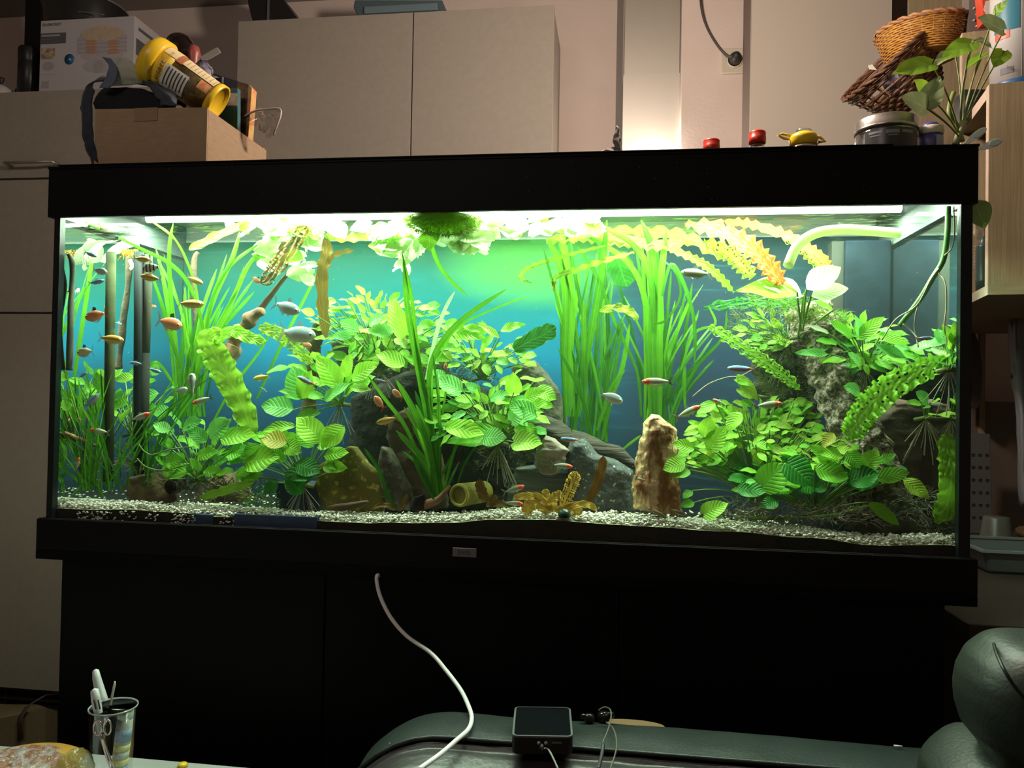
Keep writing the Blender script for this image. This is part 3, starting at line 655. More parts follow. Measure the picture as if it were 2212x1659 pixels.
MB().tube([P(221,490.5,.098), P(222.5,491.2,.103)], 0.0096, 18).build('end_cap', mat('cap_brown', (0.12, 0.10, 0.06), .5), t, label='brown round end cap')
rod('feed_bar', 'bright green flat bar under the surface left of the spray bar', 'pipe', [(166,478,.07),(192,484,.08),(216,492,.09)], 0.0045, mat('green_bar', (0.13, 0.42, 0.04), .4), n=6)
# olive pipe (cave) lying at the front
a_ = P(990, 1070, .04); b_ = P(1046, 1062, .11); ax = (b_-a_).normalized(); L_ = (b_-a_).length
t = thing('cave_pipe', 'hollow olive yellow pipe piece lying on the gravel', 'pipe', Vector((a_.x, a_.y, a_.z-.02)))
MB().lathe([(0.0195, 0.004), (0.0185, 0), (0.0150, 0.0), (0.0142, 0.006), (0.0140, L_), (0.0185, L_), (0.0195, 0.004)], a_, 26, ax).build('pipe', mat('olive_pipe', (0.38, 0.34, 0.05), .7, col2=(.20, .19, .03), scale=45, bump=.6), t)
MB().lathe([(0.0142, 0), (0.0142, 0.0), (0, 0.001)], a_+ax*(L_-.004), 20, ax).build('hollow', M_lava, t, label='dark hollow')
a_ = P(368, 1052, .05)
t = thing('cave_pipe', 'small dark round pipe opening among the roots at the left', 'pipe', a_)
MB().lathe([(0.0125, 0), (0.0135, 0.002), (0.0135, 0.035), (0.011, 0.035), (0.0105, 0.0), (0.0125, 0)], a_, 22, (0.1, 1, 0.05)).build('pipe', mat('dark_clay', (0.05, 0.04, 0.03), .8), t)
MB().lathe([(0.0106, 0.03), (0, 0.03)], a_, 20, (0.1, 1, 0.05)).build('hollow', M_lava, t)
q = P(1219, 1112, .014)
MB().lathe([(0.0001, .0105), (0.006, .009), (0.0098, .004), (0.0103, 0), (0.009, -.004)], q, 16).build('snail', mat('dark_green_snail', (0.012, 0.04, 0.02), .3), None, label='small black-green round snail on the front gravel', cat='snail')
# roots / hoses
rod('pale_hose', 'thick pale green curved stem under the surface at the right', 'stem', [(1702,575,.05),(1722,532,.06),(1760,505,.07),(1815,496,.08),(1880,499,.09),(1942,504,.10)], [0.0082]*25+[.0082]*6 if 0 else 0.0082, leafmat('pale_stem', (.55, .66, .36), (.62, .72, .42), (.6, .7, .4), veins=0.0, trans=.6), sm=6)
t = thing('aquatic_vine', 'long dark green stem with thin roots hanging at the right end', 'stem', P(2040, 560, .10))
MB().tube(smooth_path([P(2048,446,.02),P(2047,500,.022),P(2038,560,.03),P(2015,600,.04),P(1985,650,.05),P(1942,705,.06)], 6), 0.0042, 10).build('stem', mat('green_stem', (0.10, 0.26, 0.05), .4, col2=(.05, .16, .03), scale=20, stretch=(1,1,.2)), t)
M_root = mat('pale_root', (0.33, 0.30, 0.22), .7)
for pp in ([(2060,446,.02),(2062,500,.02),(2056,535,.02),(2040,552,.02)], [(2028,580,.03),(2010,605,.03),(1980,660,.04),(1935,690,.06),(1905,735,.07)],
           [(2028,590,.03),(2042,612,.02),(2044,660,.02),(2040,705,.02),(2046,740,.02)], [(1985,655,.04),(1978,680,.04),(1976,712,.05),(1984,750,.04)], [(1950,700,.05),(1968,715,.05),(1982,730,.04)]):
    MB().tube(smooth_path([P(*p) for p in pp], 5), 0.0011, 5).build('root', M_root, t)
rod('tendril', 'thin brown tendril curling off the right hand stump', 'root', [(1640,790,.2),(1600,812,.2),(1570,815,.2),(1530,830,.19),(1496,857,.18)], 0.0011, M_root, n=5, sm=5)
# ------------------------------------------------------------------ leaves
LM = {
 'bright': leafmat('leaf_bright', (0.20, 0.56, 0.03), (0.32, 0.66, 0.05), (0.40, 0.75, 0.12)),
 'mid': leafmat('leaf_mid', (0.11, 0.42, 0.02), (0.22, 0.56, 0.03), (0.20, 0.60, 0.10)),
 'mint': leafmat('leaf_mint', (0.09, 0.42, 0.06), (0.18, 0.55, 0.10), (0.28, 0.70, 0.25)),
 'dark': leafmat('leaf_dark', (0.018, 0.17, 0.015), (0.04, 0.28, 0.03), (0.08, 0.36, 0.06)),
 'yellow': leafmat('leaf_yellow', (0.22, 0.46, 0.03), (0.34, 0.52, 0.04), (0.42, 0.65, 0.10), spots=(0.10, 0.14, 0.02)),
 'old': leafmat('leaf_old', (0.30, 0.34, 0.02), (0.38, 0.28, 0.03), (0.40, 0.42, 0.06), spots=(0.16, 0.10, 0.02)),
 'brown': leafmat('leaf_brown', (0.16, 0.13, 0.02), (0.20, 0.10, 0.02), (0.24, 0.20, 0.04), trans=.25),
 'gold': leafmat('leaf_gold', (0.55, 0.36, 0.04), (0.62, 0.46, 0.08), (0.70, 0.56, 0.16), trans=.4),
 'orange': leafmat('leaf_orange', (0.75, 0.16, 0.03), (0.80, 0.26, 0.05), (0.50, 0.40, 0.08), trans=.4, spots=(.55,.45,.06)),
 'pale': leafmat('leaf_glare_pale', (0.72, 0.88, 0.52), (0.80, 0.92, 0.62), (0.85, 0.92, 0.65), trans=.5),  # near-white tone carries the lamp glare on overexposed leaves
}
GM = {
 'grass': leafmat('grass_green', (0.05, 0.26, 0.012), (0.14, 0.46, 0.02), (0.20, 0.60, 0.05), veins=0.0, trans=.4),
 'grassd': leafmat('grass_deep', (0.018, 0.12, 0.010), (0.05, 0.24, 0.015), (0.10, 0.45, 0.04), veins=0.0, trans=.4),
 'grassp': leafmat('grass_pale', (0.35, 0.62, 0.25), (0.45, 0.70, 0.35), (0.5, 0.75, 0.4), veins=0.0, trans=.4),
}
M_stem = mat('petiole_green', (0.16, 0.30, 0.05), .6)
M_rhiz = mat('rhizome', (0.14, 0.17, 0.05), .8, bump=.5)
LR = random.Random(21)
def _leafgeo(shape, var):
    r = random.Random(hash((shape, var)) % 1000 if 0 else {'oval': 10, 'lance': 20, 'heart': 30, 'long': 40}[shape]+var)
    wid = {'oval': 0.31, 'lance': 0.165, 'heart': 0.42, 'long': 0.11}[shape]
    pk = {'oval': 0.85, 'lance': 0.9, 'heart': 0.62, 'long': 0.9}[shape]
    curl = r.uniform(0.05, 0.38); fold = r.uniform(0.10, 0.32); wav = r.uniform(0.01, 0.035); ph = r.uniform(0, 6); tw = r.uniform(-.35, .35)
    def fn(a, b_):
        t = a; s_ = 2*b_-1
        wd = wid*max(0.0, math.sin(PI*t**pk))**0.72 if t < 1 else 0
        if shape == 'heart' and t < 0.25: wd = max(wd, wid*(0.55+1.4*t)) if t > 0 else wid*0.30
        wd *= (1-0.35*max(0, t-.8)/.2)
        x = s_*wd; z = abs(s_)*wd*fold - curl*t*t*0.5 + wav*math.sin(ph+t*11+s_*1.5)*abs(s_)
        ang = tw*t; y = t - (0.10*(1-t)**4*s_*s_ if shape == 'heart' else 0)
        return (x*math.cos(ang), y, z + x*math.sin(ang))
    return fn
_LG = {}
def leafmesh(shape, var, mk):
    k = (shape, var, mk)
    if k not in _LG:
        g = MB().grid(_leafgeo(shape, var), 9, 4); _LG[k] = g.mesh('leaf_blade', LM[mk])
    return _LG[k]
def put_leaf(par, b0, t0, face, ws, shape, mk, var=None, name='leaf'):
    b0 = Vector(b0); t0 = Vector(t0); y = t0-b0; L_ = y.length; y.normalize()
    z = Vector(face); z = z - y*z.dot(y)
    if z.length < .05: z = Vector((.3, -.6, .5)); z = z - y*z.dot(y)
    z.normalize(); x = y.cross(z)
    o = bpy.data.objects.new(name, leafmesh(shape, LR.randrange(4) if var is None else var, mk)); C.objects.link(o)
    mm = Matrix.Identity(4)
    for i in range(3): mm[i][0] = x[i]*L_*ws; mm[i][1] = y[i]*L_; mm[i][2] = z[i]*L_; mm[i][3] = b0[i]
    if par: mm.translation = mm.translation - wloc(par); o.parent = par
    o.matrix_basis = mm; return o
def inside(p, poly):
    c = False; x, y = p
    for i in range(len(poly)):
        x1, y1 = poly[i]; x2, y2 = poly[i-1]
        if (y1 > y) != (y2 > y) and x < (x2-x1)*(y-y1)/(y2-y1)+x1: c = not c
    return c
def bez(a, b_, c, n=6):
    return [a*((1-t)**2)+b_*(2*t*(1-t))+c*(t*t) for t in [k/n for k in range(n+1)]]
def plant(label, base, Yb, poly, Y0, Y1, n, lpx, mk, shape='oval', focus=None, expl=(), ws=1.0, seed=1, roots=0, petr=0.0011, down=.25, cat='water plant', name='broadleaf_plant', face=(0, -.62, .78), stempx=1.0):
    """base pixel, list of leaves sampled inside poly, plus explicit leaves (ub,vb,ut,vt[,mat,shape,ws,Y])"""
    r = random.Random(seed); B = PP(base[0], base[1], Yb)
    t = thing(name, label, cat, B); st = MB(); F = focus or base
    us = [p[0] for p in poly] or [0]; vs = [p[1] for p in poly] or [0]; pts = []
    mks = mk if isinstance(mk, (list, tuple)) else [mk]
    for k in range(n):
        best = None; bd_ = -1
        for _ in range(14):
            for __ in range(50):
                q = (r.uniform(min(us), max(us)), r.uniform(min(vs), max(vs)))
                if inside(q, poly): break
            d_ = min([math.hypot(q[0]-a[0], (q[1]-a[1])*1.3) for a in pts] or [999])
            if d_ > bd_: bd_ = d_; best = q
        pts.append(best)
    def petiole(b0, frac):
        mid = B.lerp(b0, .5) + Vector((0, 0, (b0-B).length*.10)); st.tube(bez(B+Vector((r.uniform(-.006,.006), r.uniform(-.006,.006), 0)), mid, b0, 5), petr, 5, caps=False)
    for k, (u, v) in enumerate(pts):
        f = (v-min(vs))/(max(vs)-min(vs)+1e-6); Y = Y1+(Y0-Y1)*f + r.uniform(-.02, .02)
        Y = min(max(Y, .022), YB-.03); Y = PP(u, v, Y).y
        dx, dy = u-F[0], v-F[1]; dl = math.hypot(dx, dy)+1e-6
        ang = math.atan2(dy/dl + down + r.uniform(-.5, .5), dx/dl + r.uniform(-.5, .5))
        l = lpx*r.uniform(.72, 1.22); sh_ = r.uniform(.62, 1.0)
        du, dv = math.cos(ang)*l*sh_, math.sin(ang)*l*sh_*0.75
        dY = -l*px(Y)*r.uniform(.0, .55)
        b0 = PP(u-du/2, v-dv/2, Y-dY/2); t0 = PP(u+du/2, v+dv/2, max(.014, Y+dY/2))
        fc = Vector(face) + Vector((r.uniform(-.45, .45), r.uniform(-.3, .3), r.uniform(-.3, .3)))
        put_leaf(t, b0, t0, fc, ws*r.uniform(.85, 1.2), shape, r.choice(mks)); petiole(b0, 1)
    for e in expl:
        ub, vb, ut, vt = e[:4]; m_ = e[4] if len(e) > 4 and e[4] else mks[0]; s_ = e[5] if len(e) > 5 and e[5] else shape
        w_ = e[6] if len(e) > 6 and e[6] else 1.0; Y = e[7] if len(e) > 7 else Y0
        b0 = PP(ub, vb, Y); t0 = PP(ut, vt, max(.014, Y-.012))
        put_leaf(t, b0, t0, Vector((r.uniform(-.2, .2), -.8, .55)), ws*w_, s_, m_); petiole(b0, 1)
    if st.v: st.build('petioles', M_stem, t, kind='stuff', label='thin green leaf stalks')
    rz = MB(); rz.tube([B+Vector((-.018, 0, -.002)), B+Vector((0, 0, .002)), B+Vector((.018, .004, 0))], .0035, 8, nz=.3, nzs=60); rz.build('rhizome', M_rhiz, t)
    if roots:
        rt = MB()
        for k in range(roots):
            a = r.uniform(-1, 1); L_ = r.uniform(.03, .075)
            rt.tube(bez(B, B+Vector((a*.02, -.006, -L_*.5)), B+Vector((a*.035, r.uniform(-.01, .01), -L_)), 4), .0007, 4, caps=False)
        rt.build('roots', M_root, t, kind='stuff', label='pale hanging roots')
    return t
PL = plant
# --- left third
PL('low broad-leaved plant at the far left, small dark leaves before the branch twigs', (200,1040), .10, [(130,800),(290,800),(330,830),(300,900),(150,900),(125,860)], .08, .20, 13, 50, ['mid','bright'], ws=.9, seed=2, shape='oval', down=0)
PL('loose broad-leaved plant behind the left grass with flat floating-looking leaves', (285,940), .12,
   [(215,830),(300,790),(400,810),(370,880),(250,905)], .10, .18, 12, 50, ['mid','bright','mint'], seed=3, down=0, roots=14,
   expl=[(268,845,240,868,'mint'),(278,872,212,865,'mid'),(344,850,285,866,'mint'),(373,893,322,884,'mint'),(290,815,245,818,'bright'),(250,905,235,915,'mid')])
PL('broad-leaved plant with round mint leaves at the left front', (430,1040), .07,
   [(330,920),(400,895),(480,900),(540,930),(530,990),(480,1030),(380,1030),(340,990)], .045, .11, 42, 44, ['mid','mint','mid'], seed=4, roots=18,
   expl=[(368,930,330,915,'mint','oval',1.25,.04),(452,944,492,908,'mint','oval',1.25,.04),(395,925,432,905,'mint'),(447,955,405,920,'mint'),(476,948,548,935,'bright'),(502,975,525,945,'mint'),(462,970,465,995,'mint','oval',1.1),(425,985,468,975,'mid'),(350,1010,395,990,'mid'),(420,1008,358,1030,'mid'),(365,1035,355,1000,'bright','oval',.8)])
PL('large-leaved plant in front of the olive slab, left of centre', (655,1050), .05,
   [(520,960),(580,930),(650,930),(640,1000),(560,1000)], .05, .11, 14, 58, ['mid','bright'], seed=5, roots=20,
   expl=[(697,955,640,900,'bright','oval',1.2,.04),(690,958,742,925,'bright','heart',.9,.035),(678,965,640,925,'mid','oval',1.2),(745,920,690,965,'bright','oval',1.1,.03),(610,960,650,975,'bright','oval',1.2,.035),(620,955,562,945,'old','oval',1.4,.03),(560,960,520,985,'mid','oval'),(640,920,560,925,'bright','lance',1.1),
         (640,1000,690,1020,'dark','oval',1.2,.035),(690,1010,612,1025,'dark','oval',1.2,.035),(655,1065,615,1030,'dark','oval',1.3,.03),(700,985,750,975,'bright','oval',1.0,.035),(697,1010,748,1008,'bright','oval',.8,.03),(745,1010,700,1003,'mid','oval',.8,.03),
         (600,1040,570,1065,'dark','oval',1.3,.04),(555,1000,540,1030,'mid','oval'),(508,1030,548,1008,'mid','oval',1.0),(520,1035,565,1020,'bright','oval',.8),(525,1000,600,985,'bright','oval',1.2,.04)])
PL('plant with big ribbed leaves on the dark rock, left of centre', (735,875), .12,
   [(600,790),(680,760),(800,770),(800,830),(740,860),(640,860)], .09, .15, 22, 66, ['bright','mid'], seed=6, roots=16,
   expl=[(655,862,632,790,'mint','oval',1.25,.07),(650,862,670,800,'bright','oval',1.0,.06),(635,885,563,872,'mint','oval',1.2,.07),(735,840,685,765,'bright','oval',.9,.08),(745,815,755,765,'bright','oval',1.0,.07),(760,820,815,782,'bright','oval',.9,.07),(700,865,752,825,'mint','oval',.8,.07),(755,838,800,840,'bright','oval',.7,.07),(652,850,600,840,'mid','lance',1.0),(725,800,688,835,'bright','oval'),(640,905,690,890,'mid','oval',.9,.08)])
PL('dense plant cluster of rounded leaves in the upper middle of the tank', (820,800), .20,
   [(660,700),(700,650),(780,625),(850,640),(930,655),(990,700),(990,760),(930,790),(850,790),(760,780),(690,740)], .12, .22, 125, 41, ['bright','yellow','mid','bright'], seed=7, roots=10, focus=(815,730),
   expl=[(680,680,650,668,'bright','oval',1.3,.10),(775,715,735,690,'mint','oval',1.1,.10),(795,700,830,680,'mint','oval',1.1,.10),(850,720,795,710,'mint','oval',1.1,.10),(762,728,715,722,'mint','oval',.9,.10),(875,790,812,760,'bright','oval',1.1,.09),(870,735,845,640,'bright','oval',.7,.14)])
PL('plant behind the upright blades with wide flat leaves above the black rock', (1040,820), .22,
   [(960,720),(1040,700),(1060,740),(1140,730),(1150,790),(1060,800),(960,790)], .16, .24, 44, 40, ['bright','yellow','mid'], seed=8, focus=(1040,780),
   expl=[(1000,705,1048,712,'bright','lance',1.2,.14),(970,715,1045,722,'bright','lance',1.4,.14),(1080,715,1130,695,'bright','lance',1.3,.16),(1080,730,1030,695,'yellow','lance',1.0,.16)])
PL('bright plant of frilly layered leaves right of the tall blades, centre', (1075,960), .10,
   [(935,800),(1000,820),(1060,830),(1120,800),(1190,830),(1180,880),(1160,960),(1080,930),(960,960),(920,930),(940,860)], .05, .13, 76, 48, ['bright','mint','bright'], seed=9, roots=24, focus=(1060,900), down=.35,
   expl=[(1110,848,1108,805,'bright','heart',1.0,.06),(1000,845,940,815,'mint','oval',1.2,.08),(1105,910,1135,880,'mint','heart',1.1,.045),(1160,900,1100,870,'mint','oval',1.1,.045),(960,920,1045,935,'bright','oval',.8,.045),(1080,935,960,950,'mid','oval',.9,.06),(1045,945,1095,945,'mint','heart',1.0,.04),(1110,955,1170,955,'bright','heart',1.0,.035),(1130,865,1175,840,'bright','oval',1.0,.06),(1130,880,1180,870,'bright','oval',.9,.06)])
# --- right third
PL('large dense bush of small bright leaves right of the ochre stone', (1640,1080), .13,
   [(1480,930),(1530,880),(1600,870),(1720,860),(1760,880),(1780,930),(1850,960),(1840,1010),(1750,1010),(1640,1000),(1600,960),(1560,1000),(1480,1010),(1450,1020),(1440,1000),(1470,975)], .05, .17, 215, 39, ['bright','yellow','bright','mid','yellow'], seed=10, roots=30, focus=(1630,960), down=.25,
   expl=[(1520,945,1535,900,'bright','oval',1.2,.045),(1535,970,1565,920,'bright','heart',.9,.04),(1500,970,1455,955,'bright','oval',1.0,.035),(1480,1000,1432,1012,'bright','oval',1.2,.035),(1490,1015,1460,1030,'mid','oval',1.2,.03),(1600,890,1570,930,'bright','oval'),(1520,1112,1572,1085,'bright','heart',.9,.02),(1495,1060,1475,1075,'mid','oval',1.1,.025),(1500,1085,1470,1092,'mid','oval',1,.025),(1545,870,1505,892,'mid','oval',1.0,.10),(1580,895,1555,862,'bright','oval',1.0,.08),(1800,935,1778,965,'old','oval',1.0,.05)])
PL('dark broad-leaved plant creeping along the lower right front', (1760,1110), .07,
   [(1560,1010),(1640,1000),(1760,990),(1900,990),(1960,1010),(1880,1050),(1720,1060),(1580,1060)], .045, .09, 44, 52, ['dark','mid','dark'], seed=11, down=.1, roots=10, focus=(1750,1060),
   expl=[(1640,1060,1700,1000,'mid','oval',1.3,.04),(1700,1000,1760,1045,'dark','heart',1.2,.035),(1760,1010,1835,1030,'mid','oval',1.3,.035),(1830,1040,1900,1020,'dark','oval',1.3,.035),(1885,1035,1965,1015,'mid','lance',1.5,.035),(1868,1015,1895,970,'bright','oval',1.2,.04),(1895,1000,1935,980,'mid','lance',1.6,.04),(1830,975,1860,1010,'mid','oval',1.3,.04),(1790,1000,1755,960,'mid','oval',1,.04),(1820,985,1770,975,'bright','oval',.9,.04),
         (1590,1055,1655,1060,'dark','oval',1.1,.03),(1610,1040,1632,1040,'mint','oval',1,.03),(1875,1085,1948,1130,'mid','lance',1.2,.03),(1950,1035,2008,1075,'yellow','oval',.9,.05),(1680,1080,1645,1095,'dark','oval',1.2,.03)])
PL('plant with three large glare-pale leaves on top of the cork trunk', (1730,730), .14, [], .1, .1, 0, 60, 'pale', seed=12, petr=.0018,
   expl=[(1722,632,1592,620,'bright','oval',.85,.10),(1735,640,1640,600,'pale','oval',.8,.11),(1742,625,1815,575,'pale','oval',1.15,.09),(1752,640,1832,620,'pale','oval',1.0,.09),(1800,670,1760,645,'bright','lance',1.1,.1)])
PL('small-leaved mossy plant on the dark stump left of the trunk', (1700,750), .20,
   [(1590,690),(1640,665),(1740,690),(1760,740),(1650,760),(1600,730)], .15, .22, 40, 36, ['yellow','bright','mid'], seed=13, roots=26)
PL('plant of pointed leaves spreading right of the cork trunk', (1870,800), .13,
   [(1760,700),(1830,680),(1920,690),(1960,740),(2000,770),(1920,800),(1850,800),(1770,770)], .09, .17, 66, 50, ['bright','mid','mint'], shape='oval', seed=14, roots=24, ws=.85, focus=(1860,760),
   expl=[(1862,735,1850,680,'mint','oval',1.0,.08),(1850,735,1908,680,'bright','lance',1.5,.075),(1840,730,1790,690,'mid','oval',1.0,.09),(1790,720,1750,700,'pale','lance',1.1,.1),(1900,730,1968,735,'bright','lance',1.5,.08),(1890,745,1962,775,'mint','lance',1.3,.08),(1860,790,1835,760,'mint','oval',1.1,.07),(1790,765,1718,760,'mint','lance',1.2,.09)])
PL('cluster of round leaves against the right glass pane', (2050,800), .10,
   [(1990,740),(2030,710),(2074,710),(2074,790),(2000,790)], .06, .14, 13, 52, ['mint','bright'], seed=15, roots=14,
   expl=[(2040,745,2028,708,'mint','oval',1.2,.07),(2050,770,2015,745,'pale','oval',1.4,.06),(2040,785,2070,757,'bright','oval',1.0,.06),(2065,745,2074,712,'mid','oval',1.2,.08)])
PL('small plant with few leaves hanging on the bark at the right', (2000,905), .09, [], .08, .1, 0, 40, 'mid', seed=16, roots=16,
   expl=[(2005,872,1982,845,'mint','oval',1.3),(1990,872,1960,868,'bright','lance',1.5),(2010,870,2030,862,'bright','lance',1.5),(2020,895,2050,895,'yellow','oval',1.0),(1995,880,2010,878,'mint','oval',1.3)])
PL('two small round leaves beside the crinkled leaf on the trunk', (1885,860), .09, [], .08, .1, 0, 40, 'mid', seed=17,
   expl=[(1860,850,1825,832,'mint','oval',1.3),(1880,880,1890,912,'yellow','heart',1.1),(1905,890,1872,888,'yellow','oval',1.3)])
PL('sparse plant on the mossy stump with drooping narrow leaves', (1640,860), .18, [], .15, .1, 0, 40, 'mid', seed=18,
   expl=[(1590,808,1640,860,'yellow','lance',1.2),(1585,820,1625,830,'bright','lance',1.1),(1590,840,1625,860,'yellow','lance',1.3)])
# tiny carpet of stem plants lower left
g_ = MB(); r_ = random.Random(5)
for k in range(34):
    u, v = r_.uniform(520, 600), r_.uniform(1045, 1098); b0 = P(u, v+12, .05+r_.uniform(-.02, .02))
    for j in range(7):
        a = r_.uniform(0, 6.28); z = j*.0028; d = Vector((math.cos(a), math.sin(a)*.6, .4))*.0065; s_ = Vector((-math.sin(a), math.cos(a), 0))*.0018
        c_ = b0+Vector((0, 0, z)); g_.add([c_, c_+d*.6+s_, c_+d, c_+d*.6-s_], [(0, 1, 2, 3)])
g_.build('moss', LM['mid'], None, kind='stuff', label='tuft of tiny-leaved stems on the gravel left of the navy box', cat='moss')

# ------------------------------------------------------------------ ribbons: grasses and long leaves
def ribbon(par, pts, wpx, mk, face=(0, -1, .25), name='blade', taper=(.55, 1, .12), fold=.18, seg=5, twist=0.0):
    """pts: (u, v, Y) along the blade"""
    w3 = [PP(*p) for p in pts]; sp_ = smooth_path(w3, seg); n = len(sp_)-1; wm = wpx*px(pts[0][2]); g = MB()
    def fn(a, b_):
        i = min(int(round(a*n)), n); p = sp_[i]; d = (sp_[min(i+1, n)]-sp_[max(i-1, 0)]).normalized()
        f_ = Vector(face); ang = twist*a; s_ = d.cross(f_).normalized()
        nn = s_.cross(d); s2 = s_*math.cos(ang)+nn*math.sin(ang)
        wd = wm*float(np.interp(a, (0, .4, .85, 1), (taper[0], taper[1], taper[1]*.8, taper[2])))/2
        q = (2*b_-1); return p + s2*q*wd + nn*abs(q)*wd*fold*-1
    g.grid(fn, n, 2); return g.build(name, GM[mk] if mk in GM else LM[mk], par, origin=w3[0])
def grass(label, base, Yb, n, tops, wpx, mk, seed, spread=14, expl=(), dY=.04, bow=.12, name='grass_plant'):
    r = random.Random(seed); t = thing(name, label, 'grass', PP(base[0], base[1], Yb))
    for k in range(n):
        ut, vt, ju, jv = tops[r.randrange(len(tops))]
        ut += r.uniform(-ju, ju); vt += r.uniform(-jv, jv); ub = base[0]+r.uniform(-spread, spread); vb = base[1]
        Y = min(max(Yb+r.uniform(-dY, dY), .02), YB-.03); Yt = min(max(Yb+r.uniform(-dY, dY)*1.5, .02), YB-.03); b_ = bow*(ut-ub)+r.uniform(-9, 9)
        pts = [(ub, vb, Y)]
        for f in (.3, .6, .85): pts.append((ub+(ut-ub)*f - b_*math.sin(PI*f), vb+(vt-vb)*f, Y+(Yt-Y)*f))
        pts.append((ut, vt, Yt))
        ribbon(t, pts, wpx*r.uniform(.5, 1.0), r.choice(mk) if isinstance(mk, list) else mk, twist=r.uniform(-.9, .9), taper=(.6, 1, .1))
    for e in expl: ribbon(t, e[0], e[1], e[2] if len(e) > 2 else 'grass', twist=e[3] if len(e) > 3 else .2)
    return t
G1, G2 = 'grass', 'grassd'
grass('tall ribbon grass clump in the left part, blades fanning up to the surface', (410,900), .15, 30,
      [(470,560,30,40),(500,600,30,50),(540,640,30,60),(440,700,30,60),(380,640,30,50),(350,560,15,30),(455,640,30,60)], 11, [G1,G1,G2], 31, spread=38,
      expl=[([(395,930,.12),(385,800,.12),(369,650,.11),(365,540,.10),(374,482,.10)], 13), ([(420,900,.14),(425,780,.13),(455,660,.12),(500,560,.12),(518,500,.12)], 16),
            ([(430,880,.14),(460,740,.13),(505,640,.13),(545,560,.13),(610,520,.13)], 14), ([(440,760,.13),(460,640,.12),(500,570,.12),(570,520,.12)], 12),
            ([(256,513,.08),(310,540,.08),(365,568,.08),(405,610,.09),(432,680,.1),(440,730,.1)], 10, G1), ([(370,505,.09),(395,545,.09),(420,610,.09),(430,660,.1)], 6),
            ([(330,600,.1),(350,660,.1),(368,730,.1),(395,800,.11)], 10), ([(555,860,.15),(610,740,.15),(660,640,.14),(700,560,.13)], 9, G1), ([(316,850,.1),(318,800,.09),(335,782,.09),(355,800,.1),(380,840,.1)], 8),
            ([(445,940,.12),(500,840,.12),(560,760,.12),(590,705,.12)], 8), ([(330,480,.1),(360,500,.1),(380,520,.1)], 6)])
grass('short fine grass at the far left end of the tank', (220,1060), .045, 26,
      [(150,860,20,50),(190,830,20,50),(235,850,25,60),(280,930,20,50),(130,950,10,50),(180,980,30,40)], 7.0, [G1,G2], 32, spread=55, dY=.022,
      expl=[([(222,1072,.05),(190,1020,.05),(160,975,.045),(122,930,.04)], 12), ([(180,935,.08),(175,870,.08),(170,820,.08)], 8), ([(200,900,.08),(215,860,.08),(232,820,.08)], 9), ([(155,1070,.05),(180,1045,.05),(205,1025,.05)], 7)])
grass('fine grass standing behind the round-leaved plant at the left', (290,1050), .06, 22, [(250,950,20,40),(290,930,25,40),(340,950,30,40),(400,850,30,60),(455,830,30,50)], 6, [G2,G1], 36, spread=70, dY=.02)
grass('tall sword-shaped grass plant in the centre with a bundle of blades', (948,1075), .07, 24,
      [(905,850,20,30),(925,760,16,40),(960,800,16,50),(900,900,30,40),(880,960,30,40),(1000,960,20,40)], 11, [G1,G2,G1], 33, spread=12, dY=.02,
      expl=[([(940,1070,.06),(928,930,.06),(905,800,.06),(882,680,.06),(871,562,.06)], 17), ([(950,1075,.06),(935,930,.06),(905,780,.06),(890,650,.06),(868,545,.06)], 10),
            ([(925,860,.06),(930,790,.06),(960,730,.06),(1010,680,.06),(1093,625,.06)], 15), ([(945,780,.07),(985,710,.07),(1060,670,.07),(1140,640,.07)], 6),
            ([(920,820,.07),(940,730,.07),(960,670,.07),(982,630,.07)], 10, 'grassp'), ([(945,1070,.05),(925,960,.05),(890,880,.05),(855,820,.05)], 15), ([(940,1072,.06),(880,930,.06),(830,860,.06),(795,812,.06)], 9),
            ([(850,1100,.03),(835,1060,.03),(815,1010,.03),(787,968,.03)], 10, G2), ([(938,1080,.04),(910,1030,.04),(890,980,.04)], 8, G2), ([(930,480,.1),(935,540,.1),(960,590,.1),(1010,640,.1)], 9, G1),
            ([(985,1060,.06),(1000,1010,.06),(1030,960,.06),(1060,930,.06)], 6, G2)])
grass('tall ribbon grass behind the grey boulder, left of the tallest grass', (1262,955), .20, 36,
      [(1195,560,25,60),(1215,520,20,60),(1260,620,25,70),(1310,500,14,30),(1300,640,30,60),(1220,700,30,60),(1345,720,20,50)], 9, [G1,G2,G2], 34, spread=52, dY=.05,
      expl=[([(1225,900,.16),(1220,760,.15),(1222,640,.15),(1205,560,.15),(1180,515,.15)], 15), ([(1235,900,.16),(1232,760,.15),(1235,640,.15),(1218,540,.15),(1214,490,.15)], 16), ([(1250,900,.16),(1270,760,.16),(1290,640,.15),(1303,560,.14),(1311,475,.13)], 14),
            ([(1265,880,.16),(1262,760,.16),(1260,650,.16)], 13), ([(1300,950,.17),(1320,860,.17),(1345,790,.17),(1360,700,.17)], 12), ([(1290,930,.16),(1320,840,.16),(1350,800,.16)], 10), ([(1340,975,.15),(1365,955,.15),(1385,940,.15)], 6)])
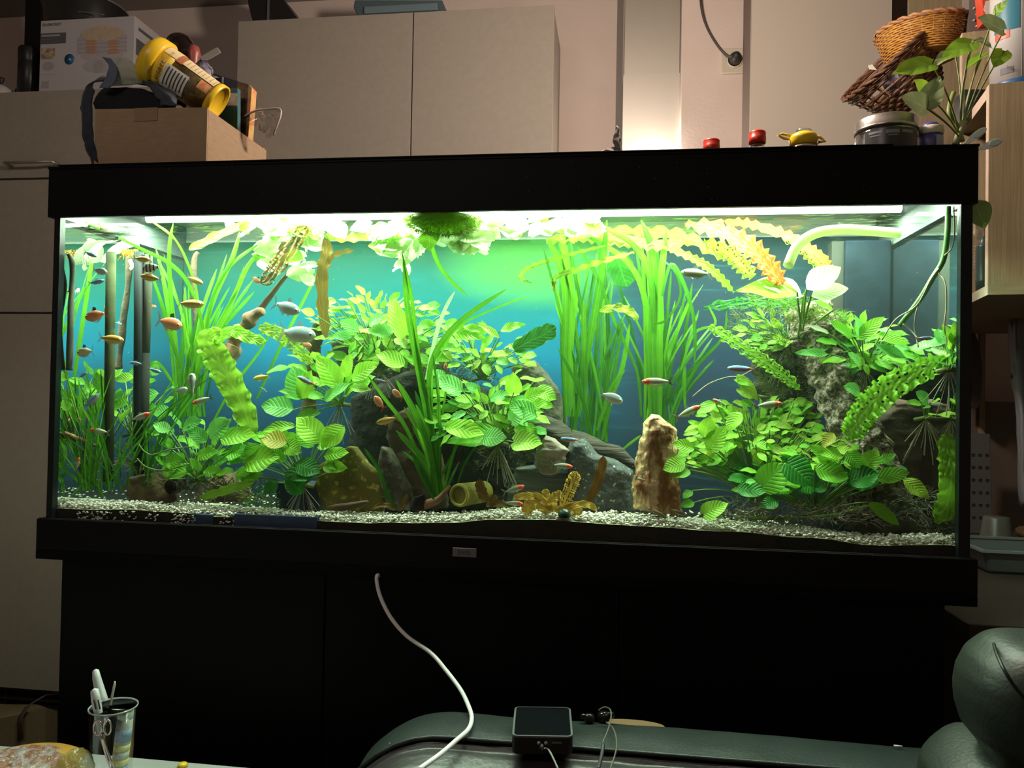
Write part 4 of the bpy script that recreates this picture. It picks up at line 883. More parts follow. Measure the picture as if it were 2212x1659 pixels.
grass('tallest ribbon grass behind the ochre stone, arching over under the surface', (1425,920), .20, 38,
      [(1400,560,12,50),(1425,540,12,50),(1390,520,18,40),(1440,620,20,60),(1475,700,22,60),(1500,640,20,60),(1360,620,30,60),(1530,740,25,60)], 9, [G1,G2,G2], 35, spread=34, dY=.04,
      expl=[([(1415,900,.17),(1410,760,.16),(1412,640,.16),(1408,540,.15),(1385,475,.15)], 17), ([(1425,900,.17),(1425,760,.16),(1425,640,.16),(1432,560,.15),(1440,492,.15)], 16), ([(1405,900,.17),(1400,760,.17),(1392,640,.16),(1350,560,.15),(1250,500,.13)], 13),
            ([(1412,720,.16),(1405,600,.15),(1370,530,.14),(1300,490,.13)], 14), ([(1430,640,.15),(1450,570,.15),(1480,620,.15),(1500,700,.15),(1500,800,.15)], 9, G2), ([(1430,560,.14),(1460,590,.13),(1470,640,.13),(1440,690,.13),(1412,700,.13)], 6, 'grassd'),
            ([(1470,800,.17),(1500,720,.16),(1545,700,.16),(1530,660,.16)], 6), ([(1455,900,.17),(1500,800,.17),(1560,730,.16),(1570,670,.16)], 6, G2), ([(1385,900,.17),(1375,800,.17),(1330,700,.17),(1290,600,.15),(1240,520,.13)], 8, G2),
            ([(1480,880,.17),(1478,820,.17),(1480,790,.17)], 8)])

# crinkled and lace leaves
def crinkle(par, pts, wpx, mk, holes=0, ruff=.16, waves=16, face=(0, -1, .35), nv=6, seg=8, name='crinkled_leaf', taper=None, twist=0, label=None, cat=None):
    w3 = [PP(*p) for p in pts]; sp_ = smooth_path(w3, seg); n = len(sp_)-1; wm = wpx*px(pts[0][2]); g = MB(); ph = LR.uniform(0, 6)
    tp = taper or ((0, .12, .5, .85, 1), (.25, .8, 1, .8, .08))
    if holes: nv = 12; sp_ = smooth_path(w3, seg*2); n = len(sp_)-1
    def fn(a, b_):
        i = min(int(round(a*n)), n); p = sp_[i]; d = (sp_[min(i+1, n)]-sp_[max(i-1, 0)]).normalized()
        s_ = d.cross(Vector(face)).normalized(); nn = s_.cross(d); ang = twist*a; s2 = s_*math.cos(ang)+nn*math.sin(ang); nn = s2.cross(d)
        wd = wm*float(np.interp(a, *tp))/2; q = 2*b_-1
        r_ = ruff*wm*(abs(q)**1.3)*math.sin(ph+a*waves*2*PI+q*1.2) + .05*wm*math.sin(a*waves*5+q*9)
        return p + s2*q*wd*(1+.06*math.sin(a*waves*9)) - nn*r_ + nn*abs(q)*wd*.15
    sk = (lambda i, j: i % 3 != 0 and j not in (5, 6) and j % 2 == 1 and LR.random() < holes and 2 < i < n-3) if holes else None
    g.grid(fn, n, nv, sk); o = g.build(name, LM[mk], par, origin=w3[0], label=label, cat=cat); return o
def lone(label, name='lace_leaf', cat='leaf', group=None): return lambda pts, wpx, mk, **k: crinkle(None, pts, wpx, mk, name=name, label=label, cat=cat, **k)
lone('long bright wavy leaf standing diagonally in the left half')([(548,940,.06),(525,880,.055),(495,820,.05),(468,770,.05),(450,735,.05),(480,712,.05)], 62, 'bright', ruff=.14, waves=9)
lone('low green wavy leaf lying just above the gravel at the left')([(550,1040,.04),(510,1052,.035),(470,1065,.03),(430,1076,.03)], 22, 'bright', waves=5)
lone('long light green crinkled leaf arching over the right hand bark')([(2050,775,.05),(1990,800,.045),(1925,835,.04),(1875,880,.04),(1845,925,.04),(1830,952,.04)], 58, 'bright', waves=14, holes=.35)
lone('big green crinkled leaf hanging upright at the right end')([(2044,938,.04),(2050,985,.035),(2055,1040,.035),(2045,1090,.035),(2022,1130,.035)], 50, 'bright', waves=8, ruff=.10)
lone('narrow lace leaf pointing down left of the cork trunk')([(1532,705,.12),(1580,735,.11),(1640,775,.10),(1690,810,.10),(1728,842,.10)], 30, 'bright', holes=.6, waves=12)
lone('orange ruffled leaf arching under the surface at the right')([(1690,615,.10),(1660,575,.10),(1620,535,.10),(1560,500,.11),(1480,484,.12)], 46, 'orange', ruff=.28, waves=20)
lone('narrower orange ruffled leaf further right under the surface')([(1795,575,.12),(1760,545,.12),(1700,510,.13),(1620,485,.14),(1560,478,.15)], 24, 'orange', ruff=.3, waves=18)
lone('yellow-green lace leaf below the orange leaves')([(1785,590,.14),(1760,560,.14),(1730,530,.14),(1690,510,.15)], 34, 'yellow', holes=.5, waves=8)
lone('bright ruffled leaf under the orange ruffled leaf')([(1625,600,.13),(1600,570,.13),(1570,545,.13),(1520,520,.14)], 40, 'bright', ruff=.22, waves=8, holes=.3)
lone('long pale-edged ruffled leaf arching down to the three pale leaves')([(1440,535,.12),(1500,560,.11),(1545,590,.11),(1585,632,.11)], 20, 'bright', ruff=.25, waves=12)
lone('dark green lace leaf lying level left of the trunk top')([(1720,655,.2),(1660,655,.2),(1600,655,.2),(1520,665,.2)], 28, 'dark', holes=.7, waves=6)
lone('olive lace leaf hanging diagonally in the upper left')([(665,490,.09),(640,520,.09),(610,560,.085),(585,595,.085),(562,612,.085)], 46, 'brown', holes=.85, waves=4, ruff=.05)
lone('brown upright decaying ribbon leaf left of the upper middle cluster')([(705,730,.13),(698,660,.13),(697,590,.12),(706,545,.12),(705,510,.12)], 30, 'brown', waves=6, ruff=.15)
lone('brown ribbon leaf bending right under the surface')([(700,600,.13),(705,570,.13),(725,550,.13),(765,540,.13)], 16, 'brown', waves=5)
lone('wavy green leaf under the twisted driftwood fork')([(560,705,.11),(600,720,.11),(640,750,.12),(675,790,.12)], 34, 'yellow', waves=7, holes=.25)
lone('small crinkled leaf on top of the diagonal wavy leaf')([(470,740,.08),(500,715,.08),(540,730,.08),(575,740,.08)], 30, 'bright', waves=5, ruff=.2)
lone('thin curled ruffled leaf reaching left under the surface, centre')([(1310,530,.13),(1250,545,.13),(1190,562,.13),(1140,580,.13),(1125,600,.13),(1150,612,.13)], 10, 'yellow', waves=14, ruff=.3)
lone('second thin curled ruffled leaf below the first, centre right')([(1370,545,.14),(1300,565,.14),(1240,585,.14),(1200,600,.14),(1196,630,.14)], 14, 'yellow', waves=10, ruff=.3)
lone('yellow-green drooping leaf tip among the middle grass')([(1295,672,.12),(1330,665,.12),(1360,672,.12),(1378,692,.12)], 20, 'yellow', waves=4)
lone('broad green leaf folded behind the middle grass')([(1110,755,.15),(1150,735,.15),(1180,720,.15),(1200,705,.15)], 44, 'dark', waves=3, ruff=.05)
lone('folded pale green leaf behind the tallest grass near the surface')([(1330,545,.19),(1340,580,.19),(1355,620,.19)], 56, 'dark', waves=2, ruff=.04)
lone('large bright ruffled leaf mass lying at the surface, centre right')([(1180,520,.14),(1260,512,.15),(1340,520,.15),(1420,530,.15),(1500,522,.15)], 30, 'bright', waves=16, ruff=.4)
lone('bright ruffled leaf lying along the surface behind the orange leaves')([(1280,500,.18),(1380,500,.18),(1480,512,.17),(1560,560,.16)], 26, 'bright', waves=16, ruff=.4)
lone('green leaf strip at the surface left of the moss ball')([(700,510,.12),(750,515,.12),(800,508,.13),(850,500,.13)], 22, 'bright', waves=6, ruff=.3)
lone('bright green leaf end with brown tip lying at the surface in the upper left')([(605,472,.09),(640,490,.09),(665,505,.09),(690,520,.09)], 12, 'bright', waves=3)
lone('yellow-green leaf lying flat under the surface, left')([(408,538,.10),(440,525,.10),(480,505,.10),(540,480,.11)], 26, 'yellow', waves=3, ruff=.06)
# pale curved strips upper left
for lb, pp, w_ in (('pale translucent curled strip nearest the olive pole', [(226,568,.12),(240,548,.12),(265,532,.13),(300,522,.14)], 26),
                   ('pale translucent curled strip further left', [(185,572,.16),(200,545,.16),(220,528,.17),(250,520,.18)], 24),
                   ('short pale leaf tip hanging in the upper left', [(280,560,.13),(286,575,.13),(281,582,.13)], 10)):
    crinkle(None, [P_ for P_ in pp], w_, 'pale', ruff=.03, waves=2, name='pale_strip', label=lb, cat='leaf', taper=((0, .1, 1), (.9, 1, 1)))
t = thing('root_tuft', 'orange-yellow root tuft under the spray bar', 'root tuft', P(278, 550, .11)); g_ = MB()
for k in range(70):
    b0 = P(r_.uniform(262, 300), r_.uniform(538, 550), r_.uniform(.1, .13)); e_ = b0+Vector((r_.uniform(-.01, .01), r_.uniform(-.005, .005), -r_.uniform(.003, .013)))
    g_.tube([b0, b0.lerp(e_, .5)+Vector((.002, 0, 0)), e_], .0009, 4, caps=False)
g_.build('fibres', mat('orange_fibre', (0.60, 0.30, 0.02), .7), t, kind='stuff')
# yellow rosette on the gravel
t = thing('wilted_rosette', 'wilted yellow rosette plant on the gravel before the grey boulder', 'water plant', P(1190, 1105, .025))
for pp, w_, hl_ in (([(1195,1105,.025),(1165,1075,.02),(1130,1072,.02),(1108,1076,.02)], 18, 0), ([(1190,1108,.025),(1160,1085,.018),(1142,1095,.018),(1138,1112,.018)], 30, 0),
               ([(1215,1095,.03),(1230,1060,.03),(1240,1035,.03),(1245,1018,.03)], 30, .8), ([(1200,1100,.025),(1235,1092,.02),(1270,1090,.02),(1290,1102,.02)], 16, 0),
               ([(1200,1105,.022),(1225,1098,.02),(1248,1104,.02),(1258,1108,.02)], 22, 0), ([(1190,1100,.03),(1180,1070,.03),(1178,1056,.03)], 18, 0), ([(1200,1100,.025),(1192,1082,.02),(1205,1070,.02),(1215,1066,.02)], 22, 0)):
    crinkle(t, pp, w_, 'gold', holes=hl_, waves=4, ruff=.15, name='leaf')
for lb, pp, w_ in (('brown dead leaf standing on the olive cave pipe', [(1050,1085,.04),(1040,1060,.04),(1034,1036,.04)], 24), ('brown dead leaf lying right of the olive pipe', [(1050,1090,.035),(1075,1088,.03),(1110,1092,.03)], 16), ('round brown dead leaf leaning right of the olive pipe', [(1062,1095,.03),(1066,1080,.03),(1068,1068,.03)], 20),
                   ('dead olive leaf lying right of the olive slab', [(800,1100,.03),(830,1090,.03),(855,1102,.03)], 12), ('dead olive leaf standing before the reddish root', [(862,1104,.025),(872,1085,.025),(880,1068,.025)], 10),
                   ('slim dark leaf leaning on the grey boulder', [(1268,1088,.03),(1288,1050,.03),(1300,1010,.03),(1304,985,.03)], 22)):
    crinkle(None, pp, w_, 'brown', waves=3, ruff=.1, name='dead_leaf', label=lb, cat='leaf')
# floating plants close under the lamps, glare put into their near-white leaf colour
FL = lambda lb, out, z, mk='pale', drop=.0: lb
def raft(label, out, Y, dY, drop, mk, n, name='floating_leaves'):
    """broad floating leaves lying at the surface, sagging towards the camera side"""
    t = thing(name, label, 'floating plant', P(out[0][0], out[0][1], Y)); r = random.Random(len(label))
    us = [p[0] for p in out]; vs = [p[1] for p in out]; k = 0
    while k < n:
        u, v = r.uniform(min(us), max(us)), r.uniform(min(vs), max(vs))
        if not inside((u, v), out): continue
        k += 1; a = r.uniform(0, 2*PI); l = r.uniform(34, 58); Yk = Y+r.uniform(-dY, dY)
        b0 = P(u-math.cos(a)*l/2, v-math.sin(a)*l*.32, Yk); t0 = P(u+math.cos(a)*l/2, v+math.sin(a)*l*.32, Yk-.012)
        put_leaf(t, b0, t0, (r.uniform(-.3, .3), -.75+r.uniform(-.2, .2), .75), 1.3, 'heart', mk if r.random() < .85 else 'bright')
    return t
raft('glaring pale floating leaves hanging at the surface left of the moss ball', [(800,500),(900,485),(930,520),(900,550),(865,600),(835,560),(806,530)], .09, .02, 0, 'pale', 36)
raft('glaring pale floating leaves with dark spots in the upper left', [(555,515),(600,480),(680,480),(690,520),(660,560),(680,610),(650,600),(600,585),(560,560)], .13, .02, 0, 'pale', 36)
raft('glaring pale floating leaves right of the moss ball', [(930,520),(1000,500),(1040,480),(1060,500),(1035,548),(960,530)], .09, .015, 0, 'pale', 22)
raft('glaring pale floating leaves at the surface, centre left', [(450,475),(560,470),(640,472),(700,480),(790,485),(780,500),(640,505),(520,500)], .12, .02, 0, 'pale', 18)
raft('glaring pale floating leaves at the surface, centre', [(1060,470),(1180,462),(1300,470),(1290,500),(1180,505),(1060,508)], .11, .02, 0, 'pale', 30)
# moss ball on the surface
def fuzz(name, label, pts_fn, n, L_, rad_, mt, seed, cat='moss', dirn=(0, -.3, .2), par=None):
    r = random.Random(seed); g = MB()
    for k in range(n):
        p, nn = pts_fn(r); d = (Vector(nn)+Vector((r.uniform(-.8, .8), r.uniform(-.8, .8), r.uniform(-.8, .8)))+Vector(dirn)).normalized()*L_*r.uniform(.5, 1.3)
        s_ = d.cross(Vector((r.uniform(-1, 1), r.uniform(-1, 1), r.uniform(-1, 1)))).normalized()*rad_
        m_ = p+d*.5+Vector((r.uniform(-1, 1), r.uniform(-1, 1), r.uniform(-1, 1)))*L_*.15
        g.add([p-s_, p+s_, m_+s_, m_-s_, p+d], [(0, 1, 2, 3), (3, 2, 4)])
    return g.build(name, mt, par, kind='stuff', label=label, cat=cat)
M_moss = leafmat('moss_green', (0.09, 0.20, 0.015), (0.17, 0.30, 0.03), (0.2, 0.3, 0.05), veins=0.0, trans=.35)
M_mossd = leafmat('moss_olive', (0.07, 0.10, 0.02), (0.13, 0.17, 0.04), (0.2, 0.25, 0.05), veins=0.0, trans=.3)
mc = P(958, 478, .055)
def mb(r):
    th_ = r.uniform(0, 2*PI); ph = math.acos(r.uniform(-1, .3)); d = Vector((math.sin(ph)*math.cos(th_), math.sin(ph)*math.sin(th_), math.cos(ph)))
    return mc + Vector((d.x*.062, d.y*.045, d.z*.020)), d
MB().lathe([(.0, -.018), (.034, -.014), (.054, -.004), (.058, .004), (.0, .006)], mc, 26).build('moss_core', M_moss, None, kind='stuff', label='round core of green moss at the surface under the hood, centre', cat='moss')
fuzz('moss_ball', 'tangled green moss ball hanging at the surface under the hood, centre', mb, 2600, .010, .0004, M_moss, 3)
def on_path(path, rads, Yoff=-.0):
    sp_ = smooth_path([P(*p) for p in path], 6); n_ = len(sp_)
    def f(r):
        i = r.randrange(n_); a = r.uniform(0, 2*PI); rr_ = float(np.interp(i/(n_-1), np.linspace(0, 1, len(rads)), rads))
        d = Vector((math.cos(a), math.sin(a)*.8-.3, r.uniform(-.3, .6))).normalized(); return sp_[i]+d*rr_, d
    return f
fuzz('moss', 'olive moss beard on the stump left of the cork trunk', on_path([(1640,700,.2),(1690,740,.2),(1700,800,.2),(1705,860,.2)], [.05,.055,.045,.035]), 2200, .016, .0005, M_mossd, 4)
fuzz('moss', 'green moss and fine roots around the top of the cork trunk', on_path([(1640,640,.15),(1700,660,.15),(1760,690,.14),(1800,690,.14)], [.02,.03,.02,.02]), 900, .016, .0005, M_moss, 5)
fuzz('moss', 'mossy growth on the dark rock of the upper middle cluster', on_path([(700,790,.2),(800,800,.19),(900,790,.2),(980,820,.2)], [.03,.035,.035,.03]), 1600, .014, .0005, M_mossd, 6)
fuzz('moss', 'dark moss and roots on the rock behind the centre plant', on_path([(980,800,.24),(1060,850,.2),(1120,900,.2),(1080,1000,.18)], [.03,.04,.04,.04]), 1600, .015, .0005, M_mossd, 7)
fuzz('moss', 'fine roots and moss over the lower right corner rocks', on_path([(1880,1120,.08),(1950,1080,.08),(2010,1120,.08),(2030,1160,.07)], [.03,.035,.03,.02]), 1300, .018, .0004, mat('pale_fibre', (0.16, 0.17, 0.11), .8), 8)
fuzz('roots', 'tangle of pale thin roots under the dark plant at the lower right', on_path([(1560,1110,.06),(1650,1108,.06),(1760,1110,.06),(1860,1120,.06)], [.02,.02,.02,.02]), 700, .026, .0006, M_root, 9, cat='roots')
fuzz('roots', 'tangle of roots and dead stems under the left hand plants', on_path([(300,1000,.1),(380,1040,.09),(460,1060,.09),(560,1060,.08)], [.03,.03,.03,.02]), 700, .026, .0006, mat('brown_fibre', (0.15, 0.13, 0.05), .8), 10, cat='roots')
t = thing('creeping_runner', 'creeping green runner stem along the lower right gravel', 'stem', P(1740, 1118, .05))
MB().tube(smooth_path([P(1590,1118,.05), P(1700,1120,.05), P(1800,1112,.05), P(1880,1092,.05)], 6), .0028, 8, nz=.2, nzs=60).build('stem', M_stem, t)
rod('runner_shoot', 'upper curling pale shoot reaching left from the round-leaved plant', 'shoot', [(300,960,.035),(312,975,.035),(330,982,.035),(370,970,.035),(420,965,.04)], .0012, M_stem, n=5, sm=5)
rod('runner_shoot', 'lower curling pale shoot reaching left from the round-leaved plant', 'shoot', [(296,990,.035),(315,1008,.035),(350,1016,.035),(390,1008,.035),(418,1000,.04)], .0012, M_stem, n=5, sm=5)
# ------------------------------------------------------------------ fish
def fishmat(name, stops, axis='Z', c2=None, rough=.35, metal=.1, head=None, headx=.30, tail=None, tailx=-.25, bars=0):
    """body colour from belly to back, with a differently coloured head or tail"""
    mt, nt, b = newmat(name); co = _co(nt, 'Object'); sp_ = nt.nodes.new('ShaderNodeSeparateXYZ'); nt.links.new(co, sp_.inputs[0])
    z = _math(nt, 'MULTIPLY_ADD', sp_.outputs[2], 3.2, .5)
    c = _ramp(nt, z, stops)
    if bars:
        s_ = _math(nt, 'GREATER_THAN', _math(nt, 'SINE', _math(nt, 'MULTIPLY', sp_.outputs[0], bars)), .25); c = _mix(nt, c, (0.02, 0.03, 0.03), s_)
    if head: c = _mix(nt, c, head, _ramp(nt, _math(nt, 'ADD', sp_.outputs[0], .5), [(headx+.5-.03, (0, 0, 0)), (headx+.5+.03, (1, 1, 1))]))
    if tail: c = _mix(nt, tail, c, _math(nt, 'GREATER_THAN', sp_.outputs[0], tailx))
    nt.links.new(c, b.inputs['Base Color']); b.inputs['Roughness'].default_value = rough; b.inputs['Metallic'].default_value = metal
    return mt
def finmat(name, col, tr=.5):
    mt, nt, b = newmat(name); b.inputs['Base Color'].default_value = (*col, 1)
    t_ = nt.nodes.new('ShaderNodeBsdfTransparent'); mx = nt.nodes.new('ShaderNodeMixShader'); mx.inputs[0].default_value = tr
    nt.links.new(b.outputs[0], mx.inputs[1]); nt.links.new(t_.outputs[0], mx.inputs[2]); nt.links.new(mx.outputs[0], nt.nodes['Material Output'].inputs[0]); return mt
M_eye = mat('fish_eye', (0.01, 0.01, 0.01), .1); M_iris = mat('fish_iris', (0.55, 0.50, 0.35), .3)
def fish_proto(kind, hgt, wid, bodym, finm, dorsal=None, tailm=None, anal=.5):
    """unit length fish, head at +X"""
    parts = []
    g = MB(); g.smooth = True; n = 14; V = []; prof = [(.5, .0), (.47, .30), (.40, .62), (.28, .90), (.12, 1.0), (-.04, .92), (-.18, .68), (-.28, .40), (-.34, .26), (-.37, .24)]
    for (x, h) in prof:
        for k in range(n):
            a = 2*PI*k/n; V.append((x, math.cos(a)*wid/2*min(1, h*1.15), math.sin(a)*hgt/2*h*(1.08 if math.sin(a) < 0 else 1)))
    F = [(i*n+k, i*n+(k+1) % n, (i+1)*n+(k+1) % n, (i+1)*n+k) for i in range(len(prof)-1) for k in range(n)]
    F.append(tuple((len(prof)-1)*n+k for k in range(n)))
    g.add(V, F); parts.append(('body', g.mesh('fish_body', bodym)))
    g = MB(); h = hgt*.72
    g.add([(-.36, 0, .03), (-.36, 0, -.03), (-.56, .004, h), (-.44, 0, 0), (-.56, -.004, -h), (-.44, .002, h*.62), (-.44, -.002, -h*.62)], [(0, 3, 2, 5), (1, 6, 4, 3), (0, 1, 3)])
    parts.append(('tail_fin', g.mesh('tail_fin', tailm or finm)))
    g = MB(); g.add([(.14, 0, hgt*.47), (.06, .003, hgt*.86), (-.06, 0, hgt*.72), (-.06, 0, hgt*.43)], [(0, 1, 2, 3)]); parts.append(('dorsal_fin', g.mesh('dorsal_fin', dorsal or finm)))
    g = MB(); g.add([(0, 0, -hgt*.47), (-.04, .003, -hgt*(.5+anal*.5)), (-.24, 0, -hgt*.38), (-.24, 0, -hgt*.24)], [(0, 1, 2, 3)]); parts.append(('anal_fin', g.mesh('anal_fin', finm)))
    g = MB(); g.add([(.2, wid*.3, -hgt*.38), (.1, wid*.55, -hgt*.72), (.06, wid*.45, -hgt*.6)], [(0, 1, 2)]); g.add([(.2, -wid*.3, -hgt*.38), (.1, -wid*.55, -hgt*.72), (.06, -wid*.45, -hgt*.6)], [(0, 1, 2)])
    parts.append(('belly_fins', g.mesh('belly_fins', finm)))
    g = MB()
    for s_ in (-1, 1):
        ey = hgt*.15; g.cur = 0; g.lathe([(.0, .0), (.034*hgt/.28, .006), (.0, .012)], (.375, s_*wid*.36, ey*.35), 12, (0, s_, 0)); g.cur = 1; g.lathe([(.0, .01), (.020*hgt/.28, .0115), (.0, .015)], (.375, s_*wid*.36, ey*.35), 10, (0, s_, 0))
    parts.append(('eyes', g.mesh('eyes', [M_iris, M_eye])))
    return kind, parts
clear = finmat('clear_fin', (.55, .58, .50), .35); redf = finmat('red_fin', (.65, .12, .05), .35); goldf = finmat('gold_fin', (.6, .42, .12), .45); blackf = finmat('black_fin', (.01, .01, .01), .05)
barf = mat('barred_fin', (.75, .78, .72), .5, col2=(.02, .02, .02), scale=9, stretch=(1, 1, 1))
FK = {
 'neon': fish_proto('neon', .24, .15, fishmat('neon_body', [(0, (.55, .12, .08)), (.28, (.50, .40, .40)), (.48, (.10, .30, .75)), (.62, (.15, .55, .95)), (.72, (.10, .16, .20)), (1, (.08, .10, .09))]), clear),
 'cardinal': fish_proto('cardinal', .22, .14, fishmat('cardinal_body', [(0, (.75, .08, .04)), (.36, (.62, .12, .10)), (.46, (.20, .55, .95)), (.64, (.25, .65, 1.0)), (.72, (.10, .13, .2)), (1, (.08, .08, .1))], tail=(.6, .10, .05), tailx=-.22), clear),
 'rummy': fish_proto('rummy', .25, .15, fishmat('rummy_body', [(0, (.55, .50, .40)), (.4, (.42, .48, .34)), (.6, (.35, .45, .30)), (1, (.16, .20, .12))], head=(.85, .12, .06), headx=.22), clear, tailm=barf),
 'gold': fish_proto('gold', .30, .16, fishmat('gold_body', [(0, (.72, .60, .25)), (.35, (.80, .50, .08)), (.55, (.35, .22, .04)), (.65, (.75, .48, .10)), (1, (.45, .30, .06))]), goldf),
 'orange': fish_proto('orange', .44, .18, fishmat('orange_body', [(0, (.80, .40, .22)), (.5, (.80, .26, .10)), (1, (.50, .18, .08))]), redf, dorsal=blackf),
 'silver': fish_proto('silver', .42, .16, fishmat('silver_body', [(0, (.60, .60, .50)), (.5, (.50, .55, .50)), (.66, (.30, .50, .60)), (1, (.28, .32, .22))]), clear),
 'barred': fish_proto('barred', .42, .16, fishmat('barred_body', [(0, (.70, .66, .45)), (.5, (.62, .60, .42)), (1, (.45, .42, .25))], bars=34), goldf),
 'brown': fish_proto('brown', .22, .18, fishmat('brown_body', [(0, (.40, .36, .25)), (.5, (.22, .17, .09)), (1, (.14, .11, .06))], metal=0, rough=.6), finmat('brown_fin', (.25, .20, .10), .3)),
 'pale': fish_proto('pale', .50, .16, fishmat('pale_body', [(0, (.70, .62, .38)), (.5, (.66, .60, .38)), (1, (.40, .36, .20))]), goldf, dorsal=blackf),
 'hatchet': fish_proto('hatchet', .30, .12, fishmat('hatchet_body', [(0, (.52, .48, .22)), (.55, (.42, .46, .28)), (.66, (.62, .62, .62)), (1, (.25, .25, .2))]), clear),
}
KN = {'neon': 'neon_tetra', 'cardinal': 'cardinal_tetra', 'rummy': 'red_nosed_tetra', 'gold': 'gold_tetra', 'orange': 'orange_tetra', 'silver': 'silver_fish', 'barred': 'barred_barb', 'brown': 'bottom_fish', 'pale': 'pale_tetra', 'hatchet': 'silver_green_fish'}
def fish(kind, uh, vh, ut, vt, Y, label, dY=0.0, grow=1.12):
    h = PP(uh, vh, Y-dY); t_ = PP(ut, vt, Y+dY); c = (h+t_)/2; x = h-t_; L_ = x.length*grow; x.normalize()
    up = Vector((0, 0, 1)); y = up.cross(x)
    if y.length < .2: y = Vector((0, 1, 0)) - x*x.y
    y.normalize(); z = x.cross(y)
    r = bpy.data.objects.new(KN[kind], None); C.objects.link(r); r.empty_display_size = .01
    mm = Matrix.Identity(4)
    for i in range(3): mm[i][0] = x[i]*L_; mm[i][1] = y[i]*L_; mm[i][2] = z[i]*L_; mm[i][3] = c[i]
    r.matrix_basis = mm; meta(r, label, 'fish', 'fish swimming in the aquarium')
    for nm, me in FK[kind][1]:
        o = bpy.data.objects.new(nm, me); C.objects.link(o); o.parent = r
FS = [
 ('neon',208,554,183,544,.025,'small blue and red fish nearest the top left corner of the tank'),
 ('silver',230,588,202,582,.025,'pinkish silver fish above the blue and red fish at the upper left'),
 ('neon',224,606,192,612,.025,'blue-headed red fish just under the pinkish silver fish, upper left'),
 ('gold',323,561,290,558,.03,'thin golden fish right of the orange root tuft'),
 ('barred',309,580,346,576,.03,'black and silver barred fish in the upper left'),
 ('gold',306,596,346,603,.03,'golden fish facing left just under the barred fish'),
 ('gold',437,612,405,598,.08,'small golden fish facing down right, right of the barred fish'),
 ('gold',438,657,386,655,.06,'golden fish facing right in front of the tall grass'),
 ('orange',186,686,228,676,.025,'orange fish with black back fin near the left end, nose down'),
 ('orange',391,704,343,691,.07,'orange fish with black back fin before the tall left grass'),
 ('orange',337,663,324,660,.2,'tiny orange fish beside the black heater tube'),
 ('gold',265,735,216,729,.03,'slender yellow striped fish below the orange fish, facing right'),
 ('pale',168,762,200,758,.025,'pale cream fish with small black fin facing left, left end'),
 ('neon',281,783,307,786,.03,'bright blue little fish above the left flat leaves'),
 ('neon',263,700,249,697,.25,'tiny pale blue fish beside the olive pole'),
 ('silver',645,673,594,655,.07,'silver gold fish facing right, right of the driftwood branch'),
 ('silver',678,725,608,717,.08,'largest silver fish, left of the upper middle plant cluster'),
 ('orange',672,748,650,741,.12,'small orange fish under the largest silver fish'),
 ('pale',172,625,162,630,.2,'tiny yellowish fish beside the forked twig'),
 ('orange',547,600,564,611,.12,'small orange-brown fish at the foot of the olive lace leaf'),
 ('neon',188,805,170,816,.025,'blue fish pointing up right over the far left grass'),
 ('neon',347,804,321,796,.03,'blue fish under the bent grass blade at the left'),
 ('neon',212,852,181,883,.025,'blue and red fish swimming steeply up at the left'),
 ('gold',549,818,581,812,.10,'reddish slim fish facing left before the blue background'),
 ('neon',576,847,562,836,.10,'tiny silver blue fish left of the big ribbed leaves'),
 ('silver',404,840,379,846,.06,'pale round fish left of the grey sucker fish'),
 ('rummy',417,871,456,858,.06,'reddish slim fish under the grey sucker fish'),
 ('rummy',323,893,284,907,.03,'red-headed fish before the flat leaves at the left'),
 ('orange',151,904,147,909,.025,'left one of two tiny pink fish heads, a pane reflection built as a fish'),  # mirror image in the left pane modelled as its own fish
 ('orange',168,904,176,908,.025,'right one of two tiny pink fish heads at the far left'),
 ('rummy',196,928,234,934,.025,'red-headed fish facing left over the far left grass'),
 ('rummy',171,989,164,1016,.025,'red-headed fish standing upright at the lower left'),
 ('neon',143,886,127,884,.025,'small blue fish close to the left glass edge'),
 ('cardinal',645,814,681,832,.05,'blue and red fish before the big ribbed mint leaf'),
 ('cardinal',810,820,839,826,.06,'blue fish with red tail before the black rock, centre left'),
 ('orange',810,857,829,882,.07,'orange fish before the black rock, centre left'),
 ('orange',849,843,869,860,.08,'faint orange-brown fish right of the orange fish, centre left'),
 ('gold',815,913,858,903,.06,'yellowish fish facing left at the top of the knobbly brown rock'),
 ('orange',962,797,963,782,.09,'tiny orange fish upright before the upper middle plants'),
 ('rummy',1131,1050,1089,1063,.035,'red-headed fish facing right before the layered stones'),
 ('rummy',1128,1088,1089,1086,.03,'red-headed fish low over the gravel by the yellow rosette'),
 ('rummy',1389,824,1449,824,.06,'red-headed fish facing left before the tallest grass'),
 ('silver',1343,867,1299,850,.08,'pale silver-green fish facing down right between the two grass clumps'),
 ('rummy',1511,878,1462,901,.07,'red-headed fish swimming up right, right of the ochre stone tip'),
 ('cardinal',1574,795,1630,797,.06,'bright blue and red fish facing left beside the mossy stump'),
 ('cardinal',1213,947,1251,951,.06,'blue and red fish over the light grey stone'),
 ('rummy',1541,863,1571,878,.07,'red-headed fish half hidden above the bright bush'),
 ('rummy',1687,871,1633,877,.07,'red-headed fish facing right above the bright bush'),
 ('rummy',1235,1008,1194,1004,.04,'red-headed fish before the light grey stone, facing right'),
 ('rummy',1394,1039,1374,1032,.03,'faint small fish before the left edge of the ochre stone'),
 ('hatchet',1474,588,1533,592,.08,'pale green-silver fish under the ruffled leaves, upper right'),
 ('cardinal',2015,730,1978,731,.025,'blue and red fish near the right glass above the plants'),
 ('brown',1438,1118,1405,1098,.02,'left one of two small brown bottom fish at the foot of the ochre stone'),
 ('brown',1482,1112,1447,1100,.02,'right one of two small brown bottom fish at the foot of the ochre stone'),
]
for f_ in FS: fish(*f_)
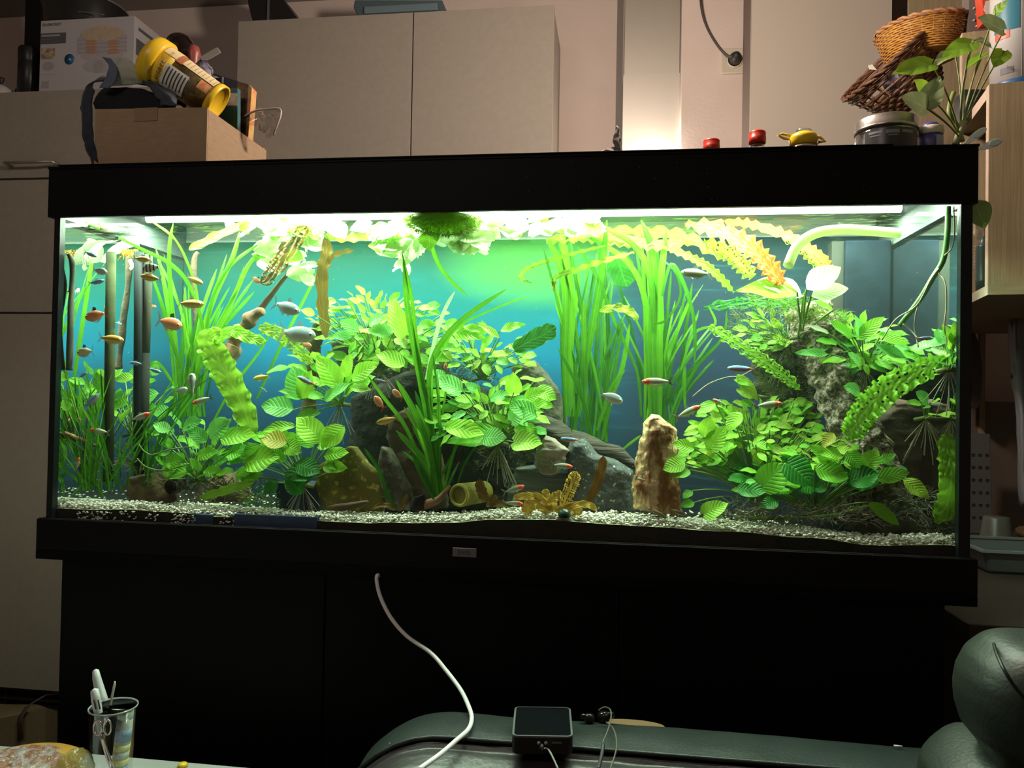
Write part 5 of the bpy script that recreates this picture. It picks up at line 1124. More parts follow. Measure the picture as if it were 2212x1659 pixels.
# sucker catfish on the glass, seen from below
q0, q1 = P(416, 806, .012), P(416, 860, .014); L_ = (q0-q1).length
t = thing('sucker_catfish', 'small grey spotted sucker fish clinging upright to the front glass at the left', 'fish', q1)
M_cat = mat('grey_spotted_skin', (.42, .45, .40), .5, col2=(.20, .24, .22), scale=120)
cx_ = q0.lerp(q1, .5); ax_ = (q0-q1).normalized()
MB().lathe([(0, 0), (.0012, .002), (.002, L_*.25), (.0042, L_*.5), (.006, L_*.72), (.0062, L_*.85), (.004, L_*.97), (0, L_)], q1, 14, ax_, sx=.8).build('body', M_cat, t)
MB().lathe([(0, -.0008), (.0042, 0), (.0030, .001), (0, .001)], q0+Vector((0, -.004, -.005)), 14, (0, -1, 0)).build('mouth', mat('cat_mouth', (.55, .55, .48), .5), t, label='round sucker mouth')
for s_ in (-1, 1):
    b0 = q0.lerp(q1, .33)
    MB().add([b0+Vector((s_*.004, 0, .002)), b0+Vector((s_*.012, 0, .004)), b0+Vector((s_*.013, 0, -.006)), b0+Vector((s_*.004, 0, -.007))], [(0, 1, 2, 3)]).build('side_fin', finmat('cat_fin%d' % s_, (.4, .42, .36), .35), t)
    b0 = q0.lerp(q1, .62)
    MB().add([b0+Vector((s_*.002, 0, .002)), b0+Vector((s_*.007, 0, .0)), b0+Vector((s_*.006, 0, -.006)), b0+Vector((s_*.002, 0, -.004))], [(0, 1, 2, 3)]).build('belly_fin', finmat('cat_bfin%d' % s_, (.4, .42, .36), .35), t)
# white debris and bubbles in the water
g_ = MB(); r_ = random.Random(77)
for k in range(150):
    b0 = P(r_.uniform(160, 2040), r_.uniform(560, 1040), r_.uniform(.012, .05)); s_ = r_.uniform(.0002, .0006)
    g_.add([b0+Vector((s_, 0, 0)), b0+Vector((-s_, 0, 0)), b0+Vector((0, s_, 0)), b0+Vector((0, -s_, 0)), b0+Vector((0, 0, s_)), b0+Vector((0, 0, -s_))],
           [(0, 2, 4), (2, 1, 4), (1, 3, 4), (3, 0, 4), (2, 0, 5), (1, 2, 5), (3, 1, 5), (0, 3, 5)])
g_.build('floating_specks', mat('white_speck', (.6, .65, .6), .6), None, kind='stuff', label='tiny white specks drifting in the water', cat='particles')
# ------------------------------------------------------------------ things on the aquarium hood
ZH = ZT+0.0064
# cardboard box
cx0 = P(203, 350, .02).x; cx1 = P(445, 350, .02).x; cy1 = .245; ctz = P(445, 232, .02).z
M_card = mat('cardboard', (0.36, 0.245, 0.15), .85, col2=(0.32, 0.215, 0.13), scale=40, stretch=(1, 1, 4), bump=.2, bscale=200, bdist=.0008)
t = CB = thing('cardboard_box', 'open brown cardboard box with oddments standing on the left of the black hood', 'box', ((cx0+cx1)/2, .12, ZH))
zl = P(205, 236, .02).z
m_ = MB()
m_.add([(cx0, .02, ZH), (cx1, .02, ZH), (cx1, .02, ctz), (cx0, .02, zl), (cx0, .024, ZH), (cx1, .024, ZH), (cx1, .024, ctz), (cx0, .024, zl)], [(0,1,2,3),(7,6,5,4),(3,2,6,7),(0,3,7,4),(1,5,6,2)])
m_.build('front_wall', M_card, t)
bx('side_wall', (cx1-.004, .0245, ZH), (cx1, cy1, ctz-.002), M_card, t); bx('side_wall', (cx0, .0245, ZH), (cx0+.004, cy1, zl), M_card, t)
bx('rear_wall', (cx0+.0045, cy1-.004, ZH), (cx1-.0045, cy1, zl), M_card, t); bx('bottom', (cx0+.0045, .0245, ZH), (cx1-.0045, cy1-.0045, ZH+.004), M_card, t)
a_ = P(290, 262, .0195); b_ = P(341, 232, .0195); bx('tape_patch', (a_.x, .0188, a_.z), (b_.x, .0198, b_.z), mat('tape_brown', (0.27, 0.18, 0.10), .45), t, label='strip of brown parcel tape')
# insect food tin leaning in the box
ca = P(338, 135, .045); cb = P(468, 222, .075); axn = (cb-ca).normalized(); Lc = (cb-ca).length; rc = 57*px(.05)
M_yel = mat('yellow_plastic', (0.85, 0.55, 0.02), .35); M_label = mat('yellow_label', (0.80, 0.56, 0.05), .45)
t = thing('food_tin', 'tall fish food tin with yellow lid and brown body leaning in the cardboard box', 'tin', cb)
prof = [(0, -.012), (rc*.80, -.012), (rc*.97, -.006), (rc*1.0, .0), (rc*1.0, .016), (rc*.95, .017), (rc*.90, .018)]
MB().lathe(prof, ca-axn*.004, 36, axn).build('lid', M_yel, t, label='yellow screw lid')
MB().lathe([(rc*.88, .012), (rc*.872, .040)], ca, 36, axn).build('label_band', M_label, t)
MB().lathe([(rc*.868, .040), (rc*.75, Lc-.006)], ca, 36, axn).build('body', mat('brown_granules', (0.15, 0.09, 0.02), .3, col2=(0.07, 0.045, 0.012), scale=260, bump=.4, coat=.5), t, label='clear body full of brown pellets')
MB().lathe([(rc*.76, Lc-.008), (rc*.79, Lc-.004), (rc*.79, Lc+.004), (rc*.71, Lc+.004), (rc*.68, Lc-.001), (0, Lc-.001)], ca, 36, axn).build('bottom_rim', M_yel, t)
up = axn.cross(Vector((0, 1, 0))).normalized(); up = up if up.z > 0 else -up; fr2 = up.cross(axn).normalized(); fr2 = fr2 if fr2.y < 0 else -fr2
def on_tin(a, ang, ex=.0006):       # a along the axis, ang around from the front (up positive)
    r_ = float(np.interp(a, (.0, .03, Lc), (rc*1.0 if a < .016 else rc*.885, rc*.88, rc*.75)))+ex
    return ca+axn*a+(fr2*math.cos(ang)+up*math.sin(ang))*r_
def tin_patch(name, a0, a1, g0, g1, mt, ex=.0006, label=None):
    return MB().grid(lambda i, j: on_tin(a0+(a1-a0)*i, g0+(g1-g0)*j, ex), 6, 10).build(name, mt, t, label=label)
tin_patch('white_label', .0335, .076, -.85, .25, mat('tin_white', (.72, .70, .66), .5), .0008, 'white label with dark lines')
tin_patch('side_label', .016, Lc-.008, .62, 1.25, mat('tin_cream', (.80, .66, .38), .5), .0007, 'cream information label')
tin_patch('red_band', .040, .052, .55, 1.2, mat('tin_red', (.45, .16, .07), .5), .0010)
M_ink = mat('print_ink', (.05, .045, .04), .6)
for k in range(6): tin_patch('text_line', .0385+.0062*k, .0407+.0062*k, -.72+(.05 if k % 2 else 0), .15, M_ink, .0011)
for k in range(9): tin_patch('text_line', .058+.0075*k, .0590+.0075*k, .70, 1.12, mat('text_brown', (.35, .26, .12), .6), .0011)
tin_patch('flower_picture', Lc-.030, Lc-.010, .05, .55, mat('pink_red', (.75, .16, .08), .5, col2=(.75, .5, .15), scale=90), .0010)
xd = (on_tin(.021, .45)-on_tin(.021, -.55)); nrm = (on_tin(.018, .0)-(ca+axn*.018)).normalized()
def tin_text(s_, a, g0, size, mt_, r_, sx=1.0):
    o = lettering(s_, (0, 0, 0), (1, 0, 0), (0, 1, 0), size, mt_, None, sx=sx); o.location = (0, 0, 0); wl = wloc(t)
    for v in o.data.vertices:
        x, y = v.co.x, v.co.y; v.co = on_tin(a-y, g0+x/r_, .0016)-wl
    o.parent = t
M_dt = mat('tin_dark_text', (.16, .05, .02), .5)
tin_text('insect', .0310, -.70, .0150, M_dt, rc*.88); tin_text('sera', .0140, -.62, .0095, M_dt, rc); tin_text('nature', .0310, .22, .0105, mat('tin_gold_text', (.62, .38, .02), .5), rc*.9)
# dark blue cloth over the box edge
M_navyc = mat('navy_cloth', (0.009, 0.012, 0.022), .9, col2=(0.020, 0.028, 0.050), scale=60, bump=.6, bscale=300, bdist=.001, sheen=.2)
def cloth(name, label, rows, mt, par=None, seg=6, wr=.004, cat=None, solid=.0015):
    """rows: list of (pixel path) across; lofted between rows"""
    L2 = [smooth_path([P(*p) for p in r_], seg) for r_ in rows]; g = MB(); nv = len(L2)-1
    def fn(a, b_):
        j = b_*nv; j0 = min(int(j), nv-1); f = j-j0; i = min(int(round(a*(len(L2[0])-1))), len(L2[0])-1)
        q = L2[j0][i].lerp(L2[j0+1][i], f); w_ = wr*noise.noise(q*60)+wr*.5*noise.noise(q*150); return q+Vector((w_*.6, w_, w_))
    g.grid(fn, len(L2[0])-1, nv*5); return g.build(name, mt, par, label=label, cat=cat, solid=solid)
t = thing('cloth', 'dark blue cloth with pale hem draped over the left side of the cardboard box', 'cloth', P(190, 350, .05))
cloth('fabric', None, [[(203,356,.03),(182,300,.02),(178,220,.03),(196,180,.035),(250,176,.04),(330,190,.05),(400,232,.06)], [(206,356,.10),(190,300,.09),(190,215,.09),(215,168,.09),(280,160,.1),(350,180,.10),(405,230,.1)]], M_navyc, t)
cloth('fabric', None, [[(204,356,.028),(181,300,.018),(177,215,.028),(192,182,.03)], [(212,350,.0195),(203,300,.0185),(199,240,.0185),(204,196,.028)]], M_navyc, t, wr=.002)
cloth('fabric', None, [[(204,236,.028),(206,215,.03),(214,200,.034),(225,190,.038)], [(380,232,.045),(370,215,.05),(330,200,.05),(300,190,.05)]], mat('black_cloth', (.008, .009, .012), .95, bump=.4, bscale=200), t, wr=.003)
cloth('hem', None, [[(215,190,.02),(228,168,.02),(236,145,.02),(222,122,.02)], [(235,190,.02),(250,176,.02),(252,150,.02),(240,126,.02)]], mat('blue_hem', (.10, .12, .19), .8, bump=.4, bscale=200), t, wr=.002)
cloth('lining', None, [[(240,128,.03),(262,124,.03),(290,138,.03)], [(245,160,.03),(272,168,.03),(300,172,.03)], [(240,185,.035),(280,184,.04),(315,180,.04)]], mat('pale_lining', (.42, .42, .36), .85, bump=.4, bscale=120), t, wr=.004)
cloth('sleeve', None, [[(305,172,.03),(330,200,.03),(352,228,.03)], [(330,180,.02),(362,205,.02),(385,228,.02)], [(345,188,.03),(378,200,.03),(384,222,.03)]], mat('grey_blue_cloth', (.065, .072, .095), .9, bump=.5, bscale=150), t, wr=.004)
# packs behind the tin
def card(name, label, pts, Y, d, mt, cat, par=None):
    g = MB(); n = len(pts); V = [P(u, v, Y) for u, v in pts]; B = [q+Vector((0, d, 0)) for q in V]
    g.add(V+B, [tuple(range(n))[::-1], tuple(range(n, 2*n))]+[(i, (i+1) % n, (i+1) % n+n, i+n) for i in range(n)], smooth=False)
    return g.build(name, mt, par, label=label, cat=cat)
t = thing('food_pack', 'green and teal upright pack in the cardboard box, right of the tin', 'pack', P(500, 250, .14))
card('pack', None, [(468,300),(468,190),(513,190),(513,300)], .14, .012, mat('teal_print', (.03, .12, .13), .4), None, t)
card('green_field', None, [(469,232),(469,191),(484,191),(484,232)], .1394, .0005, mat('lime_print', (.30, .42, .03), .4), None, t)
card('white_field', None, [(484,228),(484,201),(512,201),(512,228)], .1393, .0005, mat('white_print', (.62, .58, .50), .4), None, t)
q = P(500, 226, .1388); lettering('TIME', P(509, 206, .1388), (0, 0, -1), (1, 0, 0), .0085, mat('orange_print', (.70, .16, .05), .4), t, sx=.8)
t = thing('snack_pack', 'dark pack with round brown pictures standing behind the teal pack', 'pack', P(520, 260, .17))
card('pack', None, [(508,300),(513,176),(537,182),(530,300)], .17, .012, mat('brown_picture', (.03, .018, .01), .4, col2=(.25, .13, .05), scale=60), None, t)
card('side', None, [(530,300),(537,182),(544,190),(536,300)], .169, .02, mat('speckled_side', (.55, .40, .10), .5, col2=(.62, .18, .10), scale=90), None, t)
t = thing('purple_pack', 'dark purple slanted pack behind the fish food tin', 'pack', P(490, 180, .19))
card('pack', None, [(452,200),(458,158),(516,176),(512,220)], .19, .015, mat('purple_print', (.035, .03, .075), .35), None, t)
card('white_edge', None, [(453,196),(457,160),(461,161),(458,197)], .1893, .0005, mat('white_print', (.62, .58, .50), .4), None, t)
card('white_edge', None, [(476,198),(480,166),(483,167),(480,199)], .1893, .0005, mat('white_print', (.62, .58, .50), .4), None, t)
cloth('crumpled_bag', 'purple and white crumpled wrapper above the tin', [[(415,150,.16),(425,130,.16),(445,132,.16),(462,152,.16)], [(425,172,.15),(440,160,.14),(458,166,.15),(470,170,.15)]], mat('purple_wrap', (.05, .04, .10), .35, col2=(.35, .34, .42), scale=30), wr=.008, cat='wrapper')
card('plastic_strip', 'white flat plastic strip sticking up right behind the tin', [(430,124),(468,102),(476,112),(436,134)], .17, .004, mat('milky_plastic', (.50, .48, .44), .5), 'plastic strip')
t = thing('tape_roll', 'dark brown ring seen behind the yellow lid', 'ring', P(388, 98, .2))
MB().lathe([(.026, 0), (.028, .003), (.028, .017), (.026, .02), (.021, .02), (.021, 0), (.026, 0)], P(388, 100, .2), 28, (-.5, 1, .1)).build('ring', mat('dark_brown_gloss', (.06, .035, .03), .3), t)
MB().lathe([(0, .02), (.011, .014), (.014, 0), (.011, -.014), (.009, -.15), (0, -.15)], P(418, 117, .22), 20, (0, 0, 1)).build('red_rod', mat('dull_red', (.25, .05, .04), .4), None, label='dull red rod end sticking up behind the yellow lid', cat='rod')
# clear plastic bag
mt = glassmat('clear_film', (.86, .83, .84), .12, 6.0, 1.2)
cloth('plastic_bag', 'crumpled clear plastic bag over the right rear corner of the cardboard box', [[(524,262,.17),(545,240,.17),(575,234,.17),(606,236,.17)], [(540,262,.15),(560,256,.14),(585,250,.14),(606,250,.15)], [(560,282,.16),(575,282,.15),(590,276,.15),(598,272,.15)], [(582,292,.17),(586,295,.17),(590,294,.17),(594,290,.17)]], mt, wr=.009, cat='bag', solid=0)
rod('bag_rim', 'whitish twisted rim of the clear plastic bag', 'bag', [(527,252,.165),(550,240,.165),(575,236,.165),(604,235,.165),(606,250,.16),(598,272,.16),(591,292,.165)], .0018, mat('milky_film', (.48, .45, .46), .4), n=6, sm=4)
# jars and bottles along the hood
def bottle(name, label, u, vtop, Y, parts, cat='bottle', zb=None):
    q = P(u, vtop, Y); t = thing(name, label, cat, (q.x, Y, ZH))
    for nm, mt_, prof, lb in parts:
        MB().lathe([(r, q.z+h) for r, h in prof], (q.x, Y, 0), 24).build(nm, mt_, t, label=lb)
    return t, q
M_red = mat('red_cap', (.55, .030, .012), .3); M_gl = glassmat('spice_glass', (.93, .93, .9), .03, 3, .6)
for u, vt, lb in ((1537, 303, 'left one of two small spice bottles with red caps on the hood'), (1636, 285, 'right, taller showing one of two small spice bottles with red caps')):
    r = 17*px(.12); hb = P(u, vt, .12).z-ZH; fill = mat('spice_fill_%d' % u, (.10, .05, .03) if u < 1600 else (.30, .22, .15), .8, col2=(.2, .15, .1), scale=120)
    bottle('spice_bottle', lb, u, vt, .12, [('cap', M_red, [(0, 0), (r*.92, 0), (r, -.002), (r*.98, -.010), (r*1.03, -.0105), (r, -.020), (r*.9, -.021)], 'red flip cap'),
        ('glass_body', M_gl, [(r*.86, -.021), (r*.86, -.026), (r*.98, -.032), (r*.98, -hb)], None), ('contents', fill, [(r*.86, -.034), (r*.86, -hb+.002), (0, -hb+.002)], None)])
q = P(1736, 281, .12); r = 26*px(.12)
t = thing('spout_bottle', 'glass bottle with bright yellow spouted collar on the hood', 'bottle', (q.x, .12, ZH)); M_y2 = mat('lemon_plastic', (.90, .62, .02), .3)
MB().lathe([(r*.52, 0), (r*.60, -.001), (r*.60, -.006)], q, 24).build('glass_mouth', M_gl, t)
MB().lathe([(r*.60, -.005), (r*.95, -.009), (r*1.12, -.016), (r*1.02, -.020), (r*1.06, -.027), (r*.9, -.028)], q, 28).build('collar', M_y2, t, label='yellow collar')
MB().lathe([(r*.98, -.026), (r*1.2, -.036), (r*1.2, -(q.z-ZH))], q, 28).build('glass_body', M_gl, t)
MB().tube([q+Vector((-r*.8, 0, -.010)), q+Vector((-r*1.6, 0, -.0055)), q+Vector((-r*1.95, 0, -.0075)), q+Vector((-r*1.5, 0, -.013)), q+Vector((-r*.8, 0, -.016))], .0022, 8).build('handle', M_y2, t, label='yellow pointed finger loop')
MB().tube([q+Vector((r*.7, 0, -.009)), q+Vector((r*1.25, 0, -.013)), q+Vector((r*1.6, 0, -.020)), q+Vector((r*1.1, 0, -.021))], .0026, 8).build('spout', M_y2, t)
q = P(1914, 262, .14); r = 60*px(.14); hb = q.z-ZH; M_lid = mat('brushed_tin_lid', (.50, .47, .44), .28, 1.0, bump=.1, bscale=200, stretch=(1, 1, .1))
t = thing('storage_jar', 'wide glass jar with silver metal lid and dark label on the hood', 'jar', (q.x, .14, ZH))
MB().lathe([(0, 0), (r*.93, 0), (r*.97, -.002), (r*.97, -.016), (r*1.0, -.0165), (r*1.0, -.020), (r*.97, -.021)], q, 36).build('lid', M_lid, t, label='silver metal lid')
MB().lathe([(r*.95, -.021), (r*.98, -.027), (r*.98, -hb)], q, 36).build('glass_body', M_gl, t)
MB().lathe([(0, -.024), (r*.9, -.026), (r*.9, -hb), (0, -hb)], q, 32).build('contents', mat('dark_contents', (.030, .028, .030), .5), t)
g = MB().grid(lambda a, b_: q+Vector((math.sin(-1.0+1.9*b_)*r*.99, -math.cos(-1.0+1.9*b_)*r*.99, -.026-a*(hb-.028))), 4, 16); g.build('label', mat('black_label', (.035, .033, .035), .35), t, label='black label with grey print')
for a0, a1, h0, h1 in ((.08, .30, .030, .034), (.36, .58, .030, .036), (.62, .84, .030, .035), (.1, .28, .0365, .0385), (.4, .55, .038, .040)):
    MB().grid(lambda a, b_: q+Vector((math.sin(-1.0+1.9*(a0+(a1-a0)*b_))*r*.995, -math.cos(-1.0+1.9*(a0+(a1-a0)*b_))*r*.995, -h0-a*(h1-h0))), 1, 5).build('print', mat('grey_print', (.20, .19, .21), .5), t)
q = P(2010, 268, .15); r = 24*px(.15); hb = q.z-ZH; M_vio = mat('violet_plastic', (.07, .06, .28), .3)
t = thing('pill_jar', 'small violet and white plastic jar between the silver-lidded jar and the vine', 'jar', (q.x, .15, ZH))
MB().lathe([(0, 0), (r*.6, 0), (r*.7, -.004), (r*.7, -.006)], q, 26).build('cap_top', M_vio, t)
MB().lathe([(r*.7, -.005), (r*1.02, -.007), (r*1.04, -.013), (r*1.0, -.019), (r*.95, -.020)], q, 26).build('cap', mat('white_cap', (.62, .56, .50), .4), t)
MB().lathe([(r*.93, -.020), (r*.95, -hb), (0, -hb)], q, 26).build('body', M_vio, t)
MB().grid(lambda a, b_: q+Vector((math.sin(.1+1.1*b_)*r*.97, -math.cos(.1+1.1*b_)*r*.97, -.0235-a*(hb-.026))), 2, 6).build('label', mat('lilac_label', (.35, .35, .58), .5), t)
# small carved ornament left of the stainless duct
t = thing('branch_ornament', 'small grey twisted branch ornament standing on the hood near the steel duct', 'ornament', P(1332, 335, .15)); M_orn = mat('grey_ornament', (.16, .14, .12), .8, col2=(.30, .27, .24), scale=90, bump=.6, bscale=150)
for pp, rr_ in (([(1333,340,.15),(1334,318,.15),(1330,298,.15),(1334,284,.15),(1332,272,.15)], [.005,.006,.005,.0035,.001]), ([(1333,335,.15),(1328,322,.15),(1321,318,.15)], [.004,.003,.0015]),
                ([(1330,333,.15),(1312,326,.15),(1302,330,.15),(1290,337,.15)], [.004,.0045,.0035,.001]), ([(1334,310,.15),(1338,300,.15),(1338,288,.15)], [.004,.003,.001])):
    s_ = smooth_path([P(*p) for p in pp], 4); MB().tube(s_, list(np.interp(np.linspace(0, 1, len(s_)), np.linspace(0, 1, len(rr_)), rr_)), 10, nz=.35, nzs=150).build('branch', M_orn, t)
# pothos vine
LM['vine'] = leafmat('vine_leaf', (.20, .42, .025), (.30, .52, .04), (.25, .50, .10), trans=.45, veins=9, rough=.4)
LM['vine_back'] = leafmat('vine_variegated', (.22, .32, .12), (.34, .42, .20), (.40, .48, .28), trans=.3, veins=9, rough=.5)
_leafgeo_old = _leafgeo
t = thing('pothos_vine', 'green potted vine cutting with heart-shaped leaves hanging at the right end of the hood', 'plant', P(2074, 306, .10)); st = MB()
VL = [(2014,138,1930,158,'vine',.85,.055,(.1,-.8,.6)), (2100,92,2036,128,'vine',.85,.10,(.1,-.8,.6)), (2104,86,2146,100,'vine_back',.8,.13,(0,-.7,.7)), (2168,66,2112,36,'vine_back',1.0,.10,(0,-.9,.4)), (2150,30,2176,0,'vine',1.0,.12,(.1,-.8,.6)),
      (2124,116,2084,152,'vine',.6,.12,(-.3,-.6,.6)), (2168,110,2150,142,'vine',1.0,.13,(.1,-.8,.5)), (2062,112,2015,140,'vine_back',.6,.11,(0,-.6,.7)),
      (2001,234,1950,205,'vine_back',1.2,.045,(.2,-.95,.2)), (2001,232,2030,162,'vine_back',.95,.05,(-.3,-.95,.2)), (2012,212,1975,170,'vine',1.1,.08,(.3,-.8,.3)), (2108,440,2128,492,'vine_back',1.0,.13,(-.4,-.8,.3))]
B_ = P(2074, 300, .10)
for ub, vb, ut, vt, mk, ws_, Y_, fc in VL:
    b0 = P(ub, vb, Y_); put_leaf(t, b0, P(ut, vt, Y_-.015), fc, ws_*.95, 'heart', mk)
    if vb < 400: st.tube(bez(B_, B_.lerp(b0, .5)+Vector((.01 if ub < 2070 else -.012, 0, .0)), b0, 7), .0013, 6, caps=False)
st.build('vine_stalks', mat('vine_stem', (.20, .26, .07), .5), t)
MB().tube(smooth_path([P(2080,306,.1), P(2066,270,.1), P(2050,240,.1), P(2060,200,.12)], 5), .0036, 10).build('main_stem', mat('vine_stem', (.20, .26, .07), .5), t)
MB().tube([P(2064,312,.1), P(2074,285,.1), P(2082,262,.1)], .0055, 10).build('cut_stub', mat('stub_green', (.34, .38, .18), .6), t)
# clothes peg with translucent ends
t = thing('plastic_peg', 'white translucent plastic clip gripping the right end of the hood', 'clip', P(2090, 316, .02)); M_peg = mat('frosted_white', (.88, .90, .86), .35); M_pin = mat('mint_insert', (.62, .82, .68), .4)
for (ua, va, ub, vb, Y_) in ((2078, 316, 2131, 276, .02), (2108, 324, 2166, 302, -.004)):
    a0, b0 = P(ua, va, Y_), P(ub, vb, Y_); d = b0-a0; n_ = Vector((0, -1, 0)); s_ = d.cross(n_).normalized(); l = d.length
    for nm, k_, mt_, ex, lo_ in (('arm', 1, M_peg, 0, 0), ('insert', .6, M_pin, -.0018, .42)):
        g = MB(); V = []; N = 20
        for z_ in (0, .003):
            for k in range(N):
                a = 2*PI*k/N; f = .5-.5*math.cos(a); f2 = lo_+(1-lo_)*f if lo_ else f
                wv = (.0028+.0052*max(0, f2-.25)**.5)*math.sin(a)*k_ if not lo_ else .0040*math.sin(a)
                if lo_: f2 = .48+.44*f
                V.append(a0+d*f2+s_*wv+Vector((0, z_+ex, 0)))
        g.add(V, [tuple(range(N))[::-1], tuple(range(N, 2*N))]+[(i, (i+1) % N, (i+1) % N+N, i+N) for i in range(N)], smooth=False); g.build(nm, mt_, t)

# ------------------------------------------------------------------ on the tall cabinet
YBX = .98
a_ = P(84, 196, YBX); b_ = P(287, 190, YBX); z1 = P(186, 40, YBX).z; zb_ = zt2
t = thing('appliance_box', 'white printed cardboard box with a tiered food dryer picture on the tall cabinet', 'box', ((a_.x+b_.x)/2, YBX, zb_)); M_wb = mat('white_carton', (.50, .48, .50), .6)
M_g1 = mat('grey_ink', (.10, .10, .115), .6); M_g2 = mat('light_grey_ink', (.36, .35, .38), .6)
bx('carton', (a_.x, YBX, zb_), (b_.x, YBX+.28, z1), M_wb, t, bevel=.001)
def flat(name, u0_, v0_, u1_, v1_, mt_, Y=YBX, e=.0006, par=None): 
    A_, B2 = P(u0_, v1_, Y), P(u1_, v0_, Y); return bx(name, (A_.x, Y-e, A_.z), (B2.x, Y-.0001, B2.z), mt_, par or t)
lettering('SILVERCREST', P(92, 57, YBX-.0008), (1, 0, 0), (0, 0, 1), .0125, mat('carton_black', (.02, .02, .02), .6), t, sx=.92)
flat('dark_panel', 87, 70, 143, 96, M_g1); flat('panel_text', 90, 74, 130, 80, M_g2, e=.0010); flat('panel_text', 90, 84, 125, 86, M_g2, e=.0010); flat('panel_text', 90, 89, 132, 91, M_g2, e=.0010)
flat('photo', 89, 103, 119, 129, mat('food_photo', (.20, .12, .06), .5, col2=(.62, .52, .38), scale=55)); flat('grey_mark', 90, 175, 106, 191, M_g2); flat('text_line', 90, 160, 118, 162, M_g2)
q = P(150, 128, YBX-.0008); MB().lathe([(12.5*px(YBX), 0), (12.5*px(YBX), .0004), (0, .0004)], q, 24, (0, -1, 0)).build('blue_badge', mat('blue_ink', (.02, .11, .24), .5), t)
q = P(150, 128, YBX-.0014); MB().lathe([(5*px(YBX), 0), (0, .0003)], q, 3, (0, -1, 0)).build('badge_mark', mat('badge_white', (.5, .6, .7), .5), t)
def disc(name, u, v, ru, rv, mt_, e): 
    q = P(u, v, YBX-e); V = [q+Vector((math.cos(2*PI*k/28)*ru*px(YBX), 0, math.sin(2*PI*k/28)*rv*px(YBX))) for k in range(28)]
    return MB().add(V, [tuple(range(28))[::-1]], smooth=False).build(name, mt_, t, origin=q)
M_tray = mat('tray_print', (.44, .40, .42), .6)
flat('dryer_picture', 167, 74, 276, 118, M_tray, e=.0006); disc('dryer_bottom', 221, 118, 54, 16, M_tray, .0007); disc('dryer_picture', 221, 72, 55, 18, mat('tray_top_print', (.58, .44, .26), .6, col2=(.46, .38, .34), scale=70), .0009)
for k in range(5):
    for s_ in (-1, 1): disc('fruit_slice', 221+s_*24, 89+k*6.2, 15, 2.6, mat('slice_print', (.50, .20, .09), .6, col2=(.5, .3, .2), scale=60), .0012)
for k in range(4): flat('tray_line', 168, 84+k*9, 275, 85+k*9, M_g2, e=.0008)
disc('dryer_base', 218, 142, 46, 16, mat('base_print', (.42, .40, .43), .6), .0006); disc('dryer_knob', 212, 144, 14, 15, M_g2, .0008); disc('small_dryer', 104, 143, 15, 11, M_g2, .0006)
A_ = b_.x
for nm, y0, y1, zz0, zz1, mt_ in (('side_dark_panel', YBX+.01, YBX+.06, .55, .75, M_g1), ('side_text', YBX+.02, YBX+.12, .86, .90, M_g1), ('side_text', YBX+.01, YBX+.10, .30, .48, M_g2)):
    H = z1-zb_; bx(nm, (A_+.0001, y0, zb_+H*zz0), (A_+.0007, y1, zb_+H*zz1), mt_, t)
# pan on the box
M_pan = mat('dark_enamel', (.018, .018, .018), .35)
q = P(186, 38, 1.09); q.z = z1+.001
t = thing('cake_tin', 'dark round baking tin with bright rim on the white box', 'baking tin', q)
r = 88*px(1.09)
MB().lathe([(0, 0), (r*.92, 0), (r*.94, .003), (r*1.0, .085), (r*1.03, .087), (r*1.0, .088), (r*.92, .006), (0, .006)], q, 40).build('pan', M_pan, t)
MB().lathe([(r*1.02, .084), (r*1.045, .087), (r*1.02, .090), (r*1.0, .087), (r*1.02, .084)], q, 40).build('rim', mat('pan_rim', (.40, .38, .34), .35, .6), t)
MB().tube(smooth_path([P(102,39,.99), P(120,30,.985), P(150,25,.985), P(190,27,.985), P(225,32,.985)], 6), .0015, 6).build('wire', mat('pan_rim', (.4, .38, .34), .35, .6), t, label='bright wire handle')
# black canister
q = P(62, 196, 1.02); q.z = zt2; r = 24*px(1.02)
t = thing('canister', 'black round coffee canister left of the white box', 'canister', q)
MB().lathe([(0, 0), (r, 0), (r, .135), (r*.97, .14), (r*.97, .150), (r, .153), (r, .185), (r*.95, .19), (0, .19)], q, 28).build('body', mat('black_gloss', (.012, .012, .012), .35), t)
MB().tube([q+Vector((-r, 0, .06)), q+Vector((-r-.012, 0, .06)), q+Vector((-r-.012, 0, .03)), q+Vector((-r, 0, .025))], .004, 8).build('latch', M_rub, t)
bx('dark_case', (P(75, 100, 1.2).x, 1.15, zt2), (P(112, 100, 1.2).x, 1.3, ZC-.03), mat('black_gloss', (.012, .012, .012), .35), None, label='tall black thing standing behind the white box and canister', cat='case', bevel=.004)
q = P(2, 196, 1.0); q.z = zt2; r = 32*px(1.0)
t = thing('white_pot', 'white round pot with dark lid knob at the far left on the tall cabinet', 'pot', q)
MB().lathe([(0, 0), (r*.9, 0), (r, .010), (r*.98, .028), (r*.75, .052), (r*.3, .066), (0, .068)], q, 32).build('body', mat('white_ceramic', (.55, .53, .50), .25), t)
MB().lathe([(.004, .066), (.0045, .075), (.009, .083), (.009, .09), (0, .094)], q, 14).build('knob', M_rub, t)
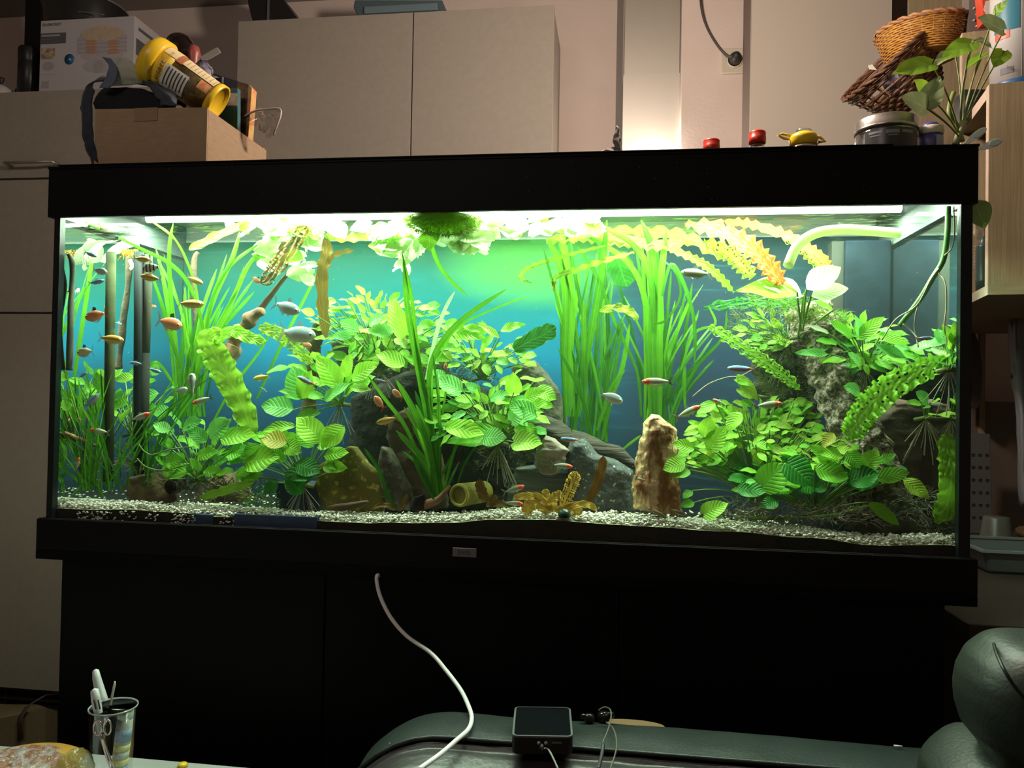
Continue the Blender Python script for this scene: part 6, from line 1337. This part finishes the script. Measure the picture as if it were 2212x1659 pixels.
# tins on the wall cabinet
ztc = 2.2572
def tray(name, label, out, Y, mt_, cat, parts=()):
    g = MB(); V = [P(u, v, Y) for u, v in out]; zmin = min(q_.z for q_ in V); V = [Vector((q_.x, q_.y, q_.z-zmin+ztc)) for q_ in V]; n = len(V)
    t = thing(name, label, cat, V[0]); B3 = [q_+Vector((0, .16, 0)) for q_ in V]
    g.add(V+B3, [tuple(range(n))[::-1], tuple(range(n, 2*n))]+[(i, (i+1) % n, (i+1) % n+n, i+n) for i in range(n)], smooth=False); g.build('body', mt_, t, bevel=.004); return t, V
t, V = tray('roasting_tin', 'black slanted roasting tin lying on the left end of the wall cabinet', [(546,37),(536,0),(533,-30),(600,-30),(620,0),(648,34)], 1.22, mat('black_gloss', (.012, .012, .012), .35), 'tin')
bx('grey_rib', (V[0].x+.055, 1.212, ztc+.004), (V[0].x+.060, 1.2205, ztc+.10), mat('rib_grey', (.12, .12, .13), .3), t)  # raised rib in a lighter grey than the tin
t, V = tray('baking_dish', 'teal grey rectangular dish lying upside down on the wall cabinet', [(775,27),(763,4),(766,-12),(955,-12),(960,4),(970,18)], 1.22, mat('teal_enamel', (.06, .10, .115), .35), 'dish')
t2 = bx('raised_field', (V[0].x+.02, 1.211, ztc+.010), (V[0].x+.27, 1.2205, ztc+.034), mat('teal_enamel_light', (.13, .19, .21), .35), t, bevel=.003)

# ------------------------------------------------------------------ baskets and shelf contents
M_wk = mat('honey_wicker', (.52, .26, .045), .55, col2=(.36, .15, .02), scale=70, bump=.3); M_wkd = mat('dark_wicker', (.085, .035, .018), .5, col2=(.16, .07, .03), scale=70, bump=.3); M_wkr = mat('rim_wicker', (.30, .13, .05), .5, col2=(.42, .22, .10), scale=60)
def basket(name, label, c, ax, r0, r1, h, rows, ribs, mt_, rmt, holes=False, tk=.0022):
    t = thing(name, label, 'basket', c); ax = Vector(ax).normalized(); a = ax.cross(Vector((0, 1, 0))).normalized(); bb = ax.cross(a); g = MB(); g.smooth = True
    N = ribs*2
    for j in range(rows):
        f = (j+.5)/rows
        if holes and .55 < f < .82 and j % 2: continue
        pts = []
        for k in range(N+1):
            th_ = 2*PI*k/N; r = r0+(r1-r0)*f**.8 + (tk*.55 if (k+j) % 2 else -tk*.55); pts.append(c+ax*h*f+(a*math.cos(th_)+bb*math.sin(th_))*r)
        g.tube(pts, h/rows*.52 if not holes else h/rows*.46, 5, caps=False)
    g.build('weave', mt_, t, kind='stuff')
    for k in range(ribs):
        th_ = 2*PI*k/ribs; d = a*math.cos(th_)+bb*math.sin(th_)
        MB().tube([c+d*r0, c+ax*h*.5+d*(r0+(r1-r0)*.57), c+ax*h+d*r1], tk*.8, 5).build('rib', rmt, t)
    MB().lathe([(0, 0), (r0, 0), (r0, .004), (0, .004)], c, 24, ax).build('bottom', mt_, t)
    g = MB(); N = 60
    for s_ in (0, PI):
        g.tube([c+ax*(h+.0035*math.cos(k*1.3+s_))+(a*math.cos(2*PI*k/N)+bb*math.sin(2*PI*k/N))*(r1+.0035*math.sin(k*1.3+s_)) for k in range(N+1)], .0038, 6, caps=False)
    g.build('rim', rmt, t, label='braided rim'); return t
Yb = .62; c0 = P(1994, 128, Yb); 
basket('wicker_basket', 'round honey-coloured wicker basket on top of the stepped shelf', c0, (-.05, -.05, 1), 64*px(Yb), 86*px(Yb), 58*px(Yb), 15, 26, M_wk, M_wkr)
c1 = P(1985, 215, .66)
basket('wicker_basket', 'dark brown open-weave basket tilted to the left under the honey basket', c1, (-.62, -.15, .62), 50*px(.6), 100*px(.6), 105*px(.6), 13, 20, M_wkd, M_wkd, holes=True, tk=.0026)
cloth('blue_packet', 'dark blue packet lying in the tilted dark basket', [[(1905,175,.60),(1915,160,.6),(1940,155,.6)], [(1912,200,.58),(1930,195,.58),(1950,185,.58)]], mat('navy_packet', (.03, .035, .10), .4, col2=(.2, .2, .25), scale=50), wr=.006, cat='packet')
card('paper_tag', 'white paper tip sticking out of the dark basket on its left', [(1876,141),(1884,139),(1894,151),(1879,150)], .56, .002, mat('white_print', (.62, .58, .50), .4), 'paper')
# grater and red cup on the upper board, can at the front
q = P(2095, 66, .56)
t = thing('box_grater', 'silver box grater with raised teeth standing on the stepped shelf top', 'grater', (q.x, .56, zs2)); gb0 = SH(-.01+.03, pn+.02, zs2)
o_ = Vector((P(2093, 66, .53).x, .53, zs2)); M_met = mat('grater_steel', (.42, .36, .33), .35, .8)
MB().obox(o_, Vector((.075, -.01, 0)), Vector((.01, .06, 0)), Vector((.0, 0, .16))).build('body', M_met, t)
g = MB(); 
for i in range(6):
    for j in range(3): g.lathe([(.0035, 0), (.0018, .003), (0, .0035)], o_+Vector((.010+.011*j+(i % 2)*.005, -.0015, .010+.013*i)), 8, (0, -1, 0))
g.build('teeth', mat('grater_teeth', (.55, .47, .42), .3, .8), t, kind='stuff')
card('red_pack', 'red carton with white cup picture beside the box grater', [(2126,48),(2120,-20),(2178,-20),(2176,36),(2160,44)], .47, .03, mat('red_print', (.62, .06, .03), .4, col2=(.60, .10, .05), scale=10), 'carton')
card('cup_picture', 'white cup printed on the red carton', [(2125,20),(2130,2),(2150,-2),(2158,10),(2150,24),(2132,32)], .4685, .001, mat('cup_white', (.70, .62, .56), .4), 'print')
q = P(2196, 176, .36); q.z = shz1; r = 47*px(.36)
t = thing('drinks_can', 'tall white and blue container with red stripes on the front shelf top', 'container', q); 
MB().lathe([(0, 0), (r, 0), (r, .018), (r*.995, .0185)], q, 36).build('base_ring', mat('blue_plastic', (.02, .10, .24), .4), t)
MB().lathe([(r*.99, .0185), (r*.99, .24), (0, .24)], q, 36).build('body', mat('can_grey_white', (.50, .48, .47), .45), t)
def canp(nm, g0, g1, h0, h1, mt_): MB().grid(lambda a, b_: q+Vector((math.sin(g0+(g1-g0)*b_)*(r+.0004), -math.cos(g0+(g1-g0)*b_)*(r+.0004), h0+a*(h1-h0))), 4, 8).build(nm, mt_, t)
canp('teal_field', -1.35, -.35, .112, .17, mat('teal_ink', (.03, .17, .24), .4)); canp('red_field', -1.3, -.7, .098, .112, mat('red_ink', (.62, .10, .06), .4)); canp('blue_field', -1.0, -.3, .17, .19, mat('blue_field_ink', (.12, .22, .50), .4))
canp('dark_panel', -1.05, -.55, .030, .042, M_g1); canp('red_text', .0, .25, .075, .082, mat('red_ink', (.62, .10, .06), .4)); canp('label_seam', -.30, -.27, .02, .2, M_g2)
for k in range(8): canp('text_line', -.1, .35, .04+.006*k, .042+.006*k, M_g2)
lettering('290g', q+Vector((-.040, -r-.001, .033)), (1, .55, 0), (0, 0, 1), .009, mat('white_print', (.62, .58, .50), .4), t)
# inside the lower compartment
q = P(2124, 618, .40); q.z = shz0+.019
t = thing('corrugated_bottle', 'dark green ribbed bottle inside the lower shelf compartment', 'bottle', q); r = 15*px(.4)
prof = [(0, 0), (r*.9, 0), (r*.9, .02)]
for k in range(12): prof += [(r*1.0, .022+k*.006), (r*.86, .025+k*.006)]
MB().lathe(prof+[(r*.5, .10), (r*.5, .108), (0, .11)], q, 22).build('body', mat('dark_green_ribbed', (.03, .06, .05), .35), t)
cloth('paper_bag', 'crumpled brown paper bag inside the lower shelf compartment', [[(2108,620,.45),(2104,570,.45),(2106,530,.45)], [(2118,618,.43),(2116,575,.42),(2114,532,.43)], [(2128,610,.46),(2130,570,.46),(2126,528,.46)]], mat('brown_paper', (.22, .16, .12), .8), wr=.006, cat='bag')
cloth('pale_packet', 'pale bent packet under the vine leaf in the shelf compartment', [[(2102,505,.42),(2104,480,.42),(2108,455,.42)], [(2130,530,.42),(2130,500,.42),(2128,470,.42)]], mat('pale_packet', (.36, .31, .22), .7), wr=.003, cat='packet')
card('dark_box_shelf', 'small black box on the shelf board behind the vine stalks', [(2085,255),(2085,193),(2128,193),(2128,255)], .42, .05, mat('black_gloss', (.012, .012, .012), .35), 'box')

# ------------------------------------------------------------------ on the sideboard
zsb = .66
A0 = PZ(2094, 1098, zsb); A0 = P(2094, 1098, min(A0.y, 1.02)); A0.z = zsb; A1 = P(2146, 1098, A0.y); A1.z = zsb; hg = P(2146, 938, A1.y).z-zsb; M_gr2 = mat('dull_steel', (.16, .17, .165), .45, .6)
t = thing('box_grater', 'dull steel box grater with round holes standing on the sideboard', 'grater', A0)
w_ = A1-A0; MB().add([A0, A1, A1+Vector((0, .06, 0)), A0+Vector((0, .06, 0)), A0+Vector((.004, .01, hg)), A1+Vector((-.004, .01, hg)), A1+Vector((-.004, .05, hg)), A0+Vector((.004, .05, hg))], [(3,2,1,0),(4,5,6,7),(0,1,5,4),(1,2,6,5),(2,3,7,6),(3,0,4,7)]).build('body', M_gr2, t, bevel=.003)
for i in range(6):
    for j in range(3): MB().lathe([(.0052, 0), (.0040, .0012), (.0030, .0005), (0, .0002)], A0+w_*(.2+.29*j)+Vector((0, -.0002+.01*(.2+.12*i), hg*(.16+.125*i))), 12, (0, -1, 0)).build('grater_hole', M_gap, t)
q = PZ(2150, 1120, zsb); 
t = thing('round_board', 'round brown wooden board behind the upturned cup at the right', 'board', q)
MB().lathe([(0, 0), (.095, 0), (.1, .008), (.1, .016), (.095, .02), (0, .02)], Vector((q.x, min(q.y+.10, .99), zsb)), 40).build('board', mat('board_wood', (.20, .12, .05), .6, col2=(.10, .07, .03), scale=30), t)
a0 = PZ(2157, 1178, zsb)
zt_t = P(2150, 1184, a0.y).z
t = thing('plastic_tub', 'grey white rectangular plastic tub at the right frame edge', 'tub', PZ(2180, 1238, zsb))
F0 = PZ(2150, 1238, zsb); F0x0 = P(2124, 1190, F0.y-.02); g = MB(); 
x0_, y0_ = F0x0.x, F0.y-.02; zt3 = F0x0.z; x1_ = x0_+.26; y1_ = y0_+.18
g.add([(x0_+.018, y0_+.015, zsb), (x1_-.018, y0_+.015, zsb), (x1_-.018, y1_-.015, zsb), (x0_+.018, y1_-.015, zsb), (x0_, y0_, zt3), (x1_, y0_, zt3), (x1_, y1_, zt3), (x0_, y1_, zt3)], [(3,2,1,0),(0,1,5,4),(1,2,6,5),(2,3,7,6),(3,0,4,7)], smooth=False)
g.build('tub_wall', mat('grey_plastic', (.20, .23, .24), .45), t, bevel=.006)
g = MB(); g.box((x0_-.004, y0_-.004, zt3-.003), (x1_+.004, y0_+.004, zt3+.002)); g.box((x0_-.004, y1_-.004, zt3-.003), (x1_+.004, y1_+.004, zt3+.002)); g.box((x0_-.004, y0_+.004, zt3-.003), (x0_+.004, y1_-.004, zt3+.002)); g.box((x1_-.004, y0_+.004, zt3-.003), (x1_+.004, y1_-.004, zt3+.002))
g.build('rim', mat('grey_plastic_rim', (.30, .33, .34), .4), t)
q = P(2152, 1172, y1_+.08); r = 32*px(y1_+.08)
t = thing('plastic_cup', 'upturned translucent grey cup behind the plastic tub', 'cup', (q.x, y1_+.08, zsb)); 
MB().lathe([(r*1.05, 0), (r, .004), (r*.72, P(2152, 1116, y1_+.08).z-zsb-.002), (r*.68, P(2152, 1116, y1_+.08).z-zsb), (0, P(2152, 1116, y1_+.08).z-zsb)], (q.x, y1_+.08, zsb), 28).build('cup', mat('smoky_cup', (.11, .115, .10), .35), t)
cloth('hanging_bag', 'grey translucent plastic bags hanging at the right frame edge', [[(2178,690,.75),(2182,800,.75),(2195,900,.75),(2200,1090,.75)], [(2196,688,.70),(2198,800,.70),(2208,920,.70),(2212,1100,.70)], [(2230,688,.75),(2235,800,.75),(2240,920,.75),(2245,1100,.75)]], mat('grey_film', (.20, .20, .22), .5), wr=.012, cat='bag')
card('dark_bottle', 'dark brown rounded bottle behind the right glass edge', [(2100,880),(2098,740),(2106,720),(2116,745),(2122,800),(2118,870),(2112,882)], 1.1, .06, mat('brown_bottle', (.03, .02, .018), .4), 'bottle')  # flat card cut to a bottle outline in one even dark brown

# ------------------------------------------------------------------ white cable hanging from the stand
pts = [P(822,1244,.004), P(815,1243,-.010), P(814,1256,-.012), P(822,1290,-.014), P(845,1335,-.016), P(880,1375,-.02), P(930,1410,-.03), P(965,1450,-.05), P(995,1490,-.08), P(1012,1525,-.115), P(1019,1550,-.15), P(1012,1575,-.19), P(985,1600,-.225), P(950,1630,-.26), P(905,1662,-.30)]
MB().tube(smooth_path(pts, 7), .0031, 10).build('white_cable', mat('white_cable_pvc', (.80, .76, .78), .4), None, label='white cable hanging from the stand door down over the sofa back', cat='cable')

# ------------------------------------------------------------------ sofa
ZS = .55; YF, YN = -.11, -.20
M_lea = mat('dark_green_leather', (.020, .027, .025), .40, bump=.5, bscale=240, bdist=.0008, col2=(.027, .034, .032), scale=14, spec=.4)
M_lead = mat('dark_leather_front', (.032, .027, .028), .38, bump=.6, bscale=160, bdist=.0010, spec=.6, col2=(.04, .033, .036), scale=10)
xl = P(860, 1545, YF).x; t = thing('sofa', 'dark green leather sofa with its back to the aquarium stand', 'sofa', (1.4, -.3, 0))
def top_prof(x):       # the left end rounds down
    d = max(0, (xl+.10)-x); return ZS - .09*(min(d/.16, 1.0))**2.4
x_st = P(776, 1659, -.19).x
g = MB()
def fn(a, b_):
    x = x_st + (2.2-x_st)*a**1.8; z = top_prof(x); yy = YF+(YN-YF)*b_
    if b_ < .08: z -= .012*(1-b_/.08)**2
    return (x, yy, z + .004*math.sin(PI*b_) + .0012*noise.noise((x*18, yy*30, 0)) + .0025*noise.noise((x*4, yy*9, 1)))
g.grid(fn, 90, 14); g.build('back_top', M_lea, t, label='flat green leather top of the backrest')
g = MB(); pr = [(0, 0), (-.006, -.006), (-.02, -.004), (-.05, -.010), (-.08, -.03), (-.10, -.08), (-.11, -.30), (-.11, -.5)]
def fn(a, b_):
    x = x_st + .004 + (2.2-x_st)*a**1.8; i = b_*(len(pr)-1); i0 = min(int(i), len(pr)-2); f = i-i0
    return (x, YN-.004+pr[i0][0]*(1-f)+pr[i0+1][0]*f, max(.0, top_prof(x)-.004+pr[i0][1]*(1-f)+pr[i0+1][1]*f) + .0015*noise.noise((x*25, b_*20, 4)))
g.grid(fn, 90, 28); g.build('back_cushion', M_lead, t, label='dark front face of the backrest')
MB().tube([(x_st+(2.2-x_st)*k/60, YN, top_prof(x_st+(2.2-x_st)*k/60)+.001) for k in range(61)], .0032, 8).build('piping', M_lea, t)
bx('rear_face', (xl+.06, YF, .05), (2.2, YF+.004, ZS-.015), M_lead, t); bx('frame', (xl+.08, YN-.05, .02), (2.2, YF-.002, .40), M_lead, t)
for k in range(2):
    MB().tube([(x_st+.006+.006*k+.03*math.sin(a/8*PI/2)*1.2, YN+.012-.008*k, ZS-.088+.07*math.sin(a/8*PI/2)) for a in range(9)], .0009, 5).build('stitching', mat('pale_stitch', (.30, .32, .28), .6), t)
for (u_, v_) in ((1940, 1612), (2018, 1621)):
    a0, b0 = PZ(u_-9, v_-1, ZS+.004), PZ(u_+9, v_+1, ZS+.004); MB().tube([a0, b0], .0014, 6).build('pale_mark', mat('pale_mark', (.5, .52, .5), .5), t)
# armrest roll at the right
SOFA = t
M_l2 = mat('grey_green_leather', (.018, .023, .019), .42, bump=.5, bscale=240, bdist=.0008, spec=.22)
t = rock('headrest', 'big rounded green grey leather headrest', None, [(2212,1386),(2165,1389),(2140,1400),(2105,1430),(2085,1470),(2078,1510),(2082,1550),(2095,1590),(2125,1625),(2150,1665),(2190,1740),(2440,1740),(2440,1500),(2400,1420),(2330,1384)], -.50, .15, M_l2, nz=0.0, rows=40, seg=48, power=2.3, clamp=False, par=SOFA)
pp = [(2147,1391,-.432),(2153,1412,-.470),(2168,1445,-.495),(2190,1480,-.5025),(2225,1522,-.5035)]
MB().tube(smooth_path([P(*p) for p in pp], 6), .0016, 8).build('piping', M_l2, t)
rock('bolster', 'low rounded leather bolster', None, [(2140,1599),(2095,1606),(2060,1620),(2030,1640),(2005,1665),(1990,1720),(2200,1720),(2190,1630)], -.44, .12, M_l2, nz=0.0, rows=24, seg=36, power=2.3, clamp=False, par=SOFA)

# phone-like device
ZD = ZS+.028; c4 = [PZ(1112, 1526, ZD), PZ(1232, 1528, ZD), PZ(1238, 1592, ZD), PZ(1106, 1589, ZD)]
t = thing('pocket_device', 'thick black square device with grey bezel lying on the sofa back', 'device', Vector((c4[0].x+.04, c4[3].y, ZS+.003))); X_ = (c4[1]-c4[0]).normalized(); Yd = (c4[0]-c4[3]).normalized(); wD = (c4[2]-c4[3]).length; hD = (c4[0]-c4[3]).length; o0 = c4[3].copy()
def rr_slab(w_, h_, r_, z0_, z1_, ins=0):
    pts = []
    for cx2, cy2, a0 in ((w_-r_, h_-r_, 0), (r_, h_-r_, PI/2), (r_, r_, PI), (w_-r_, r_, 1.5*PI)):
        for k in range(7): a = a0+PI/2*k/6; pts.append((cx2+math.cos(a)*(r_-ins), cy2+math.sin(a)*(r_-ins)))
    V = [o0+X_*p[0]+Yd*p[1]+Vector((0, 0, z-ZD)) for z in (z0_, z1_) for p in pts]; n = len(pts)
    return MB().add(V, [tuple(range(n))[::-1], tuple(range(n, 2*n))]+[(i, (i+1) % n, (i+1) % n+n, i+n) for i in range(n)], smooth=False)
rr_slab(wD, hD, .008, ZS+.005, ZD-.002).build('casing', mat('device_black', (.010, .010, .010), .35), t, bevel=.001)
rr_slab(wD, hD, .008, ZD-.002, ZD).build('bezel', mat('device_bezel', (.16, .17, .17), .3, .3), t, label='grey metallic bezel')
rr_slab(wD, hD, .008, ZD, ZD+.0006, ins=.0026).build('screen', mat('dark_screen', (.006, .007, .008), .06, spec=.8), t, label='dark glossy screen')
for k in (0, 1):
    q = o0+X_*(wD*.44+.009*k)+Vector((0, 0, -.008)); MB().lathe([(0, .0), (.0022, .001), (.0022, .0016), (0, .002)], q-Yd*.0004, 14, -Yd).build('button', mat('device_button', (.45, .45, .42), .4), t)
MB().obox(o0+X_*(wD*.66)-Yd*.0005+Vector((0, 0, -.009)), X_*.012, Yd*.0008, Vector((0, 0, .0022))).build('port', mat('port_grey', (.12, .12, .12), .4), t)
q = o0+X_*(wD*.49)+Vector((0, 0, -.010))
MB().tube([q, q-Yd*.008+Vector((0, 0, -.003))], .0028, 8).build('connector', M_rub, t)
MB().tube(smooth_path([q-Yd*.008+Vector((0, 0, -.003)), P(1185,1620,-.24), P(1206,1662,-.28)], 6), .0013, 6).build('charging_lead', mat('grey_lead', (.20, .19, .19), .5), t)
# earphones
t = thing('earphones', 'black glossy in-ear earphones with thin looping cable on the sofa back', 'earphones', PZ(1290, 1556, ZS)); M_ep = mat('piano_black', (.008, .008, .008), .08)
for (u_, v_, ax_, rr_) in ((1274, 1548, (-.8, -.3, .35), .0075), (1304, 1545, (.7, -.3, .4), .0090)):
    q = PZ(u_, v_+4, ZS+.008); MB().lathe([(0, -rr_), (rr_*.9, -rr_*.6), (rr_, 0), (rr_*.8, rr_*.7), (rr_*.5, rr_*1.0), (rr_*.55, rr_*1.5), (rr_*.3, rr_*1.9), (0, rr_*1.9)], q, 18, ax_).build('earpiece', M_ep, t)
M_ec = mat('brown_thin_cable', (.12, .11, .09), .45)
for pp in ([(1293,1535,-.13),(1305,1528,-.13),(1318,1533,-.13),(1320,1550,-.15),(1314,1575,-.18),(1304,1600,-.21),(1300,1610,-.215)], [(1310,1560,-.15),(1325,1575,-.17),(1332,1600,-.20),(1330,1625,-.23),(1318,1662,-.27)], [(1303,1608,-.215),(1300,1630,-.235),(1292,1662,-.27)]):
    MB().tube(smooth_path([P(*p) for p in pp], 6), .0011 if pp[0][0] != 1303 else .0024, 6).build('cable', M_ec if pp[0][0] != 1303 else mat('dark_sleeve', (.03, .028, .03), .5), t)
q = PZ(1365, 1552, ZS)
N = 30; V = [Vector((q.x+.045*math.cos(2*PI*k/N), -.106+.016*math.sin(2*PI*k/N), z_)) for z_ in (ZS-.014, ZS-.002) for k in range(N)]
MB().add(V, [tuple(range(N))[::-1], tuple(range(N, 2*N))]+[(i, (i+1) % N, (i+1) % N+N, i+N) for i in range(N)], smooth=False).build('coaster', mat('tan_coaster', (.22, .13, .06), .6), None, label='tan wooden edge showing behind the earphones at the sofa back', cat='disc')

# ------------------------------------------------------------------ table in front at the left
ZTb = .45; te = PZ(450, 1650, ZTb); xr2 = PZ(584, 1655, ZTb).x
t = thing('coffee_table', 'low table with grey white top at the lower left edge', 'table', (-.1, -.5, 0))
bx('table_top', (-.7, -1.0, ZTb-.025), (xr2, te.y, ZTb), mat('table_grey_white', (.42, .42, .42), .35), t, bevel=.002)
for lx, ly in ((-.66, -.96), (xr2-.06, -.96), (-.66, te.y-.06), (xr2-.06, te.y-.06)): bx('leg', (lx, ly, 0), (lx+.04, ly+.04, ZTb-.0255), M_db, t)
# glass with pens, scissors, bottle
Yg = -.24; gc = P(245, 1526, Yg); r1 = 51*px(Yg); r0 = 42*px(Yg); hg = gc.z-ZTb
t = thing('drinking_glass', 'clear drinking glass holding pens, scissors and a small bottle on the table', 'glass', (gc.x, Yg, ZTb)); M_dg = glassmat('drinking_glass_clear', (.95, .97, .98), .03, 1.2, .16)
MB().lathe([(0, .001), (r0, .001), (r0, .004), (r0*1.02, hg*.4), (r1, hg)], (gc.x, Yg, ZTb), 40).build('glass_wall', M_dg, t)
MB().lathe([(r1-.0008, hg-.0008), (r1+.0006, hg-.0008), (r1+.0006, hg+.0008), (r1-.0008, hg+.0008), (r1-.0008, hg-.0008)], (gc.x, Yg, ZTb), 48).build('glass_rim', mat('glass_rim', (.28, .30, .30), .15), t)
M_wp = mat('white_pen_plastic', (.50, .50, .52), .35)
def stick(name, label, pts, rs, mt_, cat, n=14, extra=None):
    t = thing(name, label, cat, P(*pts[-1])); s_ = [P(*p) for p in pts]; MB().tube(s_, rs, n).build('barrel', mt_, t); return t
t = stick('digital_thermometer', 'taller white thermometer stick pointing up left out of the glass', [(205,1446,-.215),(206.5,1449,-.215),(209,1465,-.217),(219,1505,-.22),(227,1531,-.222)], [.0015,.0042,.0055,.0070,.0072], M_wp, 'thermometer')
t = stick('test_stick', 'shorter white pen-like stick with slots, left in the glass', [(202,1488,-.262),(204,1491,-.262),(207,1510,-.262),(213,1545,-.26),(220,1580,-.258)], [.0015,.0050,.0058,.0052,.0048], M_wp, 'stick')
for du in (-4, 5): MB().tube([P(207+du, 1512, -.2685), P(211+du, 1532, -.2675)], .0010, 6).build('slot', M_gap, t)
stick('thin_rod', 'thin pale rod with pointed tip leaning right in the glass', [(248,1472,-.235),(247,1480,-.235),(239,1520,-.235),(232,1552,-.235)], [.0009,.0017,.0016,.0014], mat('pale_rod', (.50, .49, .44), .4), 'rod', 8)
t = thing('scissors', 'small pink-silver scissors with two finger loops in the glass', 'scissors', P(222, 1640, -.27)); M_sc = mat('rosy_steel', (.55, .45, .42), .25, .9)
for (u_, v_, ru) in ((211, 1572, 10), (232, 1571, 9)):
    c_ = P(u_, v_, -.272); MB().tube([c_+Vector((math.cos(a*PI/12)*ru*px(-.27), 0, math.sin(a*PI/12)*17*px(-.27))) for a in range(25)], .0012, 6, caps=False).build('finger_loop', M_sc, t)
for pp in ([(218,1586,-.272),(222,1600,-.27),(232,1640,-.268),(238,1659,-.268)], [(226,1586,-.271),(223,1600,-.27),(238,1640,-.266),(246,1659,-.266)]): MB().tube([P(*p) for p in pp], [.0018,.0024,.0017,.0006], 6).build('scissor_blade', M_sc, t)
q = P(273, 1532, -.235); rb = 16.5*px(-.235); hb = q.z-ZTb-.006
t = thing('dropper_bottle', 'white small bottle with blue and yellow label standing in the glass', 'bottle', (q.x, -.235, ZTb+.005)); ax_ = Vector((-.10, 0, -1)).normalized()
MB().lathe([(0, 0), (rb*.95, .001), (rb, .006), (rb, .012)], q, 22, ax_).build('cap', mat('minty_white', (.62, .70, .66), .4), t)
MB().lathe([(rb*1.02, .012), (rb*1.05, .03), (rb*1.05, hb)], q, 22, ax_).build('body', mat('ivory_bottle', (.46, .47, .42), .4), t)
for h0, h1, c_, nm in ((.024, .042, (.22, .32, .42), 'blue_label'), (.046, .054, (.52, .52, .22), 'yellow_label'), (.056, .064, (.42, .44, .38), 'yellow_label'), (.066, .074, (.52, .50, .20), 'yellow_label'), (.076, .09, (.20, .28, .42), 'blue_label')):
    MB().lathe([(rb*1.06, h0), (rb*1.06, h1)], q, 22, ax_).build(nm, mat('lab_%d' % int(h0*1000), c_, .5, col2=tuple(min(1, x*1.6) for x in c_), scale=150), t)
# orange cheese-like dish with film
Yo = -.225; q = P(38, 1640, Yo); r = .090
t = thing('orange_cake', 'flat round orange baked thing wrapped in clear film at the lower left corner', 'food', (q.x, Yo, ZTb)); hz_ = P(60, 1613, Yo+.06).z-ZTb
MB().lathe([(0, 0), (r*.96, 0), (r, hz_*.35), (r*.98, hz_*.7), (r*.88, hz_*.95), (r*.5, hz_), (0, hz_)], (q.x, Yo, ZTb+.001), 44).build('crust', mat('orange_crust', (.55, .20, .03), .4, col2=(.62, .32, .06), scale=18, coat=.3), t)
fx0 = q.x
def ffn(a, b_):
    rr_ = a*r*.80; th_ = 2*PI*b_; x, y = math.cos(th_)*rr_, math.sin(th_)*rr_
    return Vector((fx0+x-.008, Yo+y-.004, ZTb+hz_+.0035+.004*noise.noise((x*80, y*80, 0))+.004*abs(noise.noise((x*190, y*190, 3)))-.004*a**4))
g = MB(); g.grid(ffn, 26, 60)
g.build('cling_film', mat('film_pinkish', (.30, .13, .08), .14, col2=(.42, .34, .34), scale=70, bump=1.0, bscale=110, bdist=.008, spec=1.0, lo=.42, hi=.6), t, label='crinkled shiny film on top')
Yl = -.265; q = P(163, 1615, Yl); rl = (q.z-ZTb)/2.1
t = thing('wrapped_lemon', 'yellow fruit piece in crinkled clear film left of the glass', 'food', (q.x, Yl, ZTb)); g = MB(); g.smooth = True; V = []
for i in range(19):
    ph = PI*i/18
    for k in range(26):
        th_ = 2*PI*k/26; d = Vector((math.sin(ph)*math.cos(th_), math.sin(ph)*math.sin(th_), math.cos(ph))); V.append(Vector((q.x, Yl, ZTb+rl*1.05))+Vector((d.x*rl*.66, d.y*rl*.7, d.z*rl))*(1+.10*noise.noise(d*3.5)+.05*noise.noise(d*11)))
g.add(V, [(i*26+k, (i+1)*26+k, (i+1)*26+(k+1) % 26, i*26+(k+1) % 26) for i in range(18) for k in range(26)])
g.build('fruit', mat('film_yellow', (.62, .48, .14), .2, col2=(.45, .46, .42), scale=18, bump=1.0, bscale=60, bdist=.006, lo=.45, hi=.6, spec=.9), t)
q = PZ(395, 1656, ZTb); MB().lathe([(0, 0), (.006, 0), (.0075, .003), (.005, .0055), (0, .006)], Vector((q.x, q.y, ZTb)), 16).build('yellow_cap', M_yel, None, label='small yellow cap on the edge of the low table', cat='cap')
# paper bag behind the table
t = thing('paper_carrier_bag', 'brown paper carrier bag with flat handle on the floor at the left', 'bag', P(60, 1640, .62)); M_pb = mat('kraft_paper', (.17, .12, .065), .85, bump=.5, bscale=12, bdist=.01)
A_ = [P(-40,1560,.60), P(36,1545,.60), P(98,1528,.62), P(124,1536,.70)]
g = MB(); V = []
for q_ in A_: V += [(q_.x, q_.y, 0.002), (q_.x, q_.y, q_.z)]
g.add(V, [(0, 2, 3, 1), (2, 4, 5, 3), (4, 6, 7, 5)], smooth=False)
T0 = [P(-40,1520,.80), P(30,1522,.80), P(80,1522,.80)]
g.add([A_[0], A_[1], A_[2], T0[2], T0[1], T0[0]], [(0, 1, 4, 5), (1, 2, 3, 4)], smooth=False); g.build('bag_body', M_pb, t, solid=.001)
pp = [(44,1600,.595),(44,1550,.595),(60,1525,.60),(95,1503,.62),(124,1500,.66)]
s_ = [P(*p) for p in pp]; wv = .017; g = MB(); g.grid(lambda a, b_: s_[min(int(round(a*4)), 4)]+Vector((wv*(b_-.5), 0, wv*.4*(b_-.5))), 4, 1); g.build('handle', mat('kraft_dark', (.07, .045, .03), .85), t, solid=.001)
